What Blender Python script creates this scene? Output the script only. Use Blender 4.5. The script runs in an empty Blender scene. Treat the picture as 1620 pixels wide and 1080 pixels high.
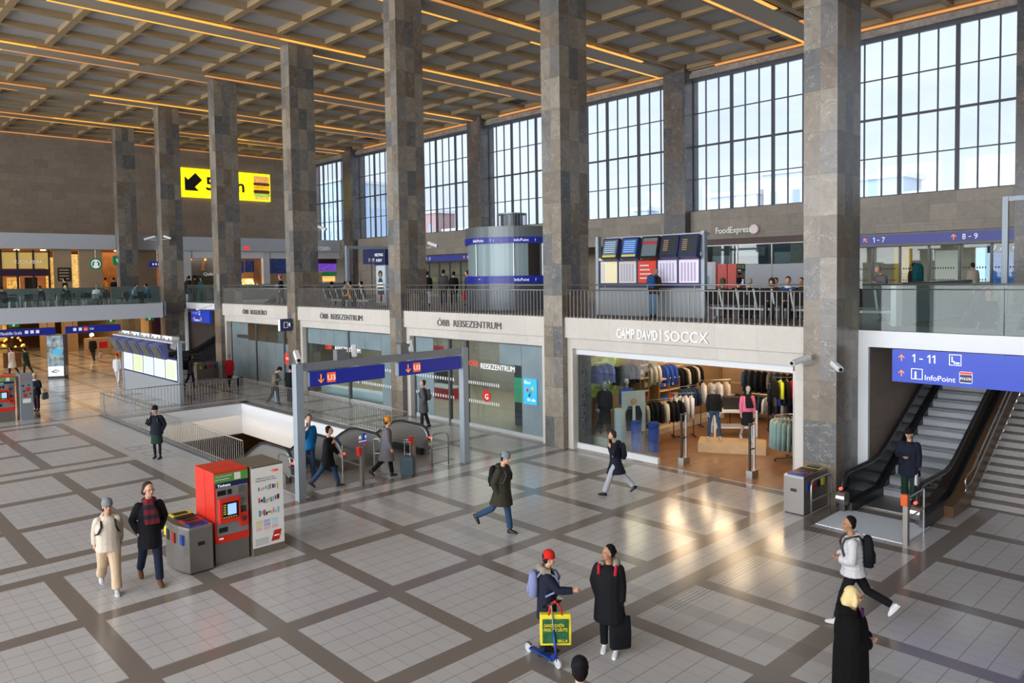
import bpy, bmesh, math, random
from math import sin, cos, pi, radians as rad, sqrt
from mathutils import Vector, Matrix
random.seed(7)
SC = bpy.context.scene
COL = SC.collection
# ---------------------------------------------------------------- camera
cd = bpy.data.cameras.new('camera'); cam = bpy.data.objects.new('camera', cd); COL.objects.link(cam)
cd.sensor_width = 36.0; cd.lens = 1212.4566 * 36 / 1620; cd.shift_y = -52 / 1620
cd.clip_start = 0.1; cd.clip_end = 600
_R = ((0.72405929, 0.04060411, -0.68854154), (-0.68958333, 0.02149351, -0.72388732), (-0.01459363, 0.99894411, 0.04356249))
M4 = Matrix(_R).to_4x4(); M4.translation = Vector((0, 0, 5.8)); cam.matrix_world = M4
SC.camera = cam
# ---------------------------------------------------------------- view
SC.view_settings.view_transform = 'Standard'; SC.view_settings.look = 'None'
SC.view_settings.exposure = 0.40; SC.view_settings.gamma = 1.0; SC.view_settings.use_curve_mapping = False
# ---------------------------------------------------------------- world: bright overcast sky with soft clouds
w = bpy.data.worlds.new('world'); SC.world = w; w.use_nodes = True
nt = w.node_tree; nt.nodes.clear()
o = nt.nodes.new('ShaderNodeOutputWorld'); bg = nt.nodes.new('ShaderNodeBackground')
tc = nt.nodes.new('ShaderNodeTexCoord'); nz = nt.nodes.new('ShaderNodeTexNoise'); cr = nt.nodes.new('ShaderNodeValToRGB')
mp = nt.nodes.new('ShaderNodeMapping'); mp.inputs['Scale'].default_value = (1, 1, 3.2)
nz.inputs['Scale'].default_value = 3.0; nz.inputs['Detail'].default_value = 5; nz.inputs['Roughness'].default_value = 0.55
cr.color_ramp.elements[0].position = 0.35; cr.color_ramp.elements[0].color = (0.74, 0.80, 0.89, 1)
cr.color_ramp.elements[1].position = 0.66; cr.color_ramp.elements[1].color = (0.93, 0.96, 1.0, 1)
nt.links.new(tc.outputs['Generated'], mp.inputs['Vector']); nt.links.new(mp.outputs[0], nz.inputs['Vector'])
nt.links.new(nz.outputs[0], cr.inputs[0]); nt.links.new(cr.outputs[0], bg.inputs[0]); bg.inputs[1].default_value = 1.12
nt.links.new(bg.outputs[0], o.inputs[0])
# ---------------------------------------------------------------- daylight (wide soft suns = overcast sky glow through the two glazed fronts, plus an added upward fill)
def sun(name, direction, strength, angle, color=(1, 1, 1)):
    l = bpy.data.lights.new(name, 'SUN'); l.energy = strength; l.angle = rad(angle); l.color = color
    ob = bpy.data.objects.new(name, l); COL.objects.link(ob)
    ob.rotation_euler = Vector(direction).to_track_quat('-Z', 'Y').to_euler(); ob.location = (0, 0, 40)
sun('daylight_front', (1, 0.12, -0.42), 4.7, 90, (0.97, 0.98, 1.0))
sun('daylight_front_low', (1, 0.5, -0.12), 1.3, 110, (0.97, 0.98, 1.0))
sun('ground_bounce_fill', (1, 0.15, 0.42), 1.7, 100, (0.98, 0.98, 1.0))  # upward sun added to brighten the ceiling, standing in for plaza bounce
sun('daylight_windows', (-1, -0.4, -0.75), 0.25, 170, (0.9, 0.95, 1.0))
def area(name, loc, size, energy, color=(1, 0.8, 0.55), rot=(0, 0, 0)):
    l = bpy.data.lights.new(name, 'AREA'); l.shape = 'RECTANGLE'; l.size, l.size_y = size; l.energy = energy; l.color = color
    ob = bpy.data.objects.new(name, l); COL.objects.link(ob); ob.location = loc; ob.rotation_euler = rot
    return ob
# ceiling-mounted lamps of the shops, passages and galleries
for _i in range(3):
    for _j in range(4):
        _l = bpy.data.lights.new('shop_spot', 'POINT'); _l.energy = 44; _l.color = (1, 0.74, 0.46); _l.shadow_soft_size = 0.38
        _o = bpy.data.objects.new('shop_spot', _l); COL.objects.link(_o); _o.location = (20.9+_i*2.4, 10.0+_j*2.0, 3.15)
area('travel_centre_lamps', (22.5, 30.5, 3.3), (5, 25), 520, (1, 0.93, 0.82))
area('passage_lamps', (12.0, 64.0, 3.3), (16, 20), 900, (1, 0.62, 0.3))
area('upper_shop_lamps', (16.5, 66.8, 8.1), (18, 4), 420, (1, 0.66, 0.38))
area('food_court_lamps', (31.0, 66.8, 8.0), (12, 4), 300, (1, 0.85, 0.7))
area('concourse_lamps', (42.5, 30.0, 7.4), (5, 70), 1100, (1, 0.95, 0.85))
area('basement_lamps', (12.6, 33.0, -0.5), (5, 8), 60, (1, 0.7, 0.38))

# ================================================================ materials
MATS = {}
def lin(c):
    if isinstance(c, str): c = tuple(int(c[i:i+2], 16) for i in (0, 2, 4))
    return tuple(((v/255)/12.92 if v/255 <= 0.04045 else ((v/255+0.055)/1.055)**2.4) for v in c)
def mat(name, c=(128, 128, 128), rough=0.6, metal=0.0, emit=0.0, bump=0.0, scale=30.0, var=0.0, spec=0.5, coat=0.0, stretch=None):
    if name in MATS: return MATS[name]
    m = bpy.data.materials.new(name); m.use_nodes = True; t = m.node_tree; b = t.nodes['Principled BSDF']
    L = lin(c); b.inputs['Base Color'].default_value = (*L, 1); b.inputs['Roughness'].default_value = rough
    b.inputs['Metallic'].default_value = metal; b.inputs['Specular IOR Level'].default_value = spec
    if coat: b.inputs['Coat Weight'].default_value = coat; b.inputs['Coat Roughness'].default_value = 0.08
    if emit: b.inputs['Emission Color'].default_value = (*L, 1); b.inputs['Emission Strength'].default_value = emit
    if var or bump:
        tx = t.nodes.new('ShaderNodeTexCoord'); n = t.nodes.new('ShaderNodeTexNoise'); n.inputs['Scale'].default_value = scale; n.inputs['Detail'].default_value = 4
        src = tx.outputs['Object']
        if stretch:
            mp = t.nodes.new('ShaderNodeMapping'); mp.inputs['Scale'].default_value = stretch; t.links.new(src, mp.inputs[0]); src = mp.outputs[0]
        t.links.new(src, n.inputs['Vector'])
        if var:
            r = t.nodes.new('ShaderNodeValToRGB'); r.color_ramp.elements[0].position = 0.3; r.color_ramp.elements[1].position = 0.7
            r.color_ramp.elements[0].color = (*[v*(1-var) for v in L], 1); r.color_ramp.elements[1].color = (*[min(1, v*(1+var)) for v in L], 1)
            t.links.new(n.outputs[0], r.inputs[0]); t.links.new(r.outputs[0], b.inputs['Base Color'])
            if emit: t.links.new(r.outputs[0], b.inputs['Emission Color'])
        if bump:
            bp = t.nodes.new('ShaderNodeBump'); bp.inputs['Strength'].default_value = bump; bp.inputs['Distance'].default_value = 0.02
            t.links.new(n.outputs[0], bp.inputs['Height']); t.links.new(bp.outputs[0], b.inputs['Normal'])
    MATS[name] = m; return m
def glass(name, tint=(230, 240, 240), refl=0.12, haze=0.0, hazecol=(200, 210, 215)):
    if name in MATS: return MATS[name]
    m = bpy.data.materials.new(name); m.use_nodes = True; t = m.node_tree; t.nodes.clear(); N = t.nodes.new; K = t.links.new
    out = N('ShaderNodeOutputMaterial'); tr = N('ShaderNodeBsdfTransparent'); gl = N('ShaderNodeBsdfGlossy'); mx = N('ShaderNodeMixShader')
    lw = N('ShaderNodeLayerWeight'); lw.inputs[0].default_value = 0.5; fr = N('ShaderNodeMath'); fr.operation = 'POWER'; fr.inputs[1].default_value = 4.0; K(lw.outputs['Facing'], fr.inputs[0])
    mu = N('ShaderNodeMath'); mu.operation = 'MULTIPLY_ADD'; mu.inputs[1].default_value = 0.6; mu.inputs[2].default_value = refl/2
    tr.inputs[0].default_value = (*lin(tint), 1); gl.inputs['Roughness'].default_value = 0.02
    K(fr.outputs[0], mu.inputs[0]); K(mu.outputs[0], mx.inputs[0]); K(tr.outputs[0], mx.inputs[1]); K(gl.outputs[0], mx.inputs[2])
    last = mx
    if haze:
        df = N('ShaderNodeBsdfDiffuse'); df.inputs[0].default_value = (*lin(hazecol), 1); m2 = N('ShaderNodeMixShader'); m2.inputs[0].default_value = haze
        K(mx.outputs[0], m2.inputs[1]); K(df.outputs[0], m2.inputs[2]); last = m2
    K(last.outputs[0], out.inputs[0]); MATS[name] = m; return m
class NB:   # tiny node-expression builder
    def __init__(s, name):
        s.m = bpy.data.materials.new(name); s.m.use_nodes = True; s.t = s.m.node_tree; s.b = s.t.nodes['Principled BSDF']; MATS[name] = s.m
        s.tc = s.t.nodes.new('ShaderNodeTexCoord').outputs['Object']
        sp = s.t.nodes.new('ShaderNodeSeparateXYZ'); s.t.links.new(s.tc, sp.inputs[0]); s.x, s.y, s.z = sp.outputs
    def put(s, sock, v):
        if isinstance(v, bpy.types.NodeSocket): s.t.links.new(v, sock)
        elif isinstance(v, tuple) and len(v) == 3 and sock.type == 'RGBA': sock.default_value = (*v, 1)
        else: sock.default_value = v
    def op(s, o, a, b=0.0, c=None):
        n = s.t.nodes.new('ShaderNodeMath'); n.operation = o; s.put(n.inputs[0], a); s.put(n.inputs[1], b)
        if c is not None: s.put(n.inputs[2], c)
        return n.outputs[0]
    def mod(s, a, p, off=0.0): return s.op('FLOORED_MODULO', s.op('SUBTRACT', a, off), p)
    def rng(s, a, lo, hi): return s.op('MULTIPLY', s.op('GREATER_THAN', a, lo), s.op('LESS_THAN', a, hi))
    def OR(s, *a):
        r = a[0]
        for q in a[1:]: r = s.op('MAXIMUM', r, q)
        return r
    def AND(s, *a):
        r = a[0]
        for q in a[1:]: r = s.op('MULTIPLY', r, q)
        return r
    def NOT(s, a): return s.op('SUBTRACT', 1.0, a)
    def noise(s, scale, detail=4, vec=None, rough=0.5, dist=0.0):
        n = s.t.nodes.new('ShaderNodeTexNoise'); n.inputs['Scale'].default_value = scale; n.inputs['Detail'].default_value = detail
        n.inputs['Roughness'].default_value = rough; n.inputs['Distortion'].default_value = dist; s.t.links.new(vec or s.tc, n.inputs['Vector']); return n.outputs[0]
    def vec(s, x, y, z):
        n = s.t.nodes.new('ShaderNodeCombineXYZ')
        for i, v in enumerate((x, y, z)): s.put(n.inputs[i], v)
        return n.outputs[0]
    def white(s, v):
        n = s.t.nodes.new('ShaderNodeTexWhiteNoise'); n.noise_dimensions = '3D'; s.t.links.new(v, n.inputs['Vector']); return n.outputs['Value']
    def ramp(s, f, *st, const=False):
        n = s.t.nodes.new('ShaderNodeValToRGB'); e = n.color_ramp.elements
        if const: n.color_ramp.interpolation = 'CONSTANT'
        while len(e) < len(st): e.new(0.5)
        for i, (p, c) in enumerate(st): e[i].position = p; e[i].color = (*lin(c), 1)
        s.t.links.new(f, n.inputs[0]); return n.outputs[0]
    def mix(s, f, a, b, blend='MIX'):
        n = s.t.nodes.new('ShaderNodeMix'); n.data_type = 'RGBA'; n.blend_type = blend; s.put(n.inputs[0], f)
        s.put(n.inputs[6], a); s.put(n.inputs[7], b); return n.outputs[2]
    def col(s, c): s.put(s.b.inputs['Base Color'], c)
    def bump(s, h, st=0.3, d=0.01):
        n = s.t.nodes.new('ShaderNodeBump'); n.inputs['Strength'].default_value = st; n.inputs['Distance'].default_value = d
        s.t.links.new(h, n.inputs['Height']); s.t.links.new(n.outputs[0], s.b.inputs['Normal'])
    def set(s, **k):
        for a, v in k.items(): s.put(s.b.inputs[a.replace('_', ' ')], v)
        return s.m

# ---- floor: pale stone tiles framed by brown terrazzo bands, with tactile grooves
n = NB('floor_tiles'); X, Y = n.x, n.y
u = n.mod(X, 2.157, 3.445); v = n.mod(Y, 9.07, 7.84)
bx = n.op('LESS_THAN', u, 0.33)
by = n.OR(n.op('LESS_THAN', v, 0.36), n.rng(v, 0.98, 1.34), n.rng(v, 3.65, 4.01), n.rng(v, 6.33, 6.70))
strip = n.rng(v, 0.36, 0.98)
plain = n.AND(n.rng(X, 8.09, 9.9), n.rng(Y, 18.3, 36.0))
side = n.AND(n.rng(X, 15.2, 18.7), n.rng(Y, 18.6, 19.0))
band = n.AND(n.OR(n.AND(bx, n.NOT(strip)), by), n.NOT(plain))
# the middle strip keeps its cross bands in the y direction at the near side only
gx = n.op('LESS_THAN', n.mod(u, 0.3045, 0.33), 0.010)
gy = n.op('LESS_THAN', n.mod(n.mod(v, 2.68, 1.34), 0.386), 0.010)
gys = n.op('LESS_THAN', n.mod(v, 0.31, 0.36), 0.010)
grout = n.OR(n.mix(0.45, (0, 0, 0), gx), n.op('MAXIMUM', n.AND(gy, n.NOT(strip)), n.AND(gys, strip)))
cell = n.vec(n.op('FLOOR', n.op('DIVIDE', n.op('SUBTRACT', X, 3.775), 0.3045)), n.op('FLOOR', n.op('DIVIDE', Y, 0.386)), 0.0)
tv = n.white(cell)
spk = n.noise(160, 3); cloud = n.noise(0.35, 3)
tile = n.mix(0.22, n.ramp(spk, (0.35, (162, 161, 160)), (0.65, (196, 195, 194))), n.ramp(tv, (0.0, (170, 169, 168)), (1.0, (190, 189, 188))))
tile = n.mix(0.35, tile, n.ramp(cloud, (0.3, (178, 177, 177)), (0.7, (186, 184, 181))))
terr = n.ramp(n.noise(120, 4, rough=0.7), (0.3, (88, 81, 76)), (0.5, (120, 112, 106)), (0.72, (154, 145, 136)))
c = n.mix(grout, tile, lin((112, 108, 104)))
c = n.mix(band, c, terr)
def groove(a, lo, hi, k):
    p = (hi-lo)/k
    return n.AND(n.rng(a, lo, hi), n.op('LESS_THAN', n.mod(a, p, lo), p*0.32))
g1 = n.AND(groove(X, 10.92, 11.32, 7), n.op('LESS_THAN', Y, 19.0))
g2 = n.AND(groove(Y, 7.50, 7.96, 6), n.op('GREATER_THAN', X, 10.9))
gg = n.OR(g1, g2)
c = n.mix(n.op('MULTIPLY', gg, 0.62), c, lin((58, 54, 50)))
n.col(c); n.bump(n.op('MULTIPLY', n.OR(gg, n.op('MULTIPLY', grout, 0.4)), -1.0), 0.25, 0.004)
n.set(Roughness=n.ramp(cloud, (0.3, (105, 105, 105)), (0.7, (130, 130, 130))), Specular_IOR_Level=0.5)
# ---- column marble: veined blocks of different greys and browns
def marble(name, tones, bh, by_, bx_, veins=1.0, rough=0.28):
    n = NB(name)
    geo = n.t.nodes.new('ShaderNodeNewGeometry'); sp = n.t.nodes.new('ShaderNodeSeparateXYZ'); n.t.links.new(geo.outputs['Normal'], sp.inputs[0])
    oi = n.t.nodes.new('ShaderNodeObjectInfo').outputs['Location']; so = n.t.nodes.new('ShaderNodeSeparateXYZ'); n.t.links.new(oi, so.inputs[0])
    iz = n.op('FLOOR', n.op('DIVIDE', n.z, bh)); ix = n.op('FLOOR', n.op('DIVIDE', n.op('ADD', n.x, n.op('MULTIPLY', iz, 0.0)), bx_)); iy = n.op('FLOOR', n.op('DIVIDE', n.y, by_))
    f = n.white(n.vec(n.op('ADD', n.op('MULTIPLY', ix, 3.1), n.op('MULTIPLY', n.op('ABSOLUTE', sp.outputs[0]), 7.0)), n.op('ADD', iy, n.op('MULTIPLY', so.outputs[1], 1.7)), iz))
    base = n.ramp(f, *[(i/len(tones), t) for i, t in enumerate(tones)], const=True)
    off = n.t.nodes.new('ShaderNodeVectorMath'); off.operation = 'ADD'; n.t.links.new(n.tc, off.inputs[0]); n.t.links.new(n.vec(n.op('MULTIPLY', f, 37.0), n.op('MULTIPLY', f, 11.0), n.op('MULTIPLY', f, 5.0)), off.inputs[1])
    cl = n.noise(2.2, 7, off.outputs[0], 0.65, 1.0)
    c = n.mix(0.55, base, n.mix(1.0, base, n.ramp(cl, (0.3, (150, 148, 150)), (0.5, (226, 222, 216)), (0.7, (255, 250, 240))), 'MULTIPLY'))
    vn = n.noise(0.75, 6, off.outputs[0], 0.62, 1.6)
    ve = n.op('LESS_THAN', n.op('ABSOLUTE', n.op('SUBTRACT', vn, 0.5)), 0.004)
    vn2 = n.noise(2.4, 8, off.outputs[0], 0.7, 0.8)
    ve2 = n.op('LESS_THAN', n.op('ABSOLUTE', n.op('SUBTRACT', vn2, 0.42)), 0.007)
    c = n.mix(n.op('MULTIPLY', ve, 0.36*veins), c, lin((205, 200, 190)))
    c = n.mix(n.op('MULTIPLY', ve2, 0.5), c, lin((60, 52, 48)))
    jz = n.op('LESS_THAN', n.mod(n.z, bh), 0.012)
    c = n.mix(n.op('MULTIPLY', jz, 0.5), c, lin((60, 56, 52)))
    n.col(c); return n.set(Roughness=rough, Specular_IOR_Level=0.5)
marble('column_marble', [(140, 134, 124), (112, 111, 110), (130, 120, 106), (100, 102, 104), (148, 141, 128), (118, 108, 97), (126, 125, 122)], 1.02, 0.9, 0.46)
marble('pilaster_marble', [(116, 110, 104), (98, 96, 96), (108, 98, 90), (90, 90, 94)], 1.02, 0.75, 0.75)
# ---- wall stone cladding
def cladding(name, c1, c2, bw, bh, joint=(70, 64, 58), rough=0.55, ax='x'):
    n = NB(name); a = n.x if ax == 'x' else n.y
    row = n.op('FLOOR', n.op('DIVIDE', n.z, bh)); sh = n.op('ADD', a, n.op('MULTIPLY', n.white(n.vec(row, 1.0, 2.0)), bw))
    f = n.white(n.vec(n.op('FLOOR', n.op('DIVIDE', sh, bw)), row, 0.0))
    c = n.mix(0.5, n.ramp(f, (0, c1), (1, c2)), n.ramp(n.noise(3.5, 7, rough=0.7, dist=0.6), (0.3, c1), (0.7, c2)))
    st = n.noise(14, 6, rough=0.75); c = n.mix(n.op('MULTIPLY', n.op('GREATER_THAN', st, 0.62), 0.25), c, lin((200, 190, 170)))
    j = n.OR(n.op('LESS_THAN', n.mod(n.z, bh), 0.012), n.op('LESS_THAN', n.mod(sh, bw), 0.012))
    n.col(n.mix(n.op('MULTIPLY', j, 0.45), c, lin(joint))); return n.set(Roughness=rough)
cladding('end_wall_stone', (128, 116, 104), (158, 145, 130), 0.95, 0.62)
cladding('window_wall_stone', (136, 130, 121), (172, 164, 153), 1.15, 0.8, ax='y')
cladding('fascia_stone', (188, 184, 176), (204, 200, 192), 1.25, 3.0, (150, 146, 140), ax='y')
cladding('stair_wall_stone', (122, 108, 98), (146, 130, 118), 1.4, 0.85)
cladding('gallery_floor_stone', (96, 90, 86), (112, 106, 100), 0.9, 0.9)

# ================================================================ geometry helpers
class MB:
    """collects faces for ONE mesh"""
    def __init__(s): s.v = []; s.f = []; s.mi = []; s.mats = []
    def m(s, name):
        if name not in s.mats: s.mats.append(name)
        return s.mats.index(name)
    def add(s, vs, fs, m=0):
        k = len(s.v); s.v += [tuple(p) for p in vs]; s.f += [tuple(i+k for i in f) for f in fs]; s.mi += [m]*len(fs); return s
    def box(s, x0, x1, y0, y1, z0, z1, m=0):
        v = [(x, y, z) for x in (x0, x1) for y in (y0, y1) for z in (z0, z1)]
        return s.add(v, [(0, 1, 3, 2), (4, 6, 7, 5), (0, 4, 5, 1), (2, 3, 7, 6), (0, 2, 6, 4), (1, 5, 7, 3)], m)
    def bevbox(s, x0, x1, y0, y1, z0, z1, r=0.02, m=0):
        pts = []
        for cx, cy, a0 in ((x1-r, y1-r, 0), (x0+r, y1-r, 90), (x0+r, y0+r, 180), (x1-r, y0+r, 270)):
            for k in range(4): a = rad(a0+30*k); pts.append((cx+r*cos(a), cy+r*sin(a)))
        return s.prism(pts, z0, z1, m)
    def prism(s, pts, z0, z1, m=0, ax='z'):
        n = len(pts)
        def P(a, b, c): return (a, b, c) if ax == 'z' else ((a, c, b) if ax == 'y' else (c, a, b))
        v = [P(a, b, z0) for a, b in pts]+[P(a, b, z1) for a, b in pts]
        return s.add(v, [tuple(range(n))[::-1], tuple(range(n, 2*n))]+[(i, (i+1) % n, (i+1) % n+n, i+n) for i in range(n)], m)
    def cyl(s, p0, p1, r0, r1=None, n=10, m=0, cap=True):
        return s.tube([p0, p1], [r0, r1 if r1 is not None else r0], n, m, cap)
    def tube(s, pts, r, n=8, m=0, cap=True, el=None):
        pts = [Vector(p) for p in pts]; K = len(pts)
        if not isinstance(r, (list, tuple)): r = [r]*K
        rings = []; prev = None
        for i, p in enumerate(pts):
            t = (pts[min(i+1, K-1)]-pts[max(i-1, 0)])
            t = t.normalized() if t.length > 1e-9 else Vector((0, 0, 1))
            if prev is None:
                a = Vector((1, 0, 0)) if abs(t.x) < 0.8 else Vector((0, 1, 0))
                u = (a-t*a.dot(t)).normalized()
            else:
                u = prev-t*prev.dot(t); u = u.normalized() if u.length > 1e-6 else prev
            prev = u; w_ = t.cross(u); ri = r[i]; rx, ry = ri if isinstance(ri, (tuple, list)) else (ri, ri)
            rings.append([p+u*(rx*cos(2*pi*k/n))+w_*(ry*sin(2*pi*k/n)) for k in range(n)])
        v = [q for R_ in rings for q in R_]
        f = [(i*n+k, i*n+(k+1) % n, (i+1)*n+(k+1) % n, (i+1)*n+k) for i in range(K-1) for k in range(n)]
        if cap: f += [tuple(range(n))[::-1], tuple(range((K-1)*n, K*n))]
        return s.add(v, f, m)
    def loft(s, rings, m=0):   # rings of equal length; closed
        n = len(rings[0]); v = [q for R_ in rings for q in R_]; K = len(rings)
        f = [(i*n+k, i*n+(k+1) % n, (i+1)*n+(k+1) % n, (i+1)*n+k) for i in range(K-1) for k in range(n)]
        return s.add(v, f+[tuple(range(n))[::-1], tuple(range((K-1)*n, K*n))], m)
    def ball(s, c, r, n=12, m=0, k=8):
        rx, ry, rz = r if isinstance(r, (tuple, list)) else (r, r, r); c = Vector(c)
        v = [c+Vector((0, 0, -rz))]
        for i in range(1, k):
            a = -pi/2+pi*i/k
            v += [c+Vector((rx*cos(a)*cos(2*pi*j/n), ry*cos(a)*sin(2*pi*j/n), rz*sin(a))) for j in range(n)]
        v.append(c+Vector((0, 0, rz))); top = len(v)-1
        f = [(0, 1+(j+1) % n, 1+j) for j in range(n)]
        for i in range(k-2): f += [(1+i*n+j, 1+i*n+(j+1) % n, 1+(i+1)*n+(j+1) % n, 1+(i+1)*n+j) for j in range(n)]
        f += [(1+(k-2)*n+j, 1+(k-2)*n+(j+1) % n, top) for j in range(n)]
        return s.add(v, f, m)
    def build(s, name, mats=None, parent=None, smooth=False, loc=None, bevel=0.0):
        me = bpy.data.meshes.new(name); me.from_pydata(s.v, [], s.f)
        for q in (mats if isinstance(mats, (list, tuple)) else [mats] if mats else s.mats):
            me.materials.append(MATS[q] if isinstance(q, str) else q)
        me.polygons.foreach_set('material_index', s.mi)
        if smooth: me.polygons.foreach_set('use_smooth', [True]*len(s.f))
        me.update(); ob = bpy.data.objects.new(name, me); COL.objects.link(ob)
        if parent: ob.parent = parent
        if loc: ob.location = loc
        if bevel:
            b = ob.modifiers.new('b', 'BEVEL'); b.width = bevel; b.segments = 2; b.limit_method = 'ANGLE'
        return ob
def tag(o, label=None, cat=None, group=None, kind=None):
    if label: o['label'] = label
    if cat: o['category'] = cat
    if group: o['group'] = group
    if kind: o['kind'] = kind
    return o
def empty(name, loc, rz=0.0, label=None, cat=None, group=None):
    e = bpy.data.objects.new(name, None); COL.objects.link(e); e.location = loc; e.rotation_euler = (0, 0, rz); e.empty_display_size = 0.2
    return tag(e, label, cat, group)
def copy_tree(o, parent=None, loc=None, rz=None, label=None, group=None):
    c = o.copy(); COL.objects.link(c)
    if parent: c.parent = parent
    if loc: c.location = loc
    if rz is not None: c.rotation_euler = (0, 0, rz)
    if label: c['label'] = label
    if group: c['group'] = group
    for ch in o.children: copy_tree(ch, c)
    return c
def struct(name, mb, mats=None, parent=None, **k):
    o = mb.build(name, mats, parent, **k)
    if not parent: o['kind'] = 'structure'
    return o
def face(m, P, u, v, w_, h, mi=0, th=0.0):
    """flat rectangle at P spanned by unit vectors u, v"""
    P, u, v = Vector(P), Vector(u), Vector(v)
    if th:
        nn = u.cross(v)*th; q = [P, P+u*w_, P+u*w_+v*h, P+v*h]; q2 = [a-nn for a in q]
        return m.add(q+q2, [(0, 1, 2, 3), (7, 6, 5, 4), (0, 4, 5, 1), (1, 5, 6, 2), (2, 6, 7, 3), (3, 7, 4, 0)], mi)
    return m.add([P, P+u*w_, P+u*w_+v*h, P+v*h], [(0, 1, 2, 3)], mi)
_tx = {}
def text(name, s, P, u, v, size, m, parent=None, depth=0.01, width=None, align='LEFT', bend=None, bold=0.0, mirror=False):
    """raised lettering; size = cap height; u = reading direction, v = up"""
    cu = bpy.data.curves.new(name, 'FONT'); cu.body = s; cu.size = size/0.7; cu.extrude = depth/2; cu.resolution_u = 3; cu.offset = bold
    ob = bpy.data.objects.new(name, cu); COL.objects.link(ob)
    dg = bpy.context.evaluated_depsgraph_get(); me = bpy.data.meshes.new_from_object(ob.evaluated_get(dg)); me.name = name
    bpy.data.objects.remove(ob); bpy.data.curves.remove(cu)
    xs = [q.co.x for q in me.vertices]
    if not xs: return None
    x0, x1 = min(xs), max(xs); k = (width/(x1-x0)) if width else 1.0
    u, v = Vector(u).normalized(), Vector(v).normalized(); nn = u.cross(v); P = Vector(P)
    sh = 0 if align == 'LEFT' else (x1-x0)*k/2
    for q in me.vertices:
        a = (q.co.x-x0)*k-sh; b = q.co.y; d = q.co.z+depth/2
        if mirror: a = (x1-x0)*k-a
        if bend:
            cx, cy, R_, a0 = bend; th = a0+a/R_; q.co = Vector((cx+(R_+d)*cos(th), cy+(R_+d)*sin(th), P.z+b))
        else: q.co = P+u*a+v*b+nn*d
    me.materials.clear(); me.materials.append(MATS[m] if isinstance(m, str) else m); me.update()
    o = bpy.data.objects.new(name, me); COL.objects.link(o)
    if parent: o.parent = parent
    return o
# ================================================================ plain materials
def M(s):
    for ln in s.strip().split('\n'):
        a = ln.split(); k = dict(q.split('=') for q in a[2:]); kk = {x: float(y) for x, y in k.items()}
        mat(a[0], a[1], **kk)
M('''
white_paint d6d9dc rough=0.55
gallery_white e2e6ea rough=0.45
left_gallery_white bfc6cf rough=0.5
grey_metal 8d9499 rough=0.4 metal=0.3
portal_metal 9aa7b2 rough=0.4 metal=0.2
steel a9a8a6 rough=0.28 metal=0.9
brushed_steel 8f8b86 rough=0.38 metal=0.75
dark_steel 4c4e50 rough=0.4 metal=0.6
baluster_metal 8f8c88 rough=0.35 metal=0.6
black_rubber 17181a rough=0.5
black_metal 202224 rough=0.45
dark_grey 3c3f42 rough=0.5
mid_grey 6d7073 rough=0.5
light_grey b4b8bb rough=0.5
sign_blue 1c2a8c rough=0.35 emit=0.22
sign_blue_bright 1c3cae rough=0.35 emit=0.28
sign_navy 1b2458 rough=0.4
sign_white f2f4f6 rough=0.4 emit=0.3
sign_orange f08a28 rough=0.4 emit=0.6
sign_red d8402c rough=0.4 emit=0.3
red_plastic c9281c rough=0.35
red_machine d9301f rough=0.35
green_label 5c9a40 rough=0.5
yellow_plastic e0cf28 rough=0.45
blue_plastic 2048a8 rough=0.45
black_plastic 1a1a1c rough=0.4
letter_dark 5d5d5c rough=0.5
letter_white f4f4f4 rough=0.4 emit=0.08
window_frame 4a4d55 rough=0.5
beam_paint aa9c88 rough=0.7
rib_paint a48c68 rough=0.7
coffer_panel aeaaa6 rough=0.8
led_orange f8b048 rough=0.5 emit=0.85
led_dim c07a38 rough=0.5 emit=0.45
shop_dark 2c2622 rough=0.7
shop_warm 9c6a3c rough=0.6 var=0.2 scale=2
shop_cream c9ad84 rough=0.6
shop_brown 5a3c26 rough=0.6 var=0.25 scale=3
wood_panel 8a6238 rough=0.5 var=0.15 scale=6
lamp_warm ffd9a0 rough=0.5 emit=6
lamp_white fff2dc rough=0.5 emit=5
basement_brown 6a4c28 rough=0.6 var=0.2 scale=4
concourse_wall 9c968a rough=0.6 var=0.1 scale=2
concourse_yellow c9a640 rough=0.6
door_frame 5b5d60 rough=0.4 metal=0.4
paper e6e6e2 rough=0.7
screen_glow 24508f rough=0.3 emit=0.6
screen_dark 343a3c rough=0.25 emit=0.1
black_glossy 101113 rough=0.15
''')
glass('clear_glass', (236, 244, 244), 0.07)
glass('rail_glass', (230, 240, 238), 0.06, 0.05, (130, 150, 150))
glass('green_glass', (170, 186, 186), 0.08, 0.6, (140, 152, 156))
glass('window_glass', (238, 243, 250), 0.05)
glass('shop_glass', (225, 235, 236), 0.13)
glass('balustrade_glass', (92, 96, 100), 0.18, 0.25, (80, 84, 88))
n = NB('frosted_glass'); n.col(n.ramp(n.noise(1.2, 3), (0.3, (116, 134, 140)), (0.7, (128, 146, 152)))); n.set(Roughness=0.22, Specular_IOR_Level=0.6)
n = NB('wood_floor')
row = n.op('FLOOR', n.op('DIVIDE', n.y, 0.16)); f_ = n.white(n.vec(n.op('FLOOR', n.op('DIVIDE', n.op('ADD', n.x, n.op('MULTIPLY', row, 0.37)), 1.1)), row, 0.0))
n.col(n.mix(0.5, n.ramp(f_, (0, (118, 84, 58)), (1, (150, 110, 78))), n.ramp(n.noise(5, 4, rough=0.7), (0.3, (118, 82, 54)), (0.7, (156, 116, 84))))); n.set(Roughness=0.35)
n = NB('stair_stone'); n.col(n.mix(n.op('LESS_THAN', n.mod(n.z, 0.1575), 0.02), n.ramp(n.noise(40, 4), (0.3, (128, 124, 121)), (0.7, (160, 156, 151))), lin((70, 66, 64)))); n.set(Roughness=0.5)
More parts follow.
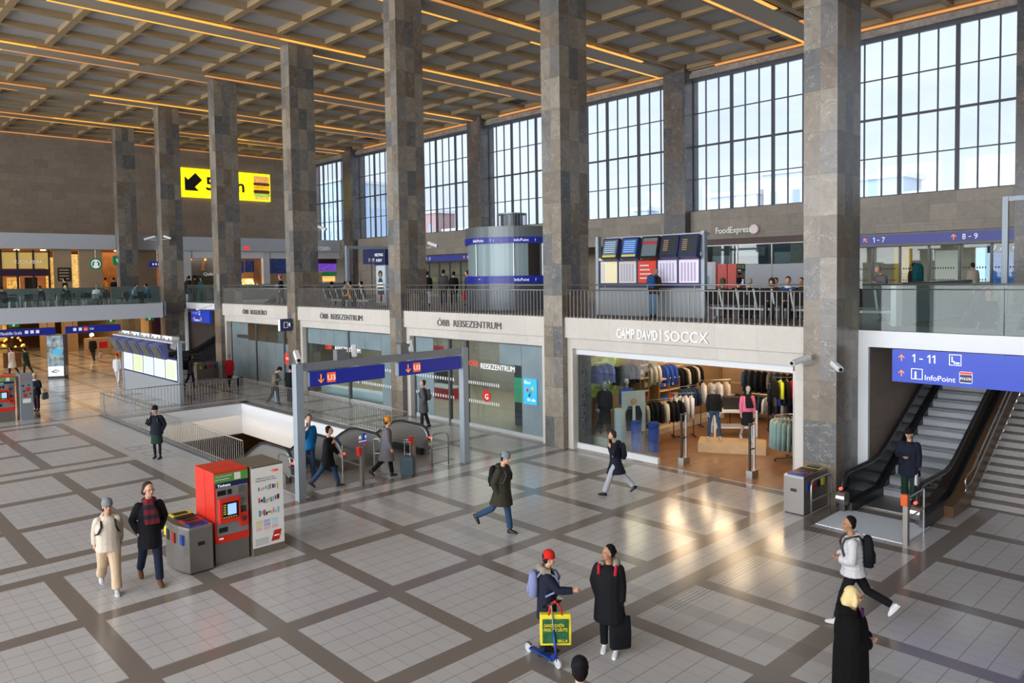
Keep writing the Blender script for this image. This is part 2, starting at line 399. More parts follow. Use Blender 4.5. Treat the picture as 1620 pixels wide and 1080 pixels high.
n = NB('marble_rough'); n.col(n.ramp(n.noise(3, 6, rough=0.7), (0.3, (110, 104, 98)), (0.7, (170, 164, 156)))); n.set(Roughness=0.4)

CY = [8.47+9.07*k for k in range(-2, 8)]        # column row
WY = [8.2+8.94*k for k in range(-2, 8)]         # pilasters of the window wall
XW = 38.97; ZG = 4.25; ZC = 17.4
# ---------------------------------------------------------------- floor with the stair well
m = MB(); HX0, HX1, HY0, HY1 = 10.0, 15.3, 20.9, 34.4
m.box(-14, HX0, -14, 90, -0.3, 0).box(HX1, 18.98, -14, 90, -0.3, 0).box(HX0, HX1, -14, HY0, -0.3, 0).box(HX0, HX1, HY1, 90, -0.3, 0)
m.box(18.98, 40, -14, 8.9, -0.3, 0).box(18.98, 40, 44.2, 90, -0.3, 0)
struct('floor', m, 'floor_tiles')
m = MB(); m.box(18.98, 30, 8.9, 17.1, -0.3, 0.012); struct('floor_wood', m, 'wood_floor')
m = MB(); m.box(18.98, 30, 17.1, 44.2, -0.3, 0.005); struct('floor_travel_centre', m, mat('pale_floor', 'a39a88', rough=0.35))
# well walls (white upstand, brown ceiling void and lower level)
m = MB(); m.m('gallery_white'); m.m('basement_brown'); m.m('floor_tiles')
m.box(HX0+.03, HX1-.03, HY1-.06, HY1+0.1, -1.35, 0.03, 0).box(HX1-.06, HX1+0.1, 22.4, HY1, -1.35, 0.03, 0).box(HX0-0.1, HX0+.05, 22.4, HY1, -1.35, 0.03, 0)
m.box(HX0-6, HX1+6, HY1+10, HY1+10.1, -5, -1.35, 1).box(HX1+6, HX1+6.1, 20, HY1+10, -5, -1.35, 1).box(HX0-6.1, HX0-6, 20, HY1+10, -5, -1.35, 1)
m.box(HX0-6, HX1+6, 12, HY1+10, -5.1, -5, 1).box(HX0-6, HX0-.1, 12, HY1+10, -1.45, -1.35, 1).box(HX1+.1, HX1+6, 12, HY1+10, -1.45, -1.35, 1).box(HX0-.1, HX1+.1, HY1+.1, HY1+10, -1.45, -1.35, 1)
struct('wall_well', m)
m = MB(); m.box(9.92, 15.42, 20.6, 34.6, 0.0, 0.03)
# curb strips round the well
m = MB(); m.box(9.62, 9.98, 22.0, 36.15, 0.0, 0.04).box(15.32, 15.7, 20.8, 35.2, 0.0, 0.04).box(9.98, 15.7, 34.42, 34.78, 0.0, 0.04); struct('trim_well', m, 'mid_grey')
# ---------------------------------------------------------------- ceiling
m = MB()
for q in ('coffer_panel', 'rib_paint', 'beam_paint'): m.m(q)
m.box(-14, 40, -16, 72, 17.74, 18.15, 0)
ribx = [10.05+2.577*k for k in range(-9, 12)]
for x in ribx: m.box(x-0.15, x+0.15, -14, 70.5, 17.50, 17.78, 1)
for k, c in enumerate(CY):
    m.box(-14, 39.6, c-0.62, c+0.62, 17.40, 17.56, 2)             # flat beam soffit
    m.box(-14, 39.6, c-0.42, c+0.42, 17.56, 17.96, 2)
    for d in (0.86, -1.12, 2.95, 5.55): m.box(-14, 39.2, c+d, c+d+0.28, 17.49, 17.755, 1)
m.box(38.45, 38.75, -14, 70.5, 17.44, 17.96, 1)
struct('ceiling', m)
for k, c in enumerate(CY):
    if k < 2 or k > 8: continue
    for sgn, nm in ((-1, 'near'), (1, 'far')):
        e = empty('ceiling_light_strip', (0, c+sgn*0.72, 17.42)); segs = 0
        x = -12.0; r = random.Random(k*5+sgn)
        while x < 38:
            L_ = r.choice((2.4, 3.6, 4.8)); dim = r.random()
            if dim > 0.12:
                q = MB(); q.box(x, min(x+L_, 38.4), -0.09, 0.09, -0.02, 0.02); q.build('light_segment', 'led_orange' if dim > 0.6 else 'led_amber' if 'led_amber' in MATS else mat('led_amber', 'd8924c', emit=0.6), e)
            x += L_
        side = 'nearer' if sgn < 0 else 'farther'
        which = ['behind the camera', 'above the rightmost column', 'above the second column', 'above the third column', 'above the fourth column', 'above the fifth column', 'above the sixth column', 'above the leftmost column', '', ''][k]
        tag(e, f'orange light strip on the {side} edge of the ceiling beam {which}', 'ceiling light')
# glowing cove along the window wall, segment per bay
for k in range(1, len(WY)-2):
    q = MB(); q.box(38.34, 38.44, WY[k]+0.9, WY[k+1]-0.9 if k % 2 == 0 else WY[k]+6.4, 17.34, 17.43)
    tag(q.build('cove_light', MATS['led_amber']), f'orange cove light above the tall window, bay {["outside view","right of the frame","right of the rightmost column","right of the second column","between second and third columns","between third and fourth columns","behind the fourth column","behind the fifth column","by the end wall","last"][k]}', 'ceiling light')
q = MB(); q.box(-10, 38, 69.86, 69.93, 17.36, 17.42); tag(q.build('cove_light', MATS['led_amber']), 'thin orange cove light along the top of the far end wall', 'ceiling light')
# dark ventilation grilles in the coffers
for nm, (x0, x1, y0, y1) in {'rightmost dark vent grille in the ceiling coffers near the windows': (37.1, 38.0, 18.6, 19.7), 'dark vent grille in the ceiling between the second and third columns': (36.6, 37.6, 37.7, 38.9), 'small dark vent grille in the ceiling left of the third column': (36.6, 37.5, 55.9, 57.0)}.items():
    e = empty('ceiling_vent', ((x0+x1)/2, (y0+y1)/2, 17.73), 0, nm, 'vent')
    q = MB(); a, b = (x1-x0)/2, (y1-y0)/2; q.box(-a, a, -b, b, -0.03, 0.02); q.build('frame', 'black_plastic', e)
    q = MB()
    for i in range(7): yy = -b+0.08+i*(2*b-0.16)/6; q.box(-a+0.04, a-0.04, yy-0.02, yy+0.02, -0.05, -0.03)
    q.build('louvre', 'dark_grey', e)
# ---------------------------------------------------------------- marble columns (free standing row)
names = ['', '', 'rightmost', 'second from the right', 'third from the right', 'fourth from the right', 'fifth from the right', 'sixth from the right', 'leftmost']
for k in range(2, 9):
    c = 8.47+9.07*(k-2)
    m = MB(); m.box(0, 1.35, -0.42, 0.42, 0, 17.41)
    o = m.build('marble_column', 'column_marble', loc=(18.56, c, 0))
    tag(o, f'tall square marble clad column, {names[k]} of the free standing row', 'column')
# hidden row behind the photographer carries the rear front
# ---------------------------------------------------------------- window wall
m = MB(); m.m('window_wall_stone'); m.m('pilaster_marble')
for k in range(len(WY)-1):
    a, b = WY[k], WY[k+1]
    m.box(XW-0.35, XW+0.5, a+0.74, b-0.74, 7.70, 9.34, 0)
    m.box(XW-0.25, XW+0.5, a+0.74, b-0.74, 17.05, 17.95, 0)
m.box(XW-0.40, XW+0.5, -14, 70, 7.86, 7.90, 0)
struct('wall_window_side', m)
m = MB()
for k, c in enumerate(WY): m.box(38.05, XW+0.5, c-0.74, c+0.02, 4.25, 17.95); m.box(38.05, XW+0.5, c+0.02, c+0.74, 4.25, 17.95)
struct('wall_pilasters', m, 'pilaster_marble')
bays = {1: 'at the right edge of the photo', 2: 'between the rightmost and second columns', 3: 'between the second and third columns', 4: 'left of the InfoPoint drum', 5: 'behind the third column', 6: 'nearest the far end wall', 0: 'beyond the right edge', 7: 'in the far corner'}
for k in range(len(WY)-1):
    a, b = WY[k]+0.74, WY[k+1]-0.74
    z0, z1 = 9.34, 16.9
    e = empty(f'window_{k+1}', (XW, (a+b)/2, z0)); e['kind'] = 'structure'
    h = (b-a)/2; H = z1-z0
    fr = MB(); fr.box(-0.06, 0.06, -h, -h+0.06, 0, H).box(-0.06, 0.06, h-0.06, h, 0, H).box(-0.06, 0.06, -h, h, 0, 0.07).box(-0.1, 0.1, -h, h, H-0.06, H+0.22)
    for i in range(1, 9):
        y = -h+i*2*h/9; t = 0.085 if i % 3 == 0 else 0.03
        fr.box(-0.07 if i % 3 == 0 else -0.03, 0.05, y-t, y+t, 0, H)
    for i in range(1, 4):
        z = H*i/4; t = 0.055 if i == 2 else 0.025
        fr.box(-0.05, 0.05, -h, h, z-t, z+t)
    fr.build('window_frame', 'window_frame', e)
    g = MB(); g.box(0.0, 0.012, -h+0.03, h-0.03, 0.03, H-0.03); g.build('pane', 'window_glass', e)
m = MB(); m.box(38.55, 39.3, -14, 70, 17.0, 17.3); struct('trim_window_head', m, 'marble_rough')
# ---------------------------------------------------------------- end walls
m = MB(); m.box(-14, 40, 70, 70.5, 8.3, 17.95); struct('wall_left', m, 'end_wall_stone')
m = MB(); m.box(-14, 46, -14.5, -14, 0, 17.95); struct('wall_right', m, 'end_wall_stone')
# rear glazed front behind the photographer: piers and glass wall frame
m = MB()
for c in CY: m.box(-14.2, -13.4, c-0.4, c+0.4, 0, 17.95)
m.box(-14.2, -13.8, -14, 72, 0, 0.6).box(-14.2, -13.8, -14, 72, 8.6, 8.9)
struct('wall_rear', m, 'pilaster_marble')
# ---------------------------------------------------------------- gallery slabs
m = MB(); m.m('gallery_floor_stone'); m.m('white_paint')
Z0, Z1 = 3.86, 4.25
def slab(x0, x1, y0, y1, z0=3.62): m.box(x0, x1, y0, y1, z0, 4.25, 0)
slab(18.98, 40, 8.87, 44.3); slab(19.9, 22.3, -14, 8.87, 3.86); slab(29.0, 40, -14, 8.87); slab(22.3, 29, 7.86, 8.87)
slab(19.9, 22.3, 44.3, 53.4, 3.86); slab(27.4, 40, 44.3, 53.4); slab(22.3, 27.4, 44.3, 45.2)
slab(17.56, 40, 53.25, 88, 3.64); slab(-14, 17.5, 50.64, 88, 3.5)
m.box(40, 48, -14, 88, 3.9, 4.25, 0)
struct('floor_gallery', m)
m = MB(); m.box(-14, 17.56, 50.56, 50.66, 3.45, 4.36).box(17.48, 17.58, 50.56, 53.4, 3.45, 4.36); struct('trim_left_gallery', m, 'left_gallery_white'); m = MB(); m.box(17.5, 18.6, 53.2, 53.3, 3.45, 4.36).box(19.9, 28, 53.18, 53.26, 3.6, 4.3); struct('trim_inner_gallery', m, 'left_gallery_white')
m = MB(); m.box(19.85, 19.92, -14, 8.05, 3.86, 4.27); struct('trim_right_slab', m, 'gallery_white')
m = MB(); m.box(19.85, 19.92, 44.7, 53.0, 3.86, 4.27); struct('trim_far_slab', m, 'gallery_white')
# ---------------------------------------------------------------- stone fascias over the shops
for k in range(4):
    y0, y1 = CY[k+2]+0.42, CY[k+3]-0.42
    m = MB(); m.box(18.68, 18.98, y0-0.02, y1+0.02, 3.71, 4.38)
    m.box(18.80, 19.10, y0, y1, 3.36, 3.71)
    m.box(18.80, 19.10, y0, y0+0.34, 0, 3.36).box(18.80, 19.10, y1-0.22, y1, 0, 3.36)
    struct(f'trim_shop_front_{k+1}', m, 'fascia_stone')
    if k: m = MB(); m.box(19.02, 19.16, y0+0.34, y1-0.22, 0, 0.13); struct(f'baseboard_shop_{k+1}', m, 'light_grey')
# walls between the shops and their backs, under the gallery
m = MB(); m.m('stair_wall_stone'); m.m('shop_cream'); m.m('shop_dark')
m.box(19.92, 29.0, 7.84, 8.0, 0, 4.25, 0).box(19.92, 29.0, 8.0, 8.87, 0, 3.86, 0)
m.box(19.92, 27.0, 44.3, 44.6, 0, 3.86, 0)
m.box(19.92, 27.5, 53.3, 53.5, 0, 4.25, 0)
struct('wall_under_gallery', m)
m = MB(); m.box(19.84, 19.95, 7.80, 8.06, 0, 3.86); struct('trim_stair_post', m, 'gallery_white')
m = MB(); m.box(19.84, 19.95, 53.0, 53.35, 0, 3.86); struct('trim_far_stair_post', m, 'gallery_white')
mat('shop_wall_warm', 'a08464', rough=.6, var=.1, scale=2); m = MB(); m.m('shop_wall_warm'); m.m('shop_dark'); m.m('coffer_panel'); m.m('concourse_wall')
m.box(28.0, 28.2, 8.9, 17.1, 0, 3.62, 0).box(19.1, 28, 17.0, 17.2, 0, 3.62, 0).box(19.3, 28, 8.85, 8.95, 0, 3.62, 0)
m.box(26.0, 26.2, 17.2, 44.2, 0, 3.62, 3)
struct('wall_shops', m)
# passage under the left gallery
m = MB(); m.m('wood_panel'); m.m('shop_brown'); m.m('shop_cream')
m.box(-14, 6.0, 66, 66.2, 0, 3.45, 1).box(6, 6.2, 66, 88, 0, 3.45, 0).box(21.0, 21.2, 64, 88, 0, 3.45, 2).box(21.2, 27, 63.8, 64, 0, 3.45, 1).box(-14, 40, 88, 88.3, 0, 17, 0)
m.box(27.0, 27.3, 53.5, 62, 0, 3.62, 1)
struct('wall_passage', m)
# upper end shops and white canopy
m = MB(); m.box(-14, 38.55, 64.0, 64.3, 8.22, 9.34); struct('trim_canopy', m, 'left_gallery_white')
m = MB(); m.m('shop_cream'); m.m('shop_warm'); m.m('shop_dark')
m.box(-14, 38.9, 70.6, 70.8, 4.25, 8.5, 1).box(-14, 38.9, 64.3, 70.8, 8.22, 8.3, 0).box(-14, 38.9, 64.3, 70.4, 9.2, 9.3, 0)
struct('wall_upper_shops', m)
# concourse behind the window wall
m = MB(); m.m('concourse_wall'); m.m('concourse_yellow')
m.box(46, 46.2, -14, 9.6, 4.25, 8.2, 0).box(46, 46.2, 12.6, 46, 4.25, 8.2, 0).box(46, 46.2, 50, 86, 4.25, 8.2, 0).box(46, 46.2, 9.6, 12.6, 4.25, 5.1, 0).box(46, 46.2, 9.6, 12.6, 6.9, 8.2, 0).box(46, 46.2, 46, 50, 4.25, 5.1, 0).box(46, 46.2, 46, 50, 7.1, 8.2, 0).box(39.3, 46, -14, 86, 8.2, 8.4, 0)
for yy in (9.0, 15.6, 43.5, 52.0): m.box(45.5, 46.0, yy, yy+0.9, 4.25, 8.2, 1)
struct('wall_concourse', m)
# pale city buildings seen through the windows
def building(loc, w_, d_, h_, label, mt, rot=0.0, roof=0):
    e = empty('building', loc, rot, label, 'building')
    q = MB(); q.box(-w_/2, w_/2, -d_/2, d_/2, 0, h_); q.build('wall', mt, e)
    q = MB(); q.box(-w_/2-0.4, w_/2+0.4, -d_/2-0.4, d_/2+0.4, h_, h_+0.6); q.build('roof', 'light_grey', e)
    for i in range(2, max(1, int(h_/3.4))):
        for j in range(int(d_/3)): y = -d_/2+1+j*3; q = MB(); q.box(-w_/2-0.03, -w_/2+0.02, y, y+1.2, 1+i*3.4, 2.7+i*3.4); q.build('window', 'bldg_window', e)
    return e
mat('bldg_pale', 'aab4bd', rough=0.9); mat('bldg_blue', '93a5b5', rough=0.9); mat('bldg_window', '7f8e9c', rough=0.4); mat('bldg_red', '8f7472', rough=0.9)
building((98, 46.5, 0), 6, 9, 18.5, 'pale stepped block seen faintly through the window left of the rightmost column', 'bldg_pale')
building((98, 55.5, 0), 6, 7, 16.2, 'lower pale block beside the stepped block behind the middle window', 'bldg_pale')
building((98, 37.0, 0), 6, 7, 16.6, 'pale blue roofed hall, tallest part, seen through the rightmost window', 'bldg_blue')
building((98, 29.0, 0), 6, 8, 14.2, 'pale blue roofed hall, lower part, seen through the rightmost window', 'bldg_blue')
building((98, 72.2, 0), 3, 2.4, 15.4, 'small grey blue tower seen through the window right of the second column', 'bldg_blue')
building((98, 124.5, 0), 5, 4.5, 18.5, 'small reddish building seen through the window right of the third column', 'bldg_red')
building((98, 115.0, 0), 5, 9, 14.5, 'low pale building beside the reddish one', 'bldg_pale')
building((98, 160, 0), 16, 22, 27, 'blue grey building seen through the farthest windows', 'bldg_blue')
# ================================================================ railings
def railing(label, p0, p1, z, h, sp=0.15, extra=0.0, foot=0.0, balls=False, mt='baluster_metal', rr=0.02, group=None, r=0.011, drop=0.0):
    p0, p1 = Vector((*p0, z)), Vector((*p1, z)); d = p1-p0; L = d.length; a = math.atan2(d.y, d.x)
    e = empty('railing', p0, a, label, 'railing', group)
    q = MB(); q.tube([(0, 0, h), (L, 0, h)], rr, 8)
    if extra: q.tube([(0, 0, h+extra), (L, 0, h+extra)], rr, 8)
    q.build('handrail', mt, e, smooth=True)
    if not balls: q = MB(); q.box(0, L, -0.02, 0.02, 0.06, 0.075); q.build('bottom_rail', mt, e)
    n_ = int(L/sp); proto = None
    n_ind = min(n_, 100)
    for i in range(n_ind+1):
        x = i*L/max(n_, 1)
        if proto is None:
            b = MB(); b.cyl((0, 0, -drop), (0, 0, h), r, n=6)
            if balls: b.ball((0, 0, -drop+0.01), 0.034, 8, k=5)
            proto = b.build('baluster', mt if not balls else 'baluster_metal', e); o = proto
        else: o = proto.copy(); COL.objects.link(o); o.parent = e
        o.location = (x, 0, 0)
    if extra:
        k = int(L/1.5)
        for i in range(k+1): b = MB(); b.cyl((i*L/max(k, 1), 0, h-0.1), (i*L/max(k, 1), 0, h+extra), 0.012, n=6); b.build('bracket', mt, e)
    return e
BR = ['between the rightmost and second columns', 'between the second and third columns', 'between the third and fourth columns', 'between the fourth and fifth columns']
for k in range(4):
    y0, y1 = CY[k+2]+0.45, CY[k+3]-0.45
    railing(f'grey steel gallery railing with thin balusters {BR[k]}', (18.76, y0), (18.76, y1), 4.40, 0.88, 0.155, 0.17, balls=True, r=0.013)
railing('long near side railing of the floor opening, running beside the woman on the phone', (9.72, 36.0), (9.72, 21.9), 0.03, 0.98, 0.15)
railing('far end railing of the floor opening, in front of the departure boards', (9.72, 36.0), (15.9, 36.0), 0.03, 0.98, 0.14)
railing('far side railing of the floor opening, facing the frosted shop front', (15.9, 36.0), (15.9, 22.2), 0.03, 0.98, 0.15)
# glass balustrades
def glass_rail(label, p0, p1, z, h, n_=4, mt='rail_glass', top=True):
    p0, p1 = Vector((*p0, z)), Vector((*p1, z)); d = p1-p0; L = d.length
    e = empty('glass_balustrade', p0, math.atan2(d.y, d.x), label, 'balustrade')
    for i in range(n_): q = MB(); q.box(i*L/n_+0.01, (i+1)*L/n_-0.01, -0.008, 0.008, 0.0, h); q.build('glass_panel', mt, e)
    q = MB(); q.tube([(0, 0, h+0.02), (L, 0, h+0.02)], 0.022, 8)
    if top: q.tube([(0, 0, h-0.10), (L, 0, h-0.10)], 0.016, 8)
    q.build('handrail', 'steel', e, smooth=True); return e
glass_rail('clear glass balustrade on the white slab above the right escalator', (19.95, 8.0), (19.95, -3.0), 4.27, 1.14, 7)
glass_rail('clear glass balustrade on the white slab between the fifth and sixth columns', (19.95, 45.2), (19.95, 53.0), 4.27, 1.14, 5)
glass_rail('clear glass balustrade along the edge of the far left gallery', (-8, 50.75), (17.45, 50.75), 4.30, 1.10, 12, top=False)
glass_rail('greenish glass balustrade along the side of the right stair opening', (22.35, 7.95), (28.8, 7.95), 4.27, 1.13, 4, 'green_glass')
glass_rail('green glass balustrade at the far side of the left stair opening', (22.5, 45.2), (27.4, 45.2), 4.27, 1.13, 3, 'green_glass')
q = MB(); q.box(21.9, 22.35, 7.88, 8.02, 4.25, 5.42); tag(q.build('balustrade_end_post', 'gallery_white'), 'white end pier of the stair opening balustrade next to the rightmost column', 'post')
m = MB(); m.bevbox(16.6, 24.0, 58.0, 58.12, 4.25, 5.35, 0.03); tag(m.build('glass_screen', 'green_glass'), 'grey green screen wall behind the cafe tables', 'screen')
m = MB(); m.bevbox(-6, 16.2, 58.0, 58.12, 4.25, 5.35, 0.03); tag(m.build('glass_screen', 'green_glass'), 'long grey green screen wall under the coffee shop, left part', 'screen')
m = MB(); m.bevbox(24.5, 34.0, 55.0, 55.1, 4.25, 5.4, 0.03); tag(m.build('glass_screen', 'green_glass'), 'grey green glass screen between the fourth and fifth columns on the gallery', 'screen')

# ================================================================ escalators
def escalator(label, loc, rz, half, rise, run, flat=1.1, top_flat=1.2, skin='balustrade_glass', deck='dark_steel', lamp='sign_red', group=None, newel=-0.55, lite=False):
    """local x = travel direction, y = across; comb at x=0"""
    e = empty('escalator', loc, rz, label, 'escalator', group)
    s_ = rise/run
    def zf(x): return 0 if x < flat else (rise if x > flat+run else (x-flat)*s_)
    X1 = flat+run+top_flat
    nst = int(run/0.40); stp = MB(); stp.box(0, flat-0.0, -half+0.22, half-0.22, -0.05, 0.0); stp.build('comb_plate', 'brushed_steel', e)
    nst = max(4, int(abs(rise)/0.2)); dx = run/nst
    proto = None
    for i in range(nst+1):
        x = flat+(i)*dx; z = zf(x)+(rise/nst if rise > 0 else 0)
        if i == nst: z = rise
        if proto is None:
            b = MB(); b.box(0, dx+0.02, -half+0.22, half-0.22, -0.06, 0)
            for j in range(10): yy = -half+0.26+j*(2*half-0.52)/9; b.box(0, dx, yy-0.012, yy+0.012, 0.0, 0.008)
            b.box(0, 0.012, -half+0.22, half-0.22, -abs(rise/nst), 0.012)
            if rise < 0: b.box(dx, dx+0.012, -half+0.22, half-0.22, -abs(rise/nst), 0.0)
            proto = b.build('step', 'step_metal' if rise > 0 else 'brushed_steel', e); o = proto
        else: o = proto.copy(); COL.objects.link(o); o.parent = e
        o.location = (x, 0, z)
    hz = 0.95; R_ = 0.40
    path = []
    for k in range(0, 9): a = rad(250-20*k); path.append((newel+0.0+R_*cos(a), hz-R_+R_*sin(a)))
    ctr = [(0.2, hz), (flat-0.35, hz), (flat+0.05, hz+s_*0.12), (flat+0.5, zf(flat+0.5)+hz), (flat+run*0.5, zf(flat+run*0.5)+hz), (flat+run-0.4, zf(flat+run-0.4)+hz), (flat+run+0.1, rise+hz-s_*0.08), (X1, rise+hz)]
    path += ctr
    for sy in (-1, 1):
        y = sy*(half-0.09)
        b = MB(); b.tube([(a, y, z) for a, z in path], (0.045, 0.03) if False else 0.042, 8); b.build('handrail', 'black_rubber', e, smooth=True)
        b = MB(); b.tube([(a+(0.05 if i < 9 else 0), y, z-0.055) for i, (a, z) in enumerate(path)], 0.028, 6); b.build('handrail_guide', 'steel', e, smooth=True)
        g = MB(); top = [(a, z-0.06) for a, z in path]; n0 = len(top)
        poly = top+[(X1, rise+0.0), (flat+run, rise-0.0), (flat, 0.02), (newel-0.1, 0.14)]
        g.prism(poly, y-0.012, y+0.012, 0, 'y'); g.build('balustrade_panel', skin, e)
        b = MB(); pl = [(newel-0.25, 0.26), (flat, 0.26), (flat+run, rise+0.26), (X1, rise+0.26), (X1, rise-0.45), (flat+run+0.2, rise-0.45), (flat+0.2, -0.35 if rise < 0 else 0.0), (newel-0.25, 0.0)]
        b.prism(pl, min(y, y+sy*0.13), max(y, y+sy*0.13), 0, 'y'); b.build('outer_skirt', deck, e)
        b = MB(); b.prism([(newel-0.1, 0.2), (flat, 0.2), (flat+run, rise+0.2), (X1, rise+0.2), (X1, rise-0.1), (flat+run, rise-0.1), (flat, -0.06), (newel-0.1, 0.0)], min(y, y-sy*0.12), max(y, y-sy*0.12), 0, 'y'); b.build('inner_skirt', 'black_metal', e)
        b = MB(); b.cyl((newel-R_*0.9, y-0.1, 0.36), (newel-R_*0.9, y+0.1, 0.36), 0.16, n=14); b.build('newel_cap', 'steel', e, smooth=False)
        b = MB(); b.cyl((newel-R_*0.9-0.14, y, 0.60), (newel-R_*0.9-0.06, y, 0.60), 0.035, n=12); b.build('signal_lamp', 'lamp_red', e)
    return e
mat('lamp_red', 'ff5040', emit=1.3); n = NB('step_metal'); n.col(n.mix(n.op('GREATER_THAN', n.mod(n.y, 0.03), 0.015), lin((150, 155, 160)), lin((182, 187, 192)))); n.set(Roughness=0.45, Metallic=0.3)
escalator('long dark escalator rising to the upper level at the right edge', (19.05, 6.88, 0.02), 0, 0.92, 4.25, 8.5, 1.25, 0.9)
escalator('far escalator rising beside the sixth column, mostly hidden behind the grey bins', (19.05, 51.9, 0.02), 0, 0.92, 4.25, 7.4, 1.0, 0.6)
mat('steel_panel', '8b8a87', rough=0.28, metal=0.55)
escalator('left escalator going down to the underground under the blue sign', (10.98, 20.7, 0.02), pi/2, 0.90, -5.0, 9.2, 0.9, 1.0, 'steel_panel', 'brushed_steel')
escalator('right escalator going down to the underground, beside the suitcase woman', (14.02, 20.6, 0.02), pi/2, 0.98, -5.0, 9.2, 0.9, 1.0, 'steel_panel', 'brushed_steel')
m = MB(); m.box(11.9, 13.02, 20.0, 23.0, 0, 0.28); struct('trim_escalator_deck', m, 'brushed_steel')
m = MB(); m.box(9.75, 15.25, 18.75, 20.9, 0.0, 0.012); struct('floor_landing_plate', m, mat('landing_stone', '8d8a86', rough=0.25, var=0.08, scale=2))
m = MB(); m.box(16.95, 18.5, 5.9, 7.82, 0.0, 0.015); struct('floor_glass_plate', m, mat('plate_white', 'dce6ee', rough=0.18))
# main stair
m = MB(); N_ = 27
for i in range(N_): m.box(20.85+i*0.31, 29.3, -9.0, 5.72, i*0.1575, (i+1)*0.1575-0.001)
struct('floor_stairs', m, 'stair_stone')
m = MB(); m.prism([(19.5, 0), (20.6, 0), (29.3, 4.35), (29.3, 4.8), (20.4, 0.42), (19.5, 0.26)], 5.72, 5.96, 0, 'y'); struct('trim_escalator_side', m, mat('bronze_panel', '74583c', rough=0.3, metal=0.3))
m = MB(); m.prism([(19.9, 0), (29.0, 4.2), (29.0, 4.6), (19.9, 0.35)], 7.74, 7.81, 0, 'y'); struct('trim_wall_skirt', m, 'bronze_panel')
m = MB()
for i in range(24): m.box(20.85+i*0.31, 28.4, 45.0, 50.8, i*0.165, (i+1)*0.165-0.001)
struct('floor_stairs_far', m, 'stair_stone')
def stair_rail(label, x0, y, z0, L, s_):
    e = empty('stair_handrail', (x0, y, 0), 0, label, 'handrail')
    for dz, nm in ((0.92, 'upper_rail'), (0.66, 'lower_rail')):
        q = MB(); q.tube([(0.35, 0, z0+0.45), (0.0, 0, z0+0.5), (-0.1, 0, z0+dz-0.12), (0.05, 0, z0+dz), (0.4, 0, z0+dz+0.05), (L, 0, z0+dz+L*s_)], 0.021, 8); q.build(nm, 'steel', e, smooth=True)
    for i in range(5):
        x = 0.8+i*(L-1.4)/4; q = MB(); q.tube([(x, 0.0, z0+x*s_+0.92), (x+0.1, 0.0, z0+x*s_+0.66), (x+0.12, 0.22, z0+x*s_+0.3)], 0.012, 6); q.build('bracket', 'steel', e)
stair_rail('double steel handrail beside the right escalator and stair', 20.1, 5.62, 0, 8.6, 0.508)
# steel barrier hoops and posts around the escalator landings
def hoop(label, a, b, h=1.0, mid=True):
    a, b = Vector(a), Vector(b); e = empty('barrier_hoop', (*a, 0), math.atan2((b-a).y, (b-a).x), label, 'barrier'); L = (b-a).length
    q = MB(); q.tube([(0, 0, 0), (0, 0, h-0.14), (0.05, 0, h-0.03), (0.16, 0, h), (L-0.16, 0, h), (L-0.05, 0, h-0.03), (L, 0, h-0.14), (L, 0, 0)], 0.022, 8); q.build('frame', 'steel', e, smooth=True)
    q = MB(); q.tube([(0, 0, h*0.52), (L, 0, h*0.52)], 0.018, 8); q.build('cross_bar', 'steel', e)
    return e
hoop('steel barrier hoop in front of the bins at the right escalator', (16.9, 7.9), (17.95, 7.9), 0.98)
hoop('steel barrier hoop at the left end of the underground landing, by the blue portal post', (9.72, 18.7), (9.76, 19.75), 0.98)
hoop('steel barrier hoop at the right end of the underground landing', (14.1, 18.45), (14.72, 18.42), 1.0)
def stop_post(label, p, rail_to, col='red_plastic'):
    e = empty('emergency_stop_post', (*p, 0), 0, label, 'post')
    q = MB(); q.bevbox(-0.055, 0.055, -0.055, 0.055, 0, 1.08, 0.01); q.build('post', 'brushed_steel', e)
    q = MB(); q.bevbox(-0.13, -0.05, -0.07, 0.07, 0.86, 1.1, 0.015); q.build('red_box', col, e)
    q = MB(); d = Vector((rail_to[0]-p[0], rail_to[1]-p[1], 0)); L = d.length; d.normalize()
    for z in (0.98, 0.55): q.tube([Vector((0, 0, z)), d*L+Vector((0, 0, z))], 0.018, 8)
    q.tube([d*L, d*L+Vector((0, 0, 0.98))], 0.022, 8); q.build('barrier_rail', 'steel', e)
stop_post('steel post with orange emergency stop box at the foot of the right escalator', (16.92, 5.86), (17.98, 5.86), mat('orange_plastic', 'd85c20', rough=0.4))
stop_post('steel post with red stop box standing left of the suitcase woman', (11.5, 18.25), (11.52, 19.3))
stop_post('steel post with red stop box standing right of the suitcase woman', (13.32, 18.32), (12.6, 19.3))
# ---------------------------------------------------------------- pictogram plates for the escalators
for nm, y, x in (('left', 19.98, 12.0), ('right', 19.98, 14.2)):
    e = empty('pictogram_plate', (11.99 if nm == 'left' else 13.02, 20.55, 0.75), 0, f'blue white and red pictogram plate on the {nm} side of the middle escalator panels', 'sign')
    m = MB(); m.box(-0.2 if nm == 'left' else -0.02, 0.16, -0.01, 0.01, -0.2, 0.16); m.build('plate', 'sign_blue_bright', e)
    m = MB(); m.box(-0.2 if nm == 'left' else -0.02, 0.16, -0.014, -0.011, -0.2, -0.15); m.build('red_strip', 'sign_red', e)
    m = MB()
    for i in range(4): m.cyl((-0.14+i*0.08, -0.016, -0.08), (-0.14+i*0.08, -0.011, -0.08), 0.028, n=10)
    m.box(-0.17, -0.08, -0.016, -0.011, 0.0, 0.1); m.box(0.05, 0.13, -0.016, -0.011, 0.0, 0.1); m.build('pictograms', 'sign_white', e)

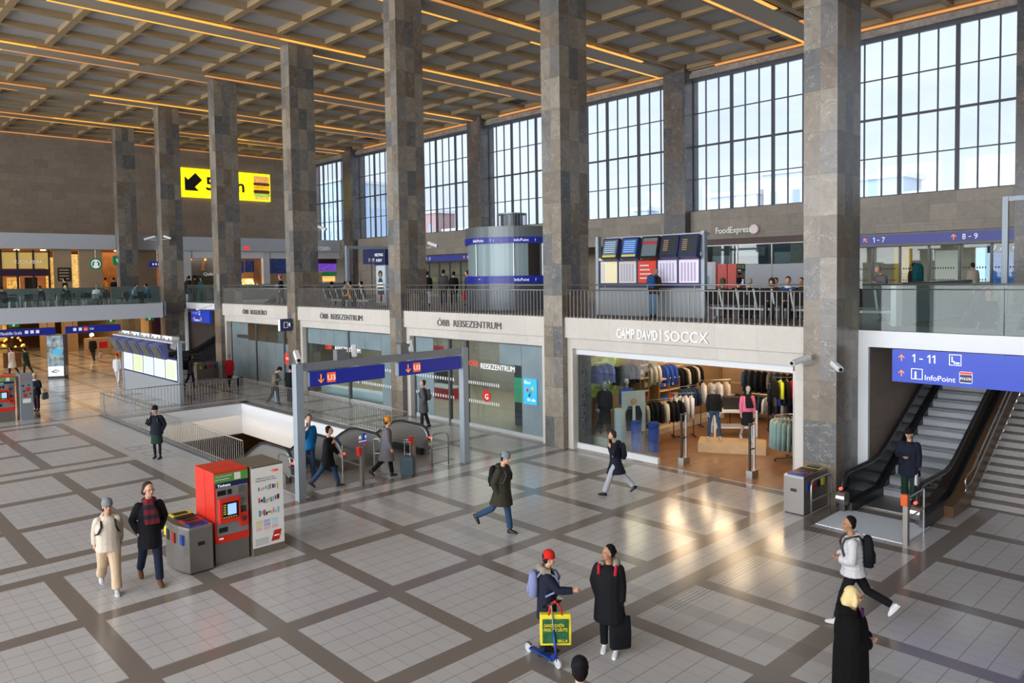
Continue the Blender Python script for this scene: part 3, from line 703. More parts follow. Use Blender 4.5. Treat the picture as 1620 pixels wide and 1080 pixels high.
# ================================================================ cctv cameras
def cctv(label, loc, rz, mount='pole', tilt=0.25, L=0.38):
    if mount == 'wall': loc = (loc[0]+cos(rz)*(L/2+.04), loc[1]+sin(rz)*(L/2+.04), loc[2])
    e = empty('security_camera', loc, rz, label, 'camera')
    q = MB(); c_, s_ = cos(tilt), sin(tilt)
    def T(x, y, z): return (x*c_+z*s_, y, -x*s_+z*c_)
    q.prism([(-0.065, -0.06), (0.065, -0.06), (0.075, 0.0), (0.05, 0.06), (-0.05, 0.06), (-0.075, 0.0)], -L*0.5, L*0.5)
    q.v = [T(z, x, y+0.06) for x, y, z in q.v]; q.build('housing', 'white_paint', e)
    q = MB(); q.tube([T(L*0.5-0.01, 0, 0.06), T(L*0.5+0.02, 0, 0.06)], 0.045, 10); q.build('lens', 'black_glossy', e)
    q = MB()
    if mount == 'wall': q.tube([T(-0.05, 0, 0), (-0.10, 0, -0.08), (-L/2-.13, 0, -0.08)], 0.022, 6)
    else: q.tube([T(0, 0, 0), (0, 0, -0.14)], 0.025, 6)
    q.build('bracket', 'light_grey', e); return e
# ================================================================ blue portal over the escalators
e = empty('sign_portal', (9.6, 18.2, 0), 0, 'pale blue grey steel portal carrying the two underground signs', 'portal')
for x in (0, 5.6): q = MB(); q.bevbox(x-0.11, x+0.11, -0.11, 0.11, 0, 3.58, 0.01); q.build('post', 'portal_metal', e)
q = MB(); q.box(0.11, 5.49, -0.08, 0.08, 3.38, 3.58); q.build('beam', 'grey_metal', e)
for x in (1.0, 3.2, 4.9): q = MB(); q.box(x-0.05, x+0.05, -0.04, 0.04, 3.34, 3.39); q.build('hanger', 'grey_metal', e)
def u3(x0, x1, label):
    e = empty('hanging_sign', ((x0+x1)/2, 18.15, 2.96), 0, label, 'sign'); h = (x1-x0)/2
    q = MB(); q.box(-h, h, -0.09, 0.09, 0, 0.39); q.build('sign_box', 'sign_blue', e)
    q = MB(); q.box(-h-0.012, -h, -0.085, 0.085, 0.01, 0.38); q.build('end_cap', 'portal_metal', e)
    q = MB(); x = -h+0.32
    q.box(x-0.014, x+0.014, -0.1, -0.092, 0.10, 0.31)
    for s_ in (-1, 1): q.add([(x, -0.1, 0.07), (x+s_*0.085, -0.1, 0.155), (x+s_*0.085, -0.1, 0.195), (x, -0.1, 0.11)], [(0, 1, 2, 3) if s_ > 0 else (3, 2, 1, 0)])
    q.build('arrow', 'sign_orange', e)
    q = MB(); q.bevbox(0, 0.26, -0.26, 0, 0, 0.006, 0.02); q.v = [(a-h+0.5, -0.092-c_, 0.33+b) for a, b, c_ in q.v]; q.build('line_badge', mat('u3_orange', 'e2602c', rough=0.4, emit=0.4), e)
    text('line_number', 'U3', (-h+0.52, -0.10, 0.13), (1, 0, 0), (0, 0, 1), 0.14, 'sign_white', e, width=0.22)
u3(9.87, 12.2, 'left blue hanging sign marked U3 with an orange down arrow')
u3(12.68, 14.98, 'right blue hanging sign marked U3 with an orange down arrow')
cctv('white security camera on the left post of the blue portal', (9.6, 18.2, 3.73), rad(250), tilt=0.35, L=0.5)
cctv('security camera on the portal beam above the left underground sign', (11.3, 18.2, 3.75), rad(60), tilt=-0.6)
cctv('security camera on the portal beam above the right underground sign', (13.2, 18.2, 3.75), rad(60), tilt=-0.6)
for x, t in ((10.9, 'left'), (12.98, 'right')): q = MB(); q.bevbox(x-0.2, x+0.12, 18.1, 18.3, 3.58, 3.86, 0.02); tag(q.build('junction_box', 'mid_grey'), f'grey box mounted on the portal beam under the {t} camera', 'box')
cctv('security camera on the rightmost column beside the clothes shop', (18.46, 8.65, 3.55), rad(165), 'wall', 0.2, 0.62)
cctv('small security camera on the front of the rightmost column', (18.4, 8.1, 3.45), rad(230), 'wall', 0.3, 0.4)
cctv('security camera on the fifth column above the blue platform sign', (18.5, 45.2, 4.1), rad(150), 'wall', 0.25, 0.9)
cctv('security camera left of the sixth column under the canopy', (18.45, 54.2, 8.6), rad(160), 'wall', 0.3, 0.7)
cctv('dark security camera right of the sixth column under the canopy', (18.6, 53.3, 8.6), rad(-60), 'wall', 0.3, 0.6)
cctv('security camera right of the fourth column near the far window', (19.95, 35.4, 8.3), rad(-60), 'wall', 0.35, 0.5)
cctv('security camera right of the third column above the gallery door sign', (19.95, 26.2, 7.1), rad(-60), 'wall', 0.35, 0.45)

# ================================================================ ticket machine, totem and bins
def ticket_machine(label, loc, tl=None):
    e = empty('ticket_machine', loc, 0, label, 'ticket machine')
    q = MB(); q.bevbox(0, 0.73, 0.0, 0.44, 0.44, 1.9, 0.015); q.bevbox(0, 0.73, 0.46, 0.95, 0.44, 1.9, 0.015); q.build('red_housing', 'red_machine', e)
    q = MB(); q.box(0.01, 0.72, 0.02, 0.93, 0.0, 0.44); q.build('base', 'brushed_steel', e)
    q = MB(); q.box(0.05, 0.70, -0.012, 0.002, 0.60, 1.58); q.build('front_panel', mat('machine_panel', '8e9092', rough=0.4, metal=0.3), e)
    q = MB(); q.box(0.02, 0.72, -0.014, 0.004, 1.68, 1.86); g = q.build('green_header', 'green_label', e)
    q = MB(); q.box(0.43, 0.56, -0.018, -0.014, 1.70, 1.84); q.build('white_icon', 'paper', g)
    text('header_text', 'Ticketkauf einfach', (0.04, -0.018, 1.80), (1, 0, 0), (0, 0, 1), 0.025, 'paper', g, width=0.34); text('header_text', 'und bargeldlos', (0.04, -0.018, 1.74), (1, 0, 0), (0, 0, 1), 0.025, 'paper', g, width=0.28)
    q = MB(); q.box(0.04, 0.71, -0.016, 0.004, 1.58, 1.675); g = q.build('header_band', 'sign_navy', e)
    text('tickets_text', 'Tickets', (0.07, -0.02, 1.595), (1, 0, 0), (0, 0, 1), 0.055, 'sign_white', g, width=0.27)
    q = MB(); q.bevbox(0.07, 0.52, -0.09, 0.0, 0.86, 1.36, 0.02); bz = q.build('screen_surround', 'red_machine', e)
    q = MB(); q.box(0.14, 0.47, -0.094, -0.089, 0.95, 1.28); q.build('screen', 'black_glossy', bz)
    q = MB(); q.box(0.24, 0.42, -0.097, -0.094, 1.02, 1.24); q.build('display', mat('display_blue', '8fb4dc', rough=0.3, emit=0.7), bz)
    q = MB()
    for i in range(6): q.box(0.15+i*0.05, 0.18+i*0.05, -0.097, -0.094, 0.965, 0.985)
    for i in range(5): q.box(0.155, 0.21, -0.097, -0.094, 1.04+i*0.045, 1.06+i*0.045)
    q.build('buttons', mat('button_yellow', 'c9b84a', emit=0.2), bz)
    for (a, b, c, d, mt_, nm) in ((0.07, 0.24, 1.42, 1.52, 'black_glossy', 'coin_slot'), (0.28, 0.36, 1.42, 1.52, 'black_glossy', 'card_slot'), (0.50, 0.66, 1.18, 1.55, 'brushed_steel', 'cash_unit'), (0.51, 0.65, 1.30, 1.42, 'steel', 'receipt_slot'), (0.08, 0.26, 0.66, 0.76, 'black_plastic', 'change_tray'), (0.55, 0.66, 1.0, 1.12, 'dark_steel', 'reader')):
        q = MB(); q.box(a, b, -0.024, -0.010, c, d); q.build(nm, mt_, e)
    q = MB(); q.bevbox(0.50, 0.69, -0.06, 0.0, 0.72, 1.0, 0.02); bz = q.build('card_terminal', 'red_machine', e)
    q = MB(); q.box(0.56, 0.64, -0.066, -0.06, 0.82, 0.92); q.build('keypad', 'dark_steel', bz)
    text('operator_logo', 'ÖBB', (0.08, -0.004, 0.52), (1, 0, 0), (0, 0, 1), 0.03, 'sign_white', e, width=0.09)
    return e
tm = ticket_machine('red ticket machine with the Tickets band, in the foreground beside the white poster totem', (6.13, 15.25, 0))
tm2 = copy_tree(tm, loc=(6.16, 37.55, 0), label='red ticket machine cut by the left edge of the photo')
copy_tree(tm, loc=(5.38, 37.55, 0), label='red ticket machine just outside the left edge beside its twin')
e = empty('poster_totem', (6.90, 15.2, 0), 0, 'grey totem with a white ticket information poster, in the foreground', 'totem')
q = MB(); q.bevbox(0, 0.71, 0.0, 0.98, 0.0, 1.89, 0.012); q.build('cabinet', mat('totem_grey', '7e7568', rough=0.4, metal=0.35), e)
q = MB(); q.box(0.0, 0.70, -0.012, 0.0, 0.17, 1.85); po = q.build('poster', 'paper', e)
text('poster_logo', 'ÖBB', (0.44, -0.016, 1.72), (1, 0, 0), (0, 0, 1), 0.05, 'sign_red', po, width=0.15)
text('poster_title', 'Willkommen in der', (0.09, -0.015, 1.61), (1, 0, 0), (0, 0, 1), 0.026, 'letter_dark', po, width=0.42, depth=0.003); text('poster_title', 'Bahnhofcity Wien West', (0.09, -0.015, 1.56), (1, 0, 0), (0, 0, 1), 0.026, 'letter_dark', po, width=0.46, depth=0.003)
rnd = random.Random(3); cols = [mat('ps_'+c, c) for c in ('3a6fb0', 'c94f3a', '4f9a8a', 'd9b740', '2b3350', '8fb6d8', 'c98aa0')]
for r_, zz in enumerate((1.36, 1.10, 0.84)):
    for i in range(9):
        q = MB(); x = 0.14+i*0.052; a = rnd.uniform(0.02, 0.05); q.box(x, x+a, -0.016, -0.012, zz+rnd.uniform(-0.03, 0.02), zz+rnd.uniform(0.05, 0.12)); q.build('poster_picture', cols[(i*3+r_) % 7], po)
for i in range(3):
    for j in range(3):
        q = MB(); q.box(0.07+i*0.17, 0.21+i*0.17, -0.016, -0.012, 0.52+j*0.075, 0.58+j*0.075); q.build('colour_field', mat('pf%d' % i, ('e0d8a0', 'b8b8e0', 'b8dcec')[i]) if j else mat('pf3', 'e8c0b8'), po)
q = MB(); q.add([(0.40, -0.016, 0.24), (0.58, -0.016, 0.24), (0.64, -0.016, 0.46), (0.47, -0.016, 0.46)], [(0, 1, 2, 3)]); q.build('red_flag', 'red_plastic', po)
text('flag_text', 'oebb.at', (0.46, -0.02, 0.34), (1, 0, 0.0), (0, 0, 1), 0.025, 'sign_white', po, width=0.12)
q = MB()
for i in range(5): q.box(0.05, 0.34, -0.016, -0.012, 0.22+i*0.03, 0.227+i*0.03)
q.build('small_print', 'mid_grey', po)
e = empty('info_totem', (7.05, 37.45, 0), 0, 'grey information totem with red and grey round stickers at the left edge', 'totem')
q = MB(); q.bevbox(0, 0.48, 0.0, 0.7, 0.0, 1.93, 0.012); q.build('cabinet', mat('totem_blue', '8c979e', rough=0.3, metal=0.3), e)
q = MB()
for i, (x, z, r_) in enumerate(((0.12, 1.45, 0.05), (0.33, 1.46, 0.04), (0.30, 1.28, 0.09), (0.15, 1.22, 0.05), (0.2, 1.04, 0.08), (0.38, 1.1, 0.04))):
    q = MB(); q.cyl((x, -0.004, z), (x, -0.001, z), r_, n=16); q.build('round_sticker', 'red_plastic' if i in (2, 4) else 'dark_grey', e)
text('totem_text', 'Bitte hier', (0.07, -0.006, 1.72), (1, 0, 0), (0, 0, 1), 0.05, 'sign_red', e, width=0.34)
q = MB(); q.box(0.09, 0.39, -0.004, 0, 0.72, 0.90); q.build('notice', 'paper', e)
def bin_unit(label, loc, rz, flip=False, curved=True, L=1.30, W=0.46, H=0.93, labels_side=-1):
    """waste station: local x across, y along; flaps on top"""
    e = empty('recycling_bin', loc, rz, label, 'recycling bin')
    pts = [(0, 0), (W, 0), (W, L), (0, L)]
    if curved: pts = [(0, 0), (W, 0), (W, L), (0, L)]+[(-0.13*sin(pi*k/8), L-L*k/8) for k in range(1, 8)]
    q = MB(); q.prism(pts, 0.03, H-0.05); q.build('cabinet', 'brushed_steel', e)
    q = MB(); q.prism([(a*0.98+0.005, b) for a, b in pts], H-0.05, H-0.0); q.build('top', 'steel', e)
    q = MB(); q.prism([(a*0.92+0.015, b*0.98+0.01) for a, b in pts], 0.0, 0.03); q.build('plinth', 'black_plastic', e)
    cs = ['yellow_plastic', 'black_plastic', 'red_plastic', 'blue_plastic']
    if flip: cs.reverse()
    for i in range(4):
        y0 = L-0.08-(i+1)*(L-0.16)/4+0.01; y1 = y0+(L-0.16)/4-0.02
        q = MB(); q.prism([(0.04, H), (W-0.04, H), (W-0.04, H+0.025), (0.04, H+0.015)], y0, y1, 0, 'y'); o = q.build('lid_frame', cs[i], e)
        q = MB(); q.box(0.09, W-0.09, y0+0.05, y1-0.05, H+0.018, H+0.03); q.build('opening', 'black_plastic', o)
        q = MB(); xo = -0.13*sin(pi*((y0+y1)/2)/L)-0.012 if curved else -0.012
        q.box(xo-0.004, xo+0.03, (y0+y1)/2-0.07, (y0+y1)/2+0.07, H-0.36, H-0.16); q.build('waste_label', cs[i], e)
    q = MB(); yl = L+0.012 if flip else 0.0; q.bevbox(W*0.35, W*0.65, yl-0.012, yl, 0.55, 0.62, 0.005); q.build('lock_recess', 'black_plastic', e)
    return e
bin_unit('curved steel recycling station with four coloured openings, left of the red ticket machine', (5.58, 15.14, 0), 0)
bin_unit('steel recycling station with coloured openings at the foot of the rightmost column', (18.5, 8.26, 0), pi/2, True, curved=False, L=1.22, W=0.50)
bin_unit('far grey recycling station beside the fifth column', (18.6, 44.9, 0), pi/2, curved=False, L=1.3, W=0.5)
# ================================================================ fascia lettering
def fascia_sign(s, y_left, y_right, label, m_='letter_dark', z=3.86, h=0.25):
    o = text('fascia_lettering', s, (18.665, y_left, z), (0, -1, 0), (0, 0, 1), h, m_, None, depth=0.02, width=y_left-y_right)
    tag(o, label, 'lettering'); return o
fascia_sign('ÖBB  REISEBÜRO', 41.55, 38.6, 'grey letters reading ÖBB REISEBÜRO on the stone fascia right of the fifth column')
fascia_sign('ÖBB  REISEZENTRUM', 33.0, 29.3, 'grey letters reading ÖBB REISEZENTRUM between the third and fourth columns')
fascia_sign('ÖBB  REISEZENTRUM', 23.9, 20.2, 'grey letters reading ÖBB REISEZENTRUM between the second and third columns')
e = empty('shop_sign', (18.665, 14.9, 3.82), 0, 'white raised shop lettering CAMP DAVID and SOCCX on the stone fascia', 'sign')
def T(nm, s, y, w_, h=0.29, z=0.0, b=0.006): return text(nm, s, (0, y, z), (0, -1, 0), (0, 0, 1), h, 'letter_white', e, depth=0.05, width=w_, bold=b)
T('brand_lettering', 'CAMP', 0.0, 0.68, b=0.003); T('brand_lettering', 'DAVID', -0.80, 0.72, b=0.003)
q = MB(); q.box(-0.05, 0, -1.66, -1.63, -0.04, 0.33); q.build('divider', 'letter_white', e)
T('brand_lettering', 'SOCCX', -1.78, 1.45, 0.30, 0.0, 0.0)
# projecting escalator pictogram sign on the fourth column
e = empty('projecting_sign', (18.215, 35.6, 3.48), 0, 'small dark blue projecting box sign with a white pictogram on the fourth column', 'sign')
q = MB(); q.box(-0.35, 0.24, -0.12, 0.12, -0.3, 0.3); q.build('sign_box', 'sign_navy', e)
q = MB(); q.box(-0.365, -0.35, -0.06, 0.11, -0.29, 0.29); q.build('end_cap', 'sign_white', e)
q = MB(); q.box(-0.18, 0.02, -0.125, -0.12, -0.14, -0.125).box(-0.18, 0.02, -0.125, -0.12, 0.125, 0.14).box(-0.18, -0.165, -0.125, -0.12, -0.14, 0.14).box(0.02, 0.035, -0.125, -0.12, -0.14, 0.14); q.build('frame_mark', 'sign_white', e); q = MB(); q.box(0.24, 0.345, -0.05, 0.05, -0.05, 0.05); q.build('bracket', 'dark_steel', e)
q = MB(); q.add([(0.07, -0.125, 0.0), (0.14, -0.125, -0.12), (0.17, -0.125, 0.05), (0.12, -0.125, 0.14)], [(0, 1, 2, 3)]); q.build('arrow_mark', 'sign_white', e)
# ================================================================ hanging platform signs under the slabs
def arrow(q, P, u, v, s, ang=90):
    P, u, v = Vector(P), Vector(u), Vector(v); a = rad(ang-90)
    U = u*cos(a)+v*sin(a); V = v*cos(a)-u*sin(a); n_ = u.cross(v)*0.004
    def f(pts): q.add([P+n_+U*x*s+V*y*s for x, y in pts], [tuple(range(len(pts)))])
    f([(-0.07, -0.5), (0.07, -0.5), (0.07, 0.38), (-0.07, 0.38)]); f([(0, 0.5), (-0.4, 0.1), (-0.4, -0.08), (0, 0.32)]); f([(0, 0.32), (0.4, -0.08), (0.4, 0.1), (0, 0.5)])
def pframe(q, P, u, v, s, t=0.06):
    P, u, v = Vector(P), Vector(u), Vector(v)
    for a, b, c, d in ((0, 1, 0, t), (0, 1, 1-t, 1), (0, t, 0, 1), (1-t, 1, 0, 1)): q.add([P+u*a*s+v*c*s, P+u*b*s+v*c*s, P+u*b*s+v*d*s, P+u*a*s+v*d*s], [(0, 1, 2, 3)])
u_, v_ = (0, -1, 0), (0, 0, 1)
def digits(s, P, u, v, h, parent, m_='sign_white'):
    P, u, v = Vector(P), Vector(u), Vector(v); x = 0; nn = u.cross(v)*.005
    for ch in s:
        q = MB(); f = lambda pts: q.add([P+nn+u*(x+a*h)+v*b*h for a, b in pts], [tuple(range(len(pts)))])
        if ch == '1': f([(.22, 0), (.36, 0), (.36, 1), (.22, 1)]); f([(.22, 1), (.0, .78), (.05, .66), (.22, .82)]); q.build('digit_one', m_, parent); x += .55*h
        elif ch == '-': f([(0, .38), (.4, .38), (.4, .5), (0, .5)]); q.build('dash', m_, parent); x += .6*h
        elif ch == ' ': x += .28*h
        else: text('digit', ch, P+u*x, u, v, h, m_, parent, width=.56*h, depth=.006); x += .74*h
def platform_sign(X_, yL, yR, z0, z1, label, big=True):
    e = empty('platform_sign', (X_, yL, z0), 0, label, 'sign'); H = z1-z0
    q = MB(); q.box(0, 0.14, -(yL-yR), 0, 0, H); q.build('sign_panel', 'sign_blue_bright', e)
    q = MB(); s = H*0.27; arrow(q, (-0.006, -0.22, H*0.76), u_, v_, s*0.75); arrow(q, (-0.006, -0.22, H*0.28), u_, v_, s*0.75); q.build('arrows', 'sign_orange', e)
    digits('1 - 11', (-0.004, -0.46, H*0.64), u_, v_, H*0.25, e)
    q = MB(); pframe(q, (-0.006, -1.27, H*0.62), u_, v_, H*0.33); P0 = Vector((-0.008, -1.27, H*0.62))
    for a, b, c, d in ((0.2, 0.3, 0.35, 0.8), (0.2, 0.45, 0.3, 0.4), (0.4, 0.5, 0.15, 0.35), (0.55, 0.85, 0.15, 0.3)): q.add([P0+Vector(u_)*x*H*0.33+Vector(v_)*y*H*0.33 for x, y in ((a, c), (b, c), (b, d), (a, d))], [(0, 1, 2, 3)])
    q.build('waiting_room_pictogram', 'sign_white', e)
    q = MB(); pframe(q, (-0.006, -0.44, H*0.12), u_, v_, H*0.33); q.build('info_frame', 'sign_white', e)
    text('info_letter', 'i', (-0.008, -0.52, H*0.17), u_, v_, H*0.2, 'sign_white', e, bold=0.01)
    text('info_text', 'InfoPoint', (-0.006, -0.75, H*0.12), u_, v_, H*0.16, 'sign_white', e, width=0.66)
    q = MB(); q.bevbox(0, 0.27, 0, H*0.34, 0, 0.006, 0.03); q.v = [(-0.004-c, -1.49-a, H*0.12+b) for a, b, c in q.v]; bd = q.build('police_badge', 'sign_white', e)
    q = MB(); q.box(-0.014, -0.01, -1.75, -1.50, H*0.14, H*0.37); q.build('badge_field', 'sign_navy', bd)
    q = MB(); q.box(-0.014, -0.01, -1.75, -1.50, H*0.38, H*0.45); q.build('badge_stripe', 'sign_red', bd)
    text('badge_text', 'POLIZEI', (-0.016, -1.515, H*0.22), u_, v_, H*0.07, 'sign_white', bd, width=0.22)
platform_sign(19.7, 7.17, 1.0, 3.06, 3.845, 'large bright blue sign reading 1-11 and InfoPoint above the right escalator')
platform_sign(19.7, 51.8, 48.75, 3.0, 3.78, 'small distant bright blue sign above the far escalator beside the fifth column')
# ================================================================ blue door signs on the window wall
def door_sign(yL, yR, label, items, z0=7.03, z1=7.46, X_=38.5):
    e = empty('platform_sign', (X_, yL, z0), 0, label, 'sign')
    q = MB(); q.box(0, 0.15, -(yL-yR), 0, 0, z1-z0); q.build('sign_panel', mat('sign_violet_blue', '3a418f', rough=0.4, emit=0.25), e)
    q = MB(); q.box(-0.03, 0.2, -(yL-yR), 0, z1-z0, z1-z0+0.07).box(-0.03, 0.2, -(yL-yR), 0, -0.12, 0); q.build('trim', 'door_frame', e)
    for dy, s, w_, ang in items:
        if ang is not None: q = MB(); arrow(q, (-0.006, -dy+0.0, 0.21), u_, v_, 0.26, ang); q.build('arrow', 'sign_orange', e); dy += 0.35
        digits(s, (-0.004, -dy, 0.09), u_, v_, 0.25, e)
door_sign(16.4, 8.7, 'blue sign band with platforms 1-7 and 8-9 over the gallery doors at the right edge', [(1.1, '1 - 7', 0.85, 135), (5.0, '8 - 9', 0.9, 90)])
door_sign(52.1, 44.0, 'blue sign band with platform numbers over the gallery doors left of the InfoPoint', [(1.1, '1 - 3', 0.9, 90), (6.3, '4 - 5', 0.9, 90)])
# doors and glazing of the window wall at gallery level
def glazed_doors(yL, yR, label, n_=7, X_=38.9):
    e = empty('glazed_doors', (X_, yL, 4.25), 0, label, 'door'); L = yL-yR
    for i in range(n_):
        y = -i*L/n_; q = MB(); q.box(-0.01, 0.01, y-L/n_+0.05, y-0.05, 0.06, 2.66); g = q.build('pane', 'clear_glass', e)
        for z in (1.05, 1.6):
            q = MB()
            for j in range(9): yy = y-0.15-j*(L/n_-0.3)/9; q.box(-0.014, -0.011, yy-0.05, yy, z-0.05, z+0.03)
            q.build('safety_marking', 'black_plastic', g)
    q = MB()
    for i in range(n_+1): y = -i*L/n_; q.box(-0.05, 0.05, y-0.05, y+0.05, 0, 2.78)
    q.box(-0.05, 0.05, -L, 0, 2.64, 2.78); q.build('frame', 'door_frame', e)
    return e
glazed_doors(16.4, 8.7, 'row of glazed doors below the 8-9 sign band at the right edge', 6)
glazed_doors(52.1, 44.0, 'row of glazed doors left of the InfoPoint', 6)
e = empty('hanging_sign', (40.2, 10.0, 6.5), 0, 'small dark blue platform sign reading 7A behind the glazed doors', 'sign')
q = MB(); q.box(0, 0.1, -0.5, 0.5, 0, 0.42); q.build('sign_box', 'sign_navy', e); text('sign_text', '7 A', (-0.006, 0.3, 0.1), u_, v_, 0.24, 'sign_white', e, width=0.55)
m = MB(); m.m('window_wall_stone'); m.m('stair_wall_stone')
for y0, y1 in ((52.1, 62.0), (16.4, 19.2), (34.8, 44.0), (-14, 8.7)): m.box(38.6, 39.3, y0, y1, 4.25, 7.7, 0)
for y0, y1 in ((8.7, 16.4), (44.0, 52.1), (19.2, 34.8)): m.box(38.6, 39.3, y0, y1, 7.56, 7.7, 0)
struct('wall_gallery_doors', m)
# bright outdoor platform backdrop seen through the doors: shop boxes and lamps in the concourse
for i, (y, mt_, nm) in enumerate(((11.2, 'screen_glow', 'blue lit poster on the concourse wall behind the 8-9 doors'), (13.9, 'paper', 'white lit poster on the concourse wall behind the 1-7 doors'), (47.5, 'paper', 'white poster on the concourse wall behind the left doors'))):
    q = MB(); q.bevbox(45.9, 45.98, y-0.6, y+0.6, 5.0, 6.8, 0.01); tag(q.build('poster', mt_), nm, 'poster')
# ================================================================ food kiosk
e = empty('food_kiosk', (38.5, 25.3, 4.25), 0, 'pale snack kiosk with glass front and sign FoodExpress beside the rightmost column', 'kiosk')
q = MB(); q.box(-0.05, 0.3, -6.9, 0.2, 3.05, 3.42); q.build('header_band', mat('kiosk_brown', '5c4848', rough=0.5), e)
q = MB(); q.box(-0.04, 0.2, -6.9, 0.2, 0, 1.95); q.build('counter_front', mat('kiosk_white', 'c4ccd6', rough=0.4), e)
for i in range(4): q = MB(); y = 0.1-1.0-i*2.05; q.box(-0.03, -0.015, max(y-1.95, -6.9), y+0.0 if i else 0.1, 1.97, 3.05); q.build('glass_front', 'shop_glass', e)
q = MB()
for i in range(4): y = -1.0-i*2.06; q.box(-0.07, 0.0, y-0.03, y+0.03, 0, 3.08)
q.box(-0.07, 0, -6.9, 0.2, 3.03, 3.07); q.build('frame', 'steel', e)
q = MB(); q.box(0.3, 2.2, -6.9, 0.2, 0, 0.05).box(2.2, 2.3, -6.9, 0.2, 0, 3.3); q.build('interior', mat('kiosk_inside', '3a4448', rough=0.6), e)
for i, (y, w_, z, h_) in enumerate(((-5.4, 1.6, 2.0, 0.6), (-1.3, 1.2, 2.0, 0.5), (-3.0, 1.4, 2.45, 0.5))): q = MB(); q.bevbox(1.2, 1.9, y-w_/2, y+w_/2, z, z+h_, 0.03); q.build('kitchen_cabinet', mat('kiosk_steel', '9ca4a8', rough=0.4, metal=0.2), e)
text('kiosk_lettering', 'FoodExpress', (-0.12, -1.78, 3.72), u_, v_, 0.34, 'letter_white', e, width=2.2, bold=0.006, depth=0.04)
q = MB(); q.cyl((-0.14, -4.1, 3.86), (0.0, -4.1, 3.86), 0.25, n=20); q.build('round_logo', mat('logo_pink', 'd8c8cc', rough=0.4, emit=0.2), e)
cctv('tiny pale sensor on the kiosk wall', (38.3, 26.0, 8.2), 0, 'wall', 0, 0.2)
# ticket machine + totem on the gallery, in front of the kiosk
t3 = copy_tree(tm, loc=(29.6, 17.15, 4.25), rz=0, label='red ticket machine standing on the gallery in front of the food kiosk')
e = empty('poster_totem', (29.5, 19.25, 4.25), rad(-90), 'white framed information totem on the gallery beside the red machine', 'totem')
q = MB(); q.bevbox(0, 1.15, 0, 0.3, 0, 2.0, 0.03); q.build('cabinet', 'white_paint', e); q = MB(); q.box(0.12, 1.03, -0.012, 0, 0.4, 1.85); po = q.build('poster', mat('poster_pale', 'd5dee6', rough=0.5), e)
q = MB(); q.box(0.4, 0.85, -0.016, -0.012, 1.0, 1.4); q.build('poster_picture', 'ps_8fb6d8', po)
# ================================================================ InfoPoint drum
DX, DY, DR = 24.85, 26.05, 2.2
e = empty('info_drum', (DX, DY, 4.25), 0, 'round grey glass InfoPoint booth with blue lettering bands on the gallery', 'booth')
def ring(nm, z0, z1, R_, mt_, a0=0, a1=360, th=0.05, parent=e):
    q = MB(); n_ = max(6, int((a1-a0)/6)); o_ = [(R_*cos(rad(a0+(a1-a0)*i/n_)), R_*sin(rad(a0+(a1-a0)*i/n_))) for i in range(n_+1)]; i_ = [(x*(R_-th)/R_, y*(R_-th)/R_) for x, y in o_]
    for i in range(n_): q.prism([o_[i], o_[i+1], i_[i+1], i_[i]], z0, z1)
    return q.build(nm, mt_, parent, smooth=False)
mat('drum_grey', '6c7578', rough=0.35, metal=0.2); mat('drum_glass', '8ea4a8', rough=0.32, metal=0.1); mat('drum_dark', '59626a', rough=0.3, metal=0.3)
q = MB(); q.cyl((0, 0, 0), (0, 0, 1.22), DR-0.02, n=60); q.build('base_wall', 'drum_dark', e, smooth=False)
q = MB(); q.cyl((0, 0, 1.2), (0, 0, 3.0), DR-0.12, n=60); q.build('curved_glass', 'drum_glass', e, smooth=False)
ring('lower_band', 1.20, 1.52, DR+0.02, 'sign_blue'); ring('upper_band', 2.97, 3.24, DR+0.02, 'sign_blue')
q = MB(); q.cyl((0, 0, 3.22), (0, 0, 3.72), DR, n=60); q.build('top_fascia', 'drum_grey', e)
for a in (176, 228, 266, 300): q = MB(); q.cyl(((DR-0.08)*cos(rad(a)), (DR-0.08)*sin(rad(a)), 1.5), ((DR-0.08)*cos(rad(a)), (DR-0.08)*sin(rad(a)), 3.0), 0.02, n=6); q.build('glazing_bar', 'steel', e)
ring('open_panel', 1.53, 2.96, DR-0.09, 'shop_dark', 246, 262, 0.02)
q = MB(); q.cyl((0, 0, 3.72), (0, 0, 4.42), 0.52, n=28); q.build('roof_unit', 'drum_dark', e, smooth=False)
cg = ring('roof_cage', 4.36, 4.42, 0.70, 'grey_metal')
for i in range(26): a = 2*pi*i/26; q = MB(); q.cyl((0.69*cos(a), 0.69*sin(a), 3.72), (0.69*cos(a), 0.69*sin(a), 4.38), 0.012, n=5); q.build('cage_bar', 'grey_metal', e)
def btext(s, a0, z, h, m_='sign_white'): return text('band_lettering', s, (0, 0, z), (1, 0, 0), (0, 0, 1), h, m_, e, bend=(0, 0, DR+0.025, rad(a0)), depth=0.008)
ac = math.degrees(math.atan2(-DY, -DX))   # towards the photographer
btext('InfoPoint', ac-52, 3.04, 0.13); btext('InfoPoint', ac+2, 3.04, 0.13); btext('InfoPoint', ac+2, 1.29, 0.13)
btext('?  i', ac-26, 3.04, 0.12); btext('?', ac+27, 3.04, 0.12); btext('?', ac+27, 1.29, 0.12); btext('CC', ac-14, 3.05, 0.07, 'sign_red'); btext('CC', ac-14, 1.30, 0.07, 'sign_red')
btext('P•S', ac-43, 1.36, 0.05)
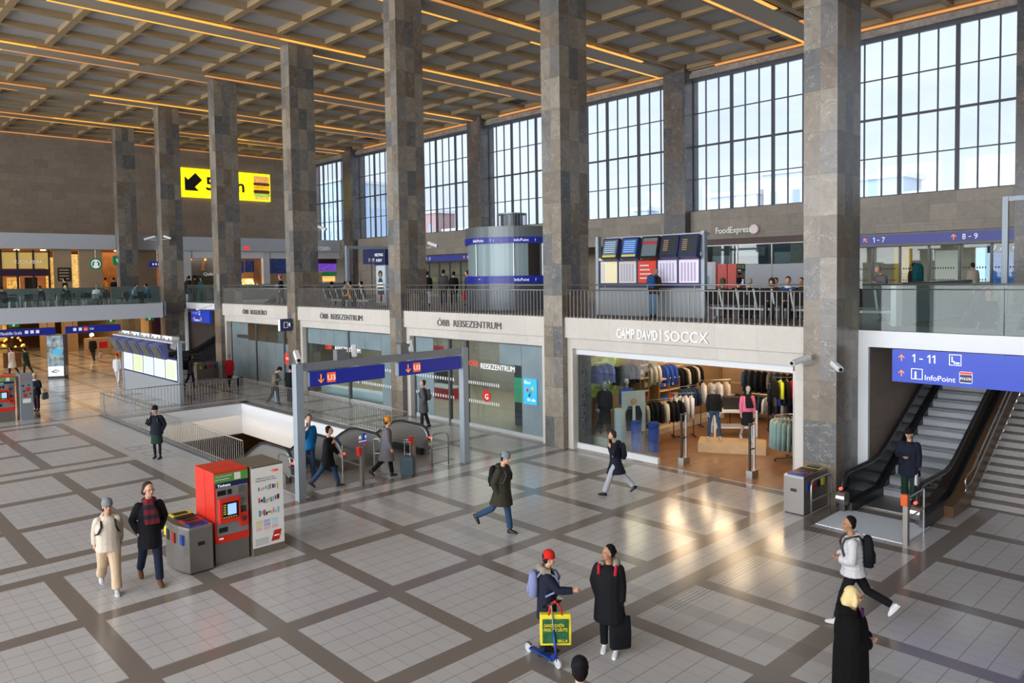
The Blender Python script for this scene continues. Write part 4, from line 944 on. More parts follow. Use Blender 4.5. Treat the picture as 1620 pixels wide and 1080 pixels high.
# ================================================================ departure boards
def board(label, loc, rz, L, nmon, group=None, side_screens=None):
    """local x along the board, front faces -y; L long; monitors on top row, five lit posters below"""
    e = empty('departure_board', loc, rz, label, 'departure board')
    q = MB(); q.box(0, L, -0.05, 0.05, 0.0, 1.02); q.build('lower_panel', mat('board_panel', '8f979c', rough=0.45), e)
    q = MB(); q.bevbox(-0.16, -0.02, -0.09, 0.09, 0, 2.95, 0.01); q.build('post', 'portal_metal', e)
    q = MB(); q.bevbox(L+0.02, L+0.16, -0.09, 0.09, 0, 2.95, 0.01); q.build('post', 'portal_metal', e)
    q = MB(); q.box(0, L, -0.07, 0.07, 1.02, 2.12); fr = q.build('poster_frame', 'sign_navy', e)
    return e
# left (ground floor) board: plane x = 13.25, faces -x
e = board('long departure board with five lit timetable posters on the ground floor', (13.25, 44.35, 0), -pi/2, 7.9, 5)
for i in range(5):
    x = 0.15+i*1.55; q = MB(); q.box(x, x+1.42, -0.09, -0.072, 1.10, 2.04); c = q.build('timetable_poster', mat('poster_lit%d' % i, ('dfe4f4', 'dfe8c8', 'dde8f0', 'e4eef2', 'e2ece8')[i], emit=0.22), e)
    for j in range(8):
        q = MB(); q.box(x+0.1+j*0.15, x+0.2+j*0.15, -0.093, -0.09, 1.16, 1.94); q.build('timetable_column', mat('tt_grey%d' % (i % 3), ('c4cade', 'c0d09c', 'bccad6')[i % 3], emit=0.12), c)
    x2 = -0.75+i*1.55
    q = MB(); q.add([(x2, -0.55, 2.72), (x2+1.28, -0.55, 2.72), (x2+1.28, -0.22, 2.02), (x2, -0.22, 2.02), (x2, -0.10, 2.86), (x2+1.28, -0.10, 2.86), (x2+1.28, -0.06, 2.06), (x2, -0.06, 2.06)], [(0, 3, 2, 1), (4, 5, 6, 7), (0, 1, 5, 4), (3, 7, 6, 2), (0, 4, 7, 3), (1, 2, 6, 5)])
    mo = q.build('monitor', mat('monitor_blue', '5a5f94', rough=0.4), e)
    q = MB(); q.add([(x2+0.16, -0.545, 2.66), (x2+1.12, -0.545, 2.66), (x2+1.12, -0.26, 2.075), (x2+0.16, -0.26, 2.075)], [(0, 3, 2, 1)]); q.v = [(a, b-0.012, c) for a, b, c in q.v]; q.build('display', mat('screen_olive', '43463a', rough=0.3, emit=0.25), mo)
    q = MB(); q.add([(x2, 0.15, 3.1), (x2+1.2, 0.15, 3.1), (x2+1.2, 0.05, 2.55), (x2, 0.05, 2.55), (x2, 0.5, 3.05), (x2+1.2, 0.5, 3.05), (x2+1.2, 0.3, 2.45), (x2, 0.3, 2.45)], [(0, 3, 2, 1), (4, 5, 6, 7), (0, 1, 5, 4), (3, 7, 6, 2), (0, 4, 7, 3), (1, 2, 6, 5)]); q.build('rear_monitor', 'white_paint', e)
    for dx in (0.25, 0.9): q = MB(); q.cyl((x2+dx, 0.13, 3.0), (x2+dx, 0.10, 2.9), 0.04, n=8); q.build('bracket', 'dark_steel', e)
q = MB(); q.box(-0.9, 8.0, -0.3, 0.3, 2.86, 2.93); q.build('top_tray', 'light_grey', e)
# gallery board
e = board('departure board on the gallery right of the second column with five timetable panels', (22.6, 18.85, 4.25), -pi/2, 4.45, 5)
pc = [('e6ddb8', 0.25), ('c8c4bc', 0.2), ('c8402c', 0.25), ('cfc8dc', 0.3), ('d6cade', 0.3)]
for i in range(5):
    x = 0.10+i*0.875; q = MB(); q.box(x, x+0.78, -0.09, -0.072, 1.20, 2.0); c = q.build('timetable_poster', mat('gposter%d' % i, pc[i][0], emit=pc[i][1]), e)
    if i in (3, 4, 1):
        for j in range(5): q = MB(); q.box(x+0.08+j*0.13, x+0.15+j*0.13, -0.093, -0.09, 1.26, 1.9); q.build('timetable_column', mat('tt_lilac', 'aaa4c0', emit=0.15), c)
    if i == 2:
        for j in range(4): q = MB(); q.box(x+0.08, x+0.62-j*0.05, -0.093, -0.09, 1.35+j*0.15, 1.40+j*0.15); q.build('headline', 'paper', c)
    if i == 0: q = MB(); q.box(x+0.02, x+0.2, -0.093, -0.09, 1.25, 1.95); q.build('legend_column', 'paper', c)
for i, x2 in enumerate((0.42, 1.32, 2.2, 3.03, 3.8)):
    a, b = x2, x2+0.72; q = MB(); q.add([(a, -0.36, 2.10), (b, -0.36, 2.10), (b, -0.18, 2.85), (a, -0.18, 2.85), (a, -0.12, 2.0), (b, -0.12, 2.0), (b, 0.0, 2.8), (a, 0.0, 2.8)], [(0, 1, 2, 3), (7, 6, 5, 4), (0, 4, 5, 1), (3, 2, 6, 7), (0, 3, 7, 4), (1, 5, 6, 2)])
    q.v = [(p, -0.50-r_ if False else r_-0.1, s2) for p, r_, s2 in q.v]
    mo = q.build('monitor', 'sign_navy' if i != 2 else 'black_plastic', e)
    def P(x, t, off): return (x, -0.46+0.18*t-off, 2.10+0.75*t)
    q = MB(); q.add([P(a+0.05, 0.08, 0.006), P(b-0.05, 0.08, 0.006), P(b-0.05, 0.92, 0.006), P(a+0.05, 0.92, 0.006)], [(0, 1, 2, 3)]); q.build('display', ('screen_glow', 'screen_glow', 'screen_grey', 'screen_dark', 'screen_dark')[i] if 'screen_grey' in MATS else mat('screen_grey', '5c6a70', rough=0.3, emit=0.3), mo)
    if i < 2:
        for j in range(6): q = MB(); t = 0.3+j*0.1; q.add([P(a+0.1, t, 0.01), P(b-0.12, t, 0.01), P(b-0.12, t+0.03, 0.01), P(a+0.1, t+0.03, 0.01)], [(0, 1, 2, 3)]); q.build('text_row', mat('row_white', 'a8c4e8', emit=0.5), mo)
        q = MB(); q.add([P(a+0.05, 0.08, 0.01), P(b-0.05, 0.08, 0.01), P(b-0.05, 0.18, 0.01), P(a+0.05, 0.18, 0.01)], [(0, 1, 2, 3)]); q.build('yellow_row', mat('row_yellow', 'b4a838', emit=0.5), mo)
    elif i == 2:
        q = MB(); q.add([P(a+0.05, 0.62, 0.01), P(b-0.05, 0.62, 0.01), P(b-0.05, 0.78, 0.01), P(a+0.05, 0.78, 0.01)], [(0, 1, 2, 3)]); q.build('red_row', mat('row_red', '8a3038', emit=0.4), mo)
    else:
        for j in range(6): q = MB(); t = 0.3+j*0.09; q.add([P(a+0.12, t, 0.01), P(a+0.32, t, 0.01), P(a+0.32, t+0.03, 0.01), P(a+0.12, t+0.03, 0.01)], [(0, 1, 2, 3)]); q.build('text_row', mat('row_amber', 'a88468', emit=0.3), mo)
q = MB(); q.box(0.4, 4.6, -0.12, 0.25, 2.82, 2.9); q.build('top_tray', 'light_grey', e)
q = MB(); q.box(0.0, 4.3, -0.08, 0.0, 2.04, 2.14); q.build('header_strip', mat('board_cream', 'd8cdb8', emit=0.2), e)
# tall steel pole frame at the right edge of the gallery and one further left
for nm, (x, y, L, H) in {'grey blue steel sign frame at the right edge of the photo': (30.0, 7.3, 3.0, 3.95), 'grey steel sign frame on the gallery left of the meeting point pillar': (22.0, 35.9, 0, 3.25)}.items():
    e = empty('sign_gantry', (x, y, 4.25), 0, nm, 'frame')
    q = MB(); q.bevbox(-0.09, 0.09, -0.09, 0.09, 0, H, 0.01); q.build('post', 'portal_metal', e)
    q = MB(); q.box(-0.06, 0.06, -L, 0.0, H-0.16, H) if L else q.box(0.1, 3.2, -0.06, 0.06, H-0.16, H); q.build('arm', 'portal_metal', e)
# meeting point pillar
e = empty('meeting_point_pillar', (24.0, 35.2, 4.25), 0, 'pale blue MEETING POINT pillar with a portrait poster left of the third column', 'pillar')
q = MB(); q.bevbox(-0.35, 0.35, -0.45, 0.45, 0, 2.2, 0.02); q.build('pillar', mat('mp_blue', 'a9bccc', rough=0.4), e)
q = MB(); q.bevbox(-0.42, 0.42, -0.52, 0.52, 2.2, 3.05, 0.02); cp = q.build('cap_box', 'sign_navy', e)
text('cap_text', 'MEETING', (-0.43, 0.42, 2.68), u_, v_, 0.16, 'sign_white', cp, width=0.8); text('cap_text', 'POINT', (-0.43, 0.28, 2.38), u_, v_, 0.16, 'sign_white', cp, width=0.55)
q = MB(); q.box(-0.37, -0.352, -0.42, 0.42, 0.15, 2.15); po = q.build('poster', mat('mp_poster', 'c8d4dc', rough=0.5, emit=0.1), e)
q = MB(); q.cyl((-0.385, 0, 1.72), (-0.37, 0, 1.72), 0.2, n=16); q.build('poster_head', mat('mp_hair', '4a3c34'), po)
q = MB(); q.cyl((-0.39, 0.0, 1.66), (-0.385, 0, 1.66), 0.11, n=14); q.build('poster_face', mat('mp_face', 'b89484'), po)
q = MB(); q.prism([(-0.3, 0.6), (0.3, 0.6), (0.26, 1.2), (0.12, 1.5), (-0.12, 1.5), (-0.26, 1.2)], 0, 0.012); q.v = [(-0.373-c, a, b) for a, b, c in q.v]; q.build('poster_torso', mat('mp_torso', '34485a'), po)
for z, w_ in ((1.18, 0.5), (1.0, 0.56), (0.82, 0.46)): q = MB(); q.box(-0.392, -0.388, -w_/2, w_/2, z, z+0.08); q.build('poster_caption', 'sign_white', po)
q = MB(); q.prism([(-0.1, 0.2), (0.12, 0.26), (0.0, 0.62), (-0.2, 0.5)], 0, 0.012); q.v = [(-0.38-c, a, b) for a, b, c in q.v]; q.build('poster_flash', 'red_plastic', po)
e = empty('post_sign', (24.4, 37.2, 6.55), 0, 'dark blue sign on a post left of the meeting point pillar', 'sign')
q = MB(); q.box(0, 0.12, -0.8, 0.9, 0, 0.85); q.build('sign_box', 'sign_navy', e); digits('7 - 11', (-0.004, 0.3, 0.12), u_, v_, 0.2, e)
q = MB(); q.cyl((0.16, 0.3, -2.3), (0.16, 0.3, 0.8), 0.04); q.build('post', 'dark_steel', e)
# ================================================================ people
SKIN = mat('skin', 'c79a80', rough=0.55); SKIN2 = mat('skin_tan', 'a87a5c', rough=0.55); MANQ = mat('mannequin_grey', '9a9a9c', rough=0.35)
mat('eye_dark', '241c18', rough=0.2); mat('lips', 'a05a50', rough=0.5); mat('sole_white', 'dcdcda', rough=0.6)
def cloth(name, c, bump=0.35, scale=55, var=0.12, rough=0.85): return mat(name, c, rough=rough, bump=bump, scale=scale, var=var, spec=0.2)
def solidify_shape(mb, name, m_, vox, parent, smooth=3, noise=0.0):
    """fuse overlapping closed volumes into one continuous skin"""
    me = bpy.data.meshes.new('tmp'); me.from_pydata(mb.v, [], mb.f); me.update()
    ob = bpy.data.objects.new('tmp', me); COL.objects.link(ob)
    r = ob.modifiers.new('r', 'REMESH'); r.mode = 'VOXEL'; r.voxel_size = vox; r.use_smooth_shade = True
    s_ = ob.modifiers.new('s', 'SMOOTH'); s_.factor = 0.6; s_.iterations = smooth
    dg = bpy.context.evaluated_depsgraph_get(); out = bpy.data.meshes.new_from_object(ob.evaluated_get(dg)); out.name = name
    bpy.data.objects.remove(ob); bpy.data.meshes.remove(me)
    out.materials.clear(); out.materials.append(m_ if not isinstance(m_, str) else MATS[m_])
    out.polygons.foreach_set('use_smooth', [True]*len(out.polygons)); out.update()
    o = bpy.data.objects.new(name, out); COL.objects.link(o)
    if parent: o.parent = parent
    return o
ARM = dict(down=((.14, .0, -1), (.02, .16, -1)), swingf=((.12, .38, -1), (-.05, .8, -.8)), swingb=((.16, -.5, -1), (.06, -.12, -1)), pocket=((.36, -.26, -1), (-.36, .30, -.95)),
           phone=((.45, .45, -1), (-.42, .12, 1)), front=((.18, .2, -1), (-.55, .85, -.1)), reach=((.15, .75, -.75), (-.05, 1, .05)), grip=((.22, .1, -1), (.02, .45, -1)), lap=((.2, .25, -1), (-.5, .9, -.2)), text=((.18, .3, -1), (-.45, .8, .45)), waist=((.3, .1, -1), (-.75, .75, -.05)), strap=((.25, .15, -1), (-.5, .45, .9)))
class Person: pass
def person(label, loc, face, H=1.74, legs=((12, 8), (-14, 18)), arms=('down', 'down'), lean=3, head=(0, 0), seat=False, top=None, toplen=0.62, topr=1.0, bottom=None, botr=1.0, shoes=None, hair=None, hairlen=0, hat=None, hood=None, skin=None, skirt=None, fur=None, scarf=None, collar=None, q=1, group=None, name='person', cat='person', glasses=False, puffer=False, headset=False, boots=False, nohead=False, sleeve=None, lod=None):
    """face = compass direction (x, y) the figure looks; q = 0 far, 1 near, 2 foreground"""
    s = H/1.75; skin = skin or SKIN; vb = (0.024, 0.013, 0.0085)[q]*1.0; vc = (0.026, 0.016, 0.012)[q]
    e = empty(name, loc, math.atan2(-face[0], face[1]), label, cat, group)
    up = Vector((0, sin(rad(lean)), cos(rad(lean)))); fw = Vector((0, cos(rad(lean)), -sin(rad(lean)))); rt = Vector((1, 0, 0))
    # legs
    th, sh = 0.44*s, 0.42*s; chain = []
    for i, sd in enumerate((-1, 1)):
        l = legs[i]; a, k = rad(l[0]), rad(l[1]); ab = rad(l[2] if len(l) > 2 else 2)
        d1 = Vector((sd*sin(ab), sin(a), -cos(a))).normalized(); d2 = Vector((sd*sin(ab)*0.5, sin(a-k), -cos(a-k))).normalized()
        hp = Vector((sd*0.085*s, 0, 0)); kn = hp+d1*th; an = kn+d2*sh; chain.append((hp, kn, an, a-k))
    low = min(c[2].z for c in chain); pz = -low+0.085*s
    if seat: pz = 0.50*s if seat is True else seat
    P = Vector((0, 0, pz)); chain = [(a+P, b+P, c+P, d) for a, b, c, d in chain]
    spine = lambda t: P+up*(t*s)
    NK = spine(0.56)+fw*0.005; HC = NK+Vector((0, sin(rad(lean+head[1])), cos(rad(lean+head[1]))))*0.17*s+fw*0.02*s
    Hd = Matrix.Rotation(rad(head[0]), 4, 'Z') @ Matrix.Rotation(-rad(head[1]), 4, 'X')
    def HP(x, y, z): return HC+(Hd @ Vector((x*s, y*s, z*s)))
    b = MB(); cx = 12
    def ell(c, rx, ry, n=14, u=rt, v=fw, sq=1.0): return [c+u*(rx*s*cos(2*pi*k/n))+v*(ry*s*sin(2*pi*k/n)) for k in range(n)]
    b.loft([ell(spine(-0.06), .12, .085), ell(spine(0.04), .145, .10), ell(spine(0.2), .125, .09), ell(spine(0.36), .135, .09), ell(spine(0.455), .135, .075), ell(spine(0.505), .07, .055)])
    b.tube([spine(0.48), NK+Vector((0, 0, .03*s)), HC-up*0.05*s], [.062*s, .054*s, .052*s], 12)
    if not nohead:
        m0 = len(b.v)
        b.ball((0, -0.008, 0.035), (.076, .094, .088), 18, k=12); b.ball((0, 0.022, -0.035), (.058, .070, .075), 16, k=10); b.ball((0, 0.055, -0.088), (.030, .030, .022), 10, k=6)
        b.tube([(0, .085, .028), (0, .108, -.018), (0, .098, -.034)], [.009, .016, .012], 8); b.ball((0, 0.078, -0.057), (.026, .018, .012), 10, k=6)
        b.tube([(-.045, .075, .034), (0, .088, .032), (.045, .075, .034)], .012, 6)
        for sd in (-1, 1): b.ball((sd*.078, -.002, -.008), (.010, .022, .032), 8, k=6); b.ball((sd*.042, .062, -.02), (.022, .022, .018), 8, k=6)
        for i in range(m0, len(b.v)): v = b.v[i]; b.v[i] = tuple(HP(*v))
    hands = []
    arml = []
    for i, sd in enumerate((-1, 1)):
        A = arms[i]; A = ARM[A] if isinstance(A, str) else A
        S = spine(0.475)+rt*(sd*0.160*s)
        def W(v): return (rt*(v[0]*sd)+fw*v[1]+up*v[2]).normalized()
        d1, d2 = W(A[0]), W(A[1]); E = S+d1*0.29*s; Wr = E+d2*0.25*s; arml.append((S, E, Wr))
        b.tube([S, S+d1*.15*s, E, E+d2*.1*s, Wr], [.040*s, .040*s, .037*s, .036*s, .026*s], 10)
        td = fw-d2*fw.dot(d2)
        if td.length < 0.45: td = up-d2*up.dot(d2)
        td.normalize(); pn = d2.cross(td); pn = pn if pn.dot(rt*-sd) > 0 else -pn
        b.tube([Wr, Wr+d2*.035*s, Wr+d2*.085*s], [(.024*s, .018*s), (.038*s, .016*s), (.040*s, .014*s)] if False else [.026*s, .030*s, .028*s], 8)
        for f_, (off, L_) in enumerate(((.030, .072), (.010, .082), (-.010, .076), (-.029, .060))):
            p0 = Wr+d2*.078*s+td*off*s; c1 = (d2*.92+pn*.38).normalized(); c2 = (d2*.55+pn*.83).normalized(); c3 = (d2*.15+pn).normalized(); L = L_*s
            b.tube([p0-d2*.02*s, p0, p0+c1*L*.42, p0+c1*L*.42+c2*L*.33, p0+c1*L*.42+c2*L*.33+c3*L*.25], [.0095*s, .0095*s, .009*s, .0082*s, .0068*s], 6)
        p0 = Wr+d2*.022*s+td*.022*s; c1 = (d2*.7+td*.65+pn*.3).normalized(); c2 = (d2*.9+td*.1+pn*.45).normalized()
        b.tube([p0, p0+c1*.038*s, p0+c1*.038*s+c2*.032*s], [.0125*s, .0105*s, .008*s], 6)
        hands.append(Wr+d2*.09*s+pn*.02*s)
    for hp, kn, an, fa in chain: b.tube([hp, (hp+kn)/2, kn, kn+(an-kn)*.35, an], [.078*s, .068*s, .05*s, .048*s, .034*s], 10); b.ball(an, .036*s, 8)
    solidify_shape(b, 'body', skin, vb, e, 2)
    # face details
    if q >= 1 and not nohead and cat == 'person':
        m = MB()
        for sd in (-1, 1): m.ball(HP(sd*.030, .079, .012), (.011*s, .008*s, .007*s), 8, k=5)
        m.build('eyes', 'eye_dark', e, smooth=True)
        m = MB(); m.ball(HP(0, .094, -.055), (.022*s, .008*s, .007*s), 10, k=5); m.build('lips', 'lips', e, smooth=True)
    # trousers
    if bottom:
        m = MB(); m.ball(P+Vector((0, 0, -.02*s)), (.155*s, .115*s, .13*s), 14)
        for hp, kn, an, fa in chain: m.tube([hp+Vector((0, 0, .04*s)), hp+(kn-hp)*.3, kn, kn+(an-kn)*.4, an+(kn-an)*.06], [.098*s*botr**.5, .096*s*botr, .073*s*botr, .070*s*botr, .066*s*botr**1.6], 12)
        solidify_shape(m, 'trousers' if skirt is None else 'tights', bottom, vc, e, 3)
    if skirt:
        m = MB(); k = min(chain[0][1].z, chain[1][1].z); z1 = P.z-skirt[1]*s
        m.loft([ell(P+Vector((0, 0, .1*s)), .145, .11), ell(P, .17, .14), ell(Vector((0, 0, z1)), .20, .17)]); solidify_shape(m, 'skirt', skirt[0], vc, e, 2)
    # shoes
    if shoes:
        for hp, kn, an, fa in chain:
            tilt = max(-0.6, min(0.9, -fa*0.8 if fa < 0 else -fa*0.5)); 
            if seat: tilt = 0
            f1 = Vector((0, cos(tilt), -sin(tilt) if fa < 0 else sin(-tilt))); f1.normalize(); u1 = Vector((0, -f1.z, f1.y)); A = an-u1*.055*s
            m = MB()
            def R2(c, rx, rz_, n=10): return [c+rt*(rx*s*cos(2*pi*k/n))+u1*(rz_*s*sin(2*pi*k/n)) for k in range(n)]
            m.loft([R2(A-f1*.075*s+u1*.005*s, .028, .022), R2(A-f1*.06*s+u1*.01*s, .038, .038), R2(A-f1*.01*s+u1*.02*s, .042, .052), R2(A+f1*.07*s+u1*.005*s, .045, .038), R2(A+f1*.13*s-u1*.008*s, .046, .028), R2(A+f1*.175*s-u1*.015*s, .032, .016)])
            m.tube([A+u1*.0*s, an+(kn-an)*(.42 if boots else .09)], [.043*s, .052*s if boots else .04*s], 10)
            sh_ = solidify_shape(m, 'shoe', shoes[0] if isinstance(shoes, tuple) else shoes, vc*.8, e, 2)
            if isinstance(shoes, tuple):
                m = MB(); m.loft([[A-u1*.03*s+f1*y*s+rt*x*s for x, y in ((-.03, -.078), (.03, -.078), (.047, .03), (.046, .12), (.02, .18), (-.02, .18), (-.046, .12), (-.047, .03))], [A-u1*.012*s+f1*y*s+rt*x*s for x, y in ((-.03, -.078), (.03, -.078), (.047, .03), (.046, .12), (.02, .18), (-.02, .18), (-.046, .12), (-.047, .03))]]); m.build('sole', shoes[1], sh_)
    # upper garment
    if top:
        r_ = topr; m = MB(); hem = P.z+.56*s*cos(rad(lean))-toplen*s
        lo = [ell(spine(0.545), .075, .068), ell(spine(0.515), .11, .085*r_), ell(spine(0.47), .165*r_**.5, .115*r_), ell(spine(0.40), .185*r_, .130*r_), ell(spine(0.30), .188*r_, .142*r_), ell(spine(0.14), .175*r_, .135*r_), ell(spine(0.02), .178*r_, .145*r_)]
        if seat: hem = P.z-.06
        if hem < P.z-.03*s:
            sp_ = (chain[0][1]+chain[1][1])/2; wy = abs(chain[0][1].y-chain[1][1].y)/2/s; t = min(1, (P.z-hem)/(th)); cyy = sp_.y*t*.7
            for tt in (.5, 1.0): lo.append(ell(Vector((0, cyy*tt, P.z+(hem-P.z)*tt)), (.182+.02*tt)*r_, (.145+wy*.75*t*tt)*r_))
        else: lo = lo[:-1]+[ell(Vector((0, P.y, hem)), .172*r_, .135*r_)] if not seat else lo
        if puffer:
            new = []
            for a_, c_ in zip(lo[:-1], lo[1:]):
                for t in (0, .25, .5, .75): new.append([p.lerp(q_, t) for p, q_ in zip(a_, c_)])
            new.append(lo[-1]); lo2 = []
            for i, R_ in enumerate(new): c = sum(R_, Vector())/len(R_); g = 1.05 if i % 2 else 0.97; lo2.append([c+(p-c)*g for p in R_])
            lo = lo2
        m.loft(lo)
        for S, E, Wr in arml:
            d1 = (E-S); d2 = (Wr-E); m.ball(S+d1*.05-up*.005, .074*s*r_, 12)
            if puffer: pts = [S+(E-S)*t for t in (-.08, .12, .26, .4, .54, .68, .82, 1)]+[E+d2*t for t in (.2, .38, .55, .72, .88)]; rr_ = [(.07 if i % 2 else .062)*s*r_ for i in range(len(pts))]; m.tube(pts, rr_, 10)
            else: m.tube([S+d1*.02, S+d1*.3, E, E+d2*.35, E+d2*.96], [.070*s*r_, .076*s*r_, .066*s*r_, .062*s*r_, .048*s*r_**1.5], 12)
        if collar: m.tube([spine(0.50), spine(0.57)], [.088*s, .078*s], 12)
        if hood == 'down': m.tube([spine(0.53)+rt*(-.1*s), spine(0.54)-fw*(.10*s)+rt*(-.05*s), spine(0.53)-fw*(.13*s), spine(0.54)-fw*(.10*s)+rt*(.05*s), spine(0.53)+rt*(.1*s)], [.035*s, .055*s, .065*s, .055*s, .035*s], 10)
        o = solidify_shape(m, 'jacket', top, vc, e, 2)
        if sleeve: o.data.materials.append(MATS[sleeve])
    if fur:
        m = MB(); R_ = .125 if fur != 'collar' else .13
        pts = [spine(0.55)+rt*(R_*s*sin(rad(a)))-fw*(R_*s*cos(rad(a))*1.0)+up*(.03*cos(rad(a))*s) for a in range(-115, 116, 23)]
        m.tube(pts, [(.05+.012*((i*7) % 3))*s for i in range(len(pts))], 8); return_f = solidify_shape(m, 'fur_trim', 'fur_grey' if fur is True else fur, vc, e, 1)
    if scarf:
        m = MB(); pts = [spine(0.545)+rt*(.085*s*sin(rad(a)))+fw*(.08*s*cos(rad(a))) for a in range(0, 361, 30)]; m.tube(pts, .042*s, 8)
        if len(scarf) > 1: m.loft([ell(spine(0.52)+fw*.11*s+rt*.02*s, .09, .03), ell(spine(0.36)+fw*.155*s, .12, .022), ell(spine(0.16)+fw*.16*s-rt*.03*s, .13, .02)])
        solidify_shape(m, 'scarf', scarf[0], vc, e, 1)
    # hair / hats
    if hair and not nohead:
        m = MB(); k0 = 0
        m.ball((0, -.034, .058), (.085, .092, .086), 16, k=10); m.ball((0, -.055, .0), (.074, .062, .085), 14, k=8)
        for sd in (-1, 1): m.ball((sd*.062, -.03, .01), (.028, .05, .05), 8, k=6)
        if hairlen > 0: m.tube([(0, -.06, .02), (0, -.085, -.06), (0, -.08, -.08-hairlen)], [.075, .085, .06], 12)
        if hairlen > .05:
            for sd in (-1, 1): m.tube([(sd*.06, -.01, .06), (sd*.085, .0, -.01), (sd*.08, -.01, -.06-hairlen*.6)], [.03, .032, .028], 8)
        if hairlen < 0: m.ball((0, -.115, .01), (.045, .04, .045), 10, k=6)
        m.v = [tuple(HP(*v)) for v in m.v]; solidify_shape(m, 'hair', hair, max(vc*.75, .01), e, 1)
    if hat:
        m = MB(); m.loft([[(.094*c*cos(2*pi*k/16), -.006+.108*c*sin(2*pi*k/16), z-(.012*sin(2*pi*k/16) if z < .07 else 0)) for k in range(16)] for c, z in ((.97, .028), (1.02, .032), (1.04, .06), (1.0, .075), (.97, .10), (.82, .135), (.5, .16), (.12, .17))]); m.ball((0, -.055, .015), (.082, .055, .05), 12, k=8)
        m.v = [tuple(HP(*v)) for v in m.v]; solidify_shape(m, 'hat', hat, max(vc*.7, .008), e, 1)
    if hood == 'up':
        m = MB(); m.ball((0, -.03, .03), (.105, .115, .125), 16, k=10); m.tube([(0, -.04, -.02), (0, -.03, -.14)], [.10, .12], 12); m.v = [tuple(HP(*v)) for v in m.v]
        cut = m; solidify_shape(m, 'hood', top, vc, e, 1)
    if headset:
        m = MB(); m.tube([HP(.098*sin(rad(a)), 0, .02+.115*cos(rad(a))) for a in range(-90, 91, 15)], .01*s, 6)
        for sd in (-1, 1): m.ball(HP(sd*.098, 0, -.005), (.02*s, .035*s, .04*s), 8, k=6)
        m.build('headphones', 'black_plastic', e, smooth=True)
    if glasses:
        m = MB()
        for sd in (-1, 1): m.tube([HP(sd*.032+.024*cos(t*pi/5), .098, .012+.018*sin(t*pi/5)) for t in range(11)], .003*s, 5)
        m.tube([HP(-.01, .1, .016), HP(.01, .1, .016)], .003*s, 5); m.tube([HP(.056, .095, .016), HP(.08, 0, .01)], .003*s, 5); m.tube([HP(-.056, .095, .016), HP(-.08, 0, .01)], .003*s, 5)
        m.build('glasses', 'glasses_frame', e, smooth=True)
    r = Person(); M_ = Matrix.Translation(Vector(loc)) @ Matrix.Rotation(math.atan2(-face[0], face[1]), 4, 'Z')
    r.e = e; r.hand = [M_ @ h for h in hands]; r.M = M_; r.back = M_ @ (spine(0.34)-fw*.17*s); r.s = s; r.ear = [M_ @ HP(sd*.09, .03, -.02) for sd in (-1, 1)]; r.spine = spine; r.fw = fw; r.rz = e.rotation_euler[2]; r.tr = topr if top else 1
    return r
def backpack(label, p, m_, w=.30, h=.44, d=.16, low=0.0, trim='black_plastic', strap=True, side=0):
    """worn on the back of p"""
    e = empty('backpack', p.M @ (p.spine(0.30-low)-p.fw*(.15*p.s+d/2)+Vector((side, 0, 0))), p.rz, label, 'backpack')
    m = MB(); R_ = lambda z, a, b_: [(a*(abs(cos(t))**.6)*(1 if cos(t) > 0 else -1), b_*(abs(sin(t))**.6)*(1 if sin(t) > 0 else -1), z) for t in [2*pi*k/16 for k in range(16)]]
    m.loft([R_(-h/2, w*.36, d*.36), R_(-h*.46, w*.47, d*.48), R_(0, w*.5, d*.52), R_(h*.3, w*.46, d*.46), R_(h*.45, w*.32, d*.34), R_(h*.5, w*.18, d*.2)]); m.build('bag', m_, e, smooth=True)
    m = MB(); m.loft([R_(-h*.36, w*.3, d*.1), R_(-h*.3, w*.38, d*.16), R_(-h*.05, w*.38, d*.16), R_(0.0, w*.3, d*.1)]); m.v = [(x, y-d*.5, z) for x, y, z in m.v]; m.build('front_pocket', m_, e, smooth=True)
    if strap:
        for sd in (-1, 1):
            m = MB(); m.tube([(sd*.08-side, d*.45, h*.32), (sd*.10-side, d*.5+.06, h*.44+.04), (sd*.115-side, d*.5+.15+.10*p.tr, h*.40), (sd*.12-side, d*.5+.165+.13*p.tr, h*.16), (sd*.15*p.tr-side, d*.5+.15+.11*p.tr, -h*.16), (sd*.19*p.tr-side, d*.5+.12, -h*.32)], [.016, .02, .02, .02, .018, .014], 8); m.build('strap', trim, e, smooth=True)
    return e
def phone(p, i, label): q = MB(); q.bevbox(-.036, .036, -.006, .006, -.07, .07, .005); o = q.build('phone', 'black_glossy'); o.location = p.hand[i].lerp(p.ear[i], .35); o.rotation_euler = (0, 0, p.rz+pi/2); tag(o, label, 'phone')
def tote(label, loc, rz, m_, w=.36, h=.40, d=.14, handle='black_plastic', hl=.2, name='bag'):
    e = empty(name, loc, rz, label, 'bag'); m = MB()
    def R_(z, a, b_): return [(a*(abs(cos(t))**.4)*(1 if cos(t) > 0 else -1), b_*(abs(sin(t))**.5)*(1 if sin(t) > 0 else -1), z) for t in [2*pi*k/16 for k in range(16)]]
    m.loft([R_(-h-hl, w*.44, d*.4), R_(-h-hl+.02, w*.48, d*.5), R_(-hl-h*.5, w*.5, d*.5), R_(-hl, w*.48, d*.28)]); m.build('body', m_, e, smooth=True)
    for sd in (-1, 1): m = MB(); m.tube([(-w*.25, sd*.03, -hl-.03), (-w*.2, sd*.02, -hl*.4), (0, sd*.01, 0), (w*.2, sd*.02, -hl*.4), (w*.25, sd*.03, -hl-.03)], .008, 6); m.build('handle', handle, e, smooth=True)
    return e
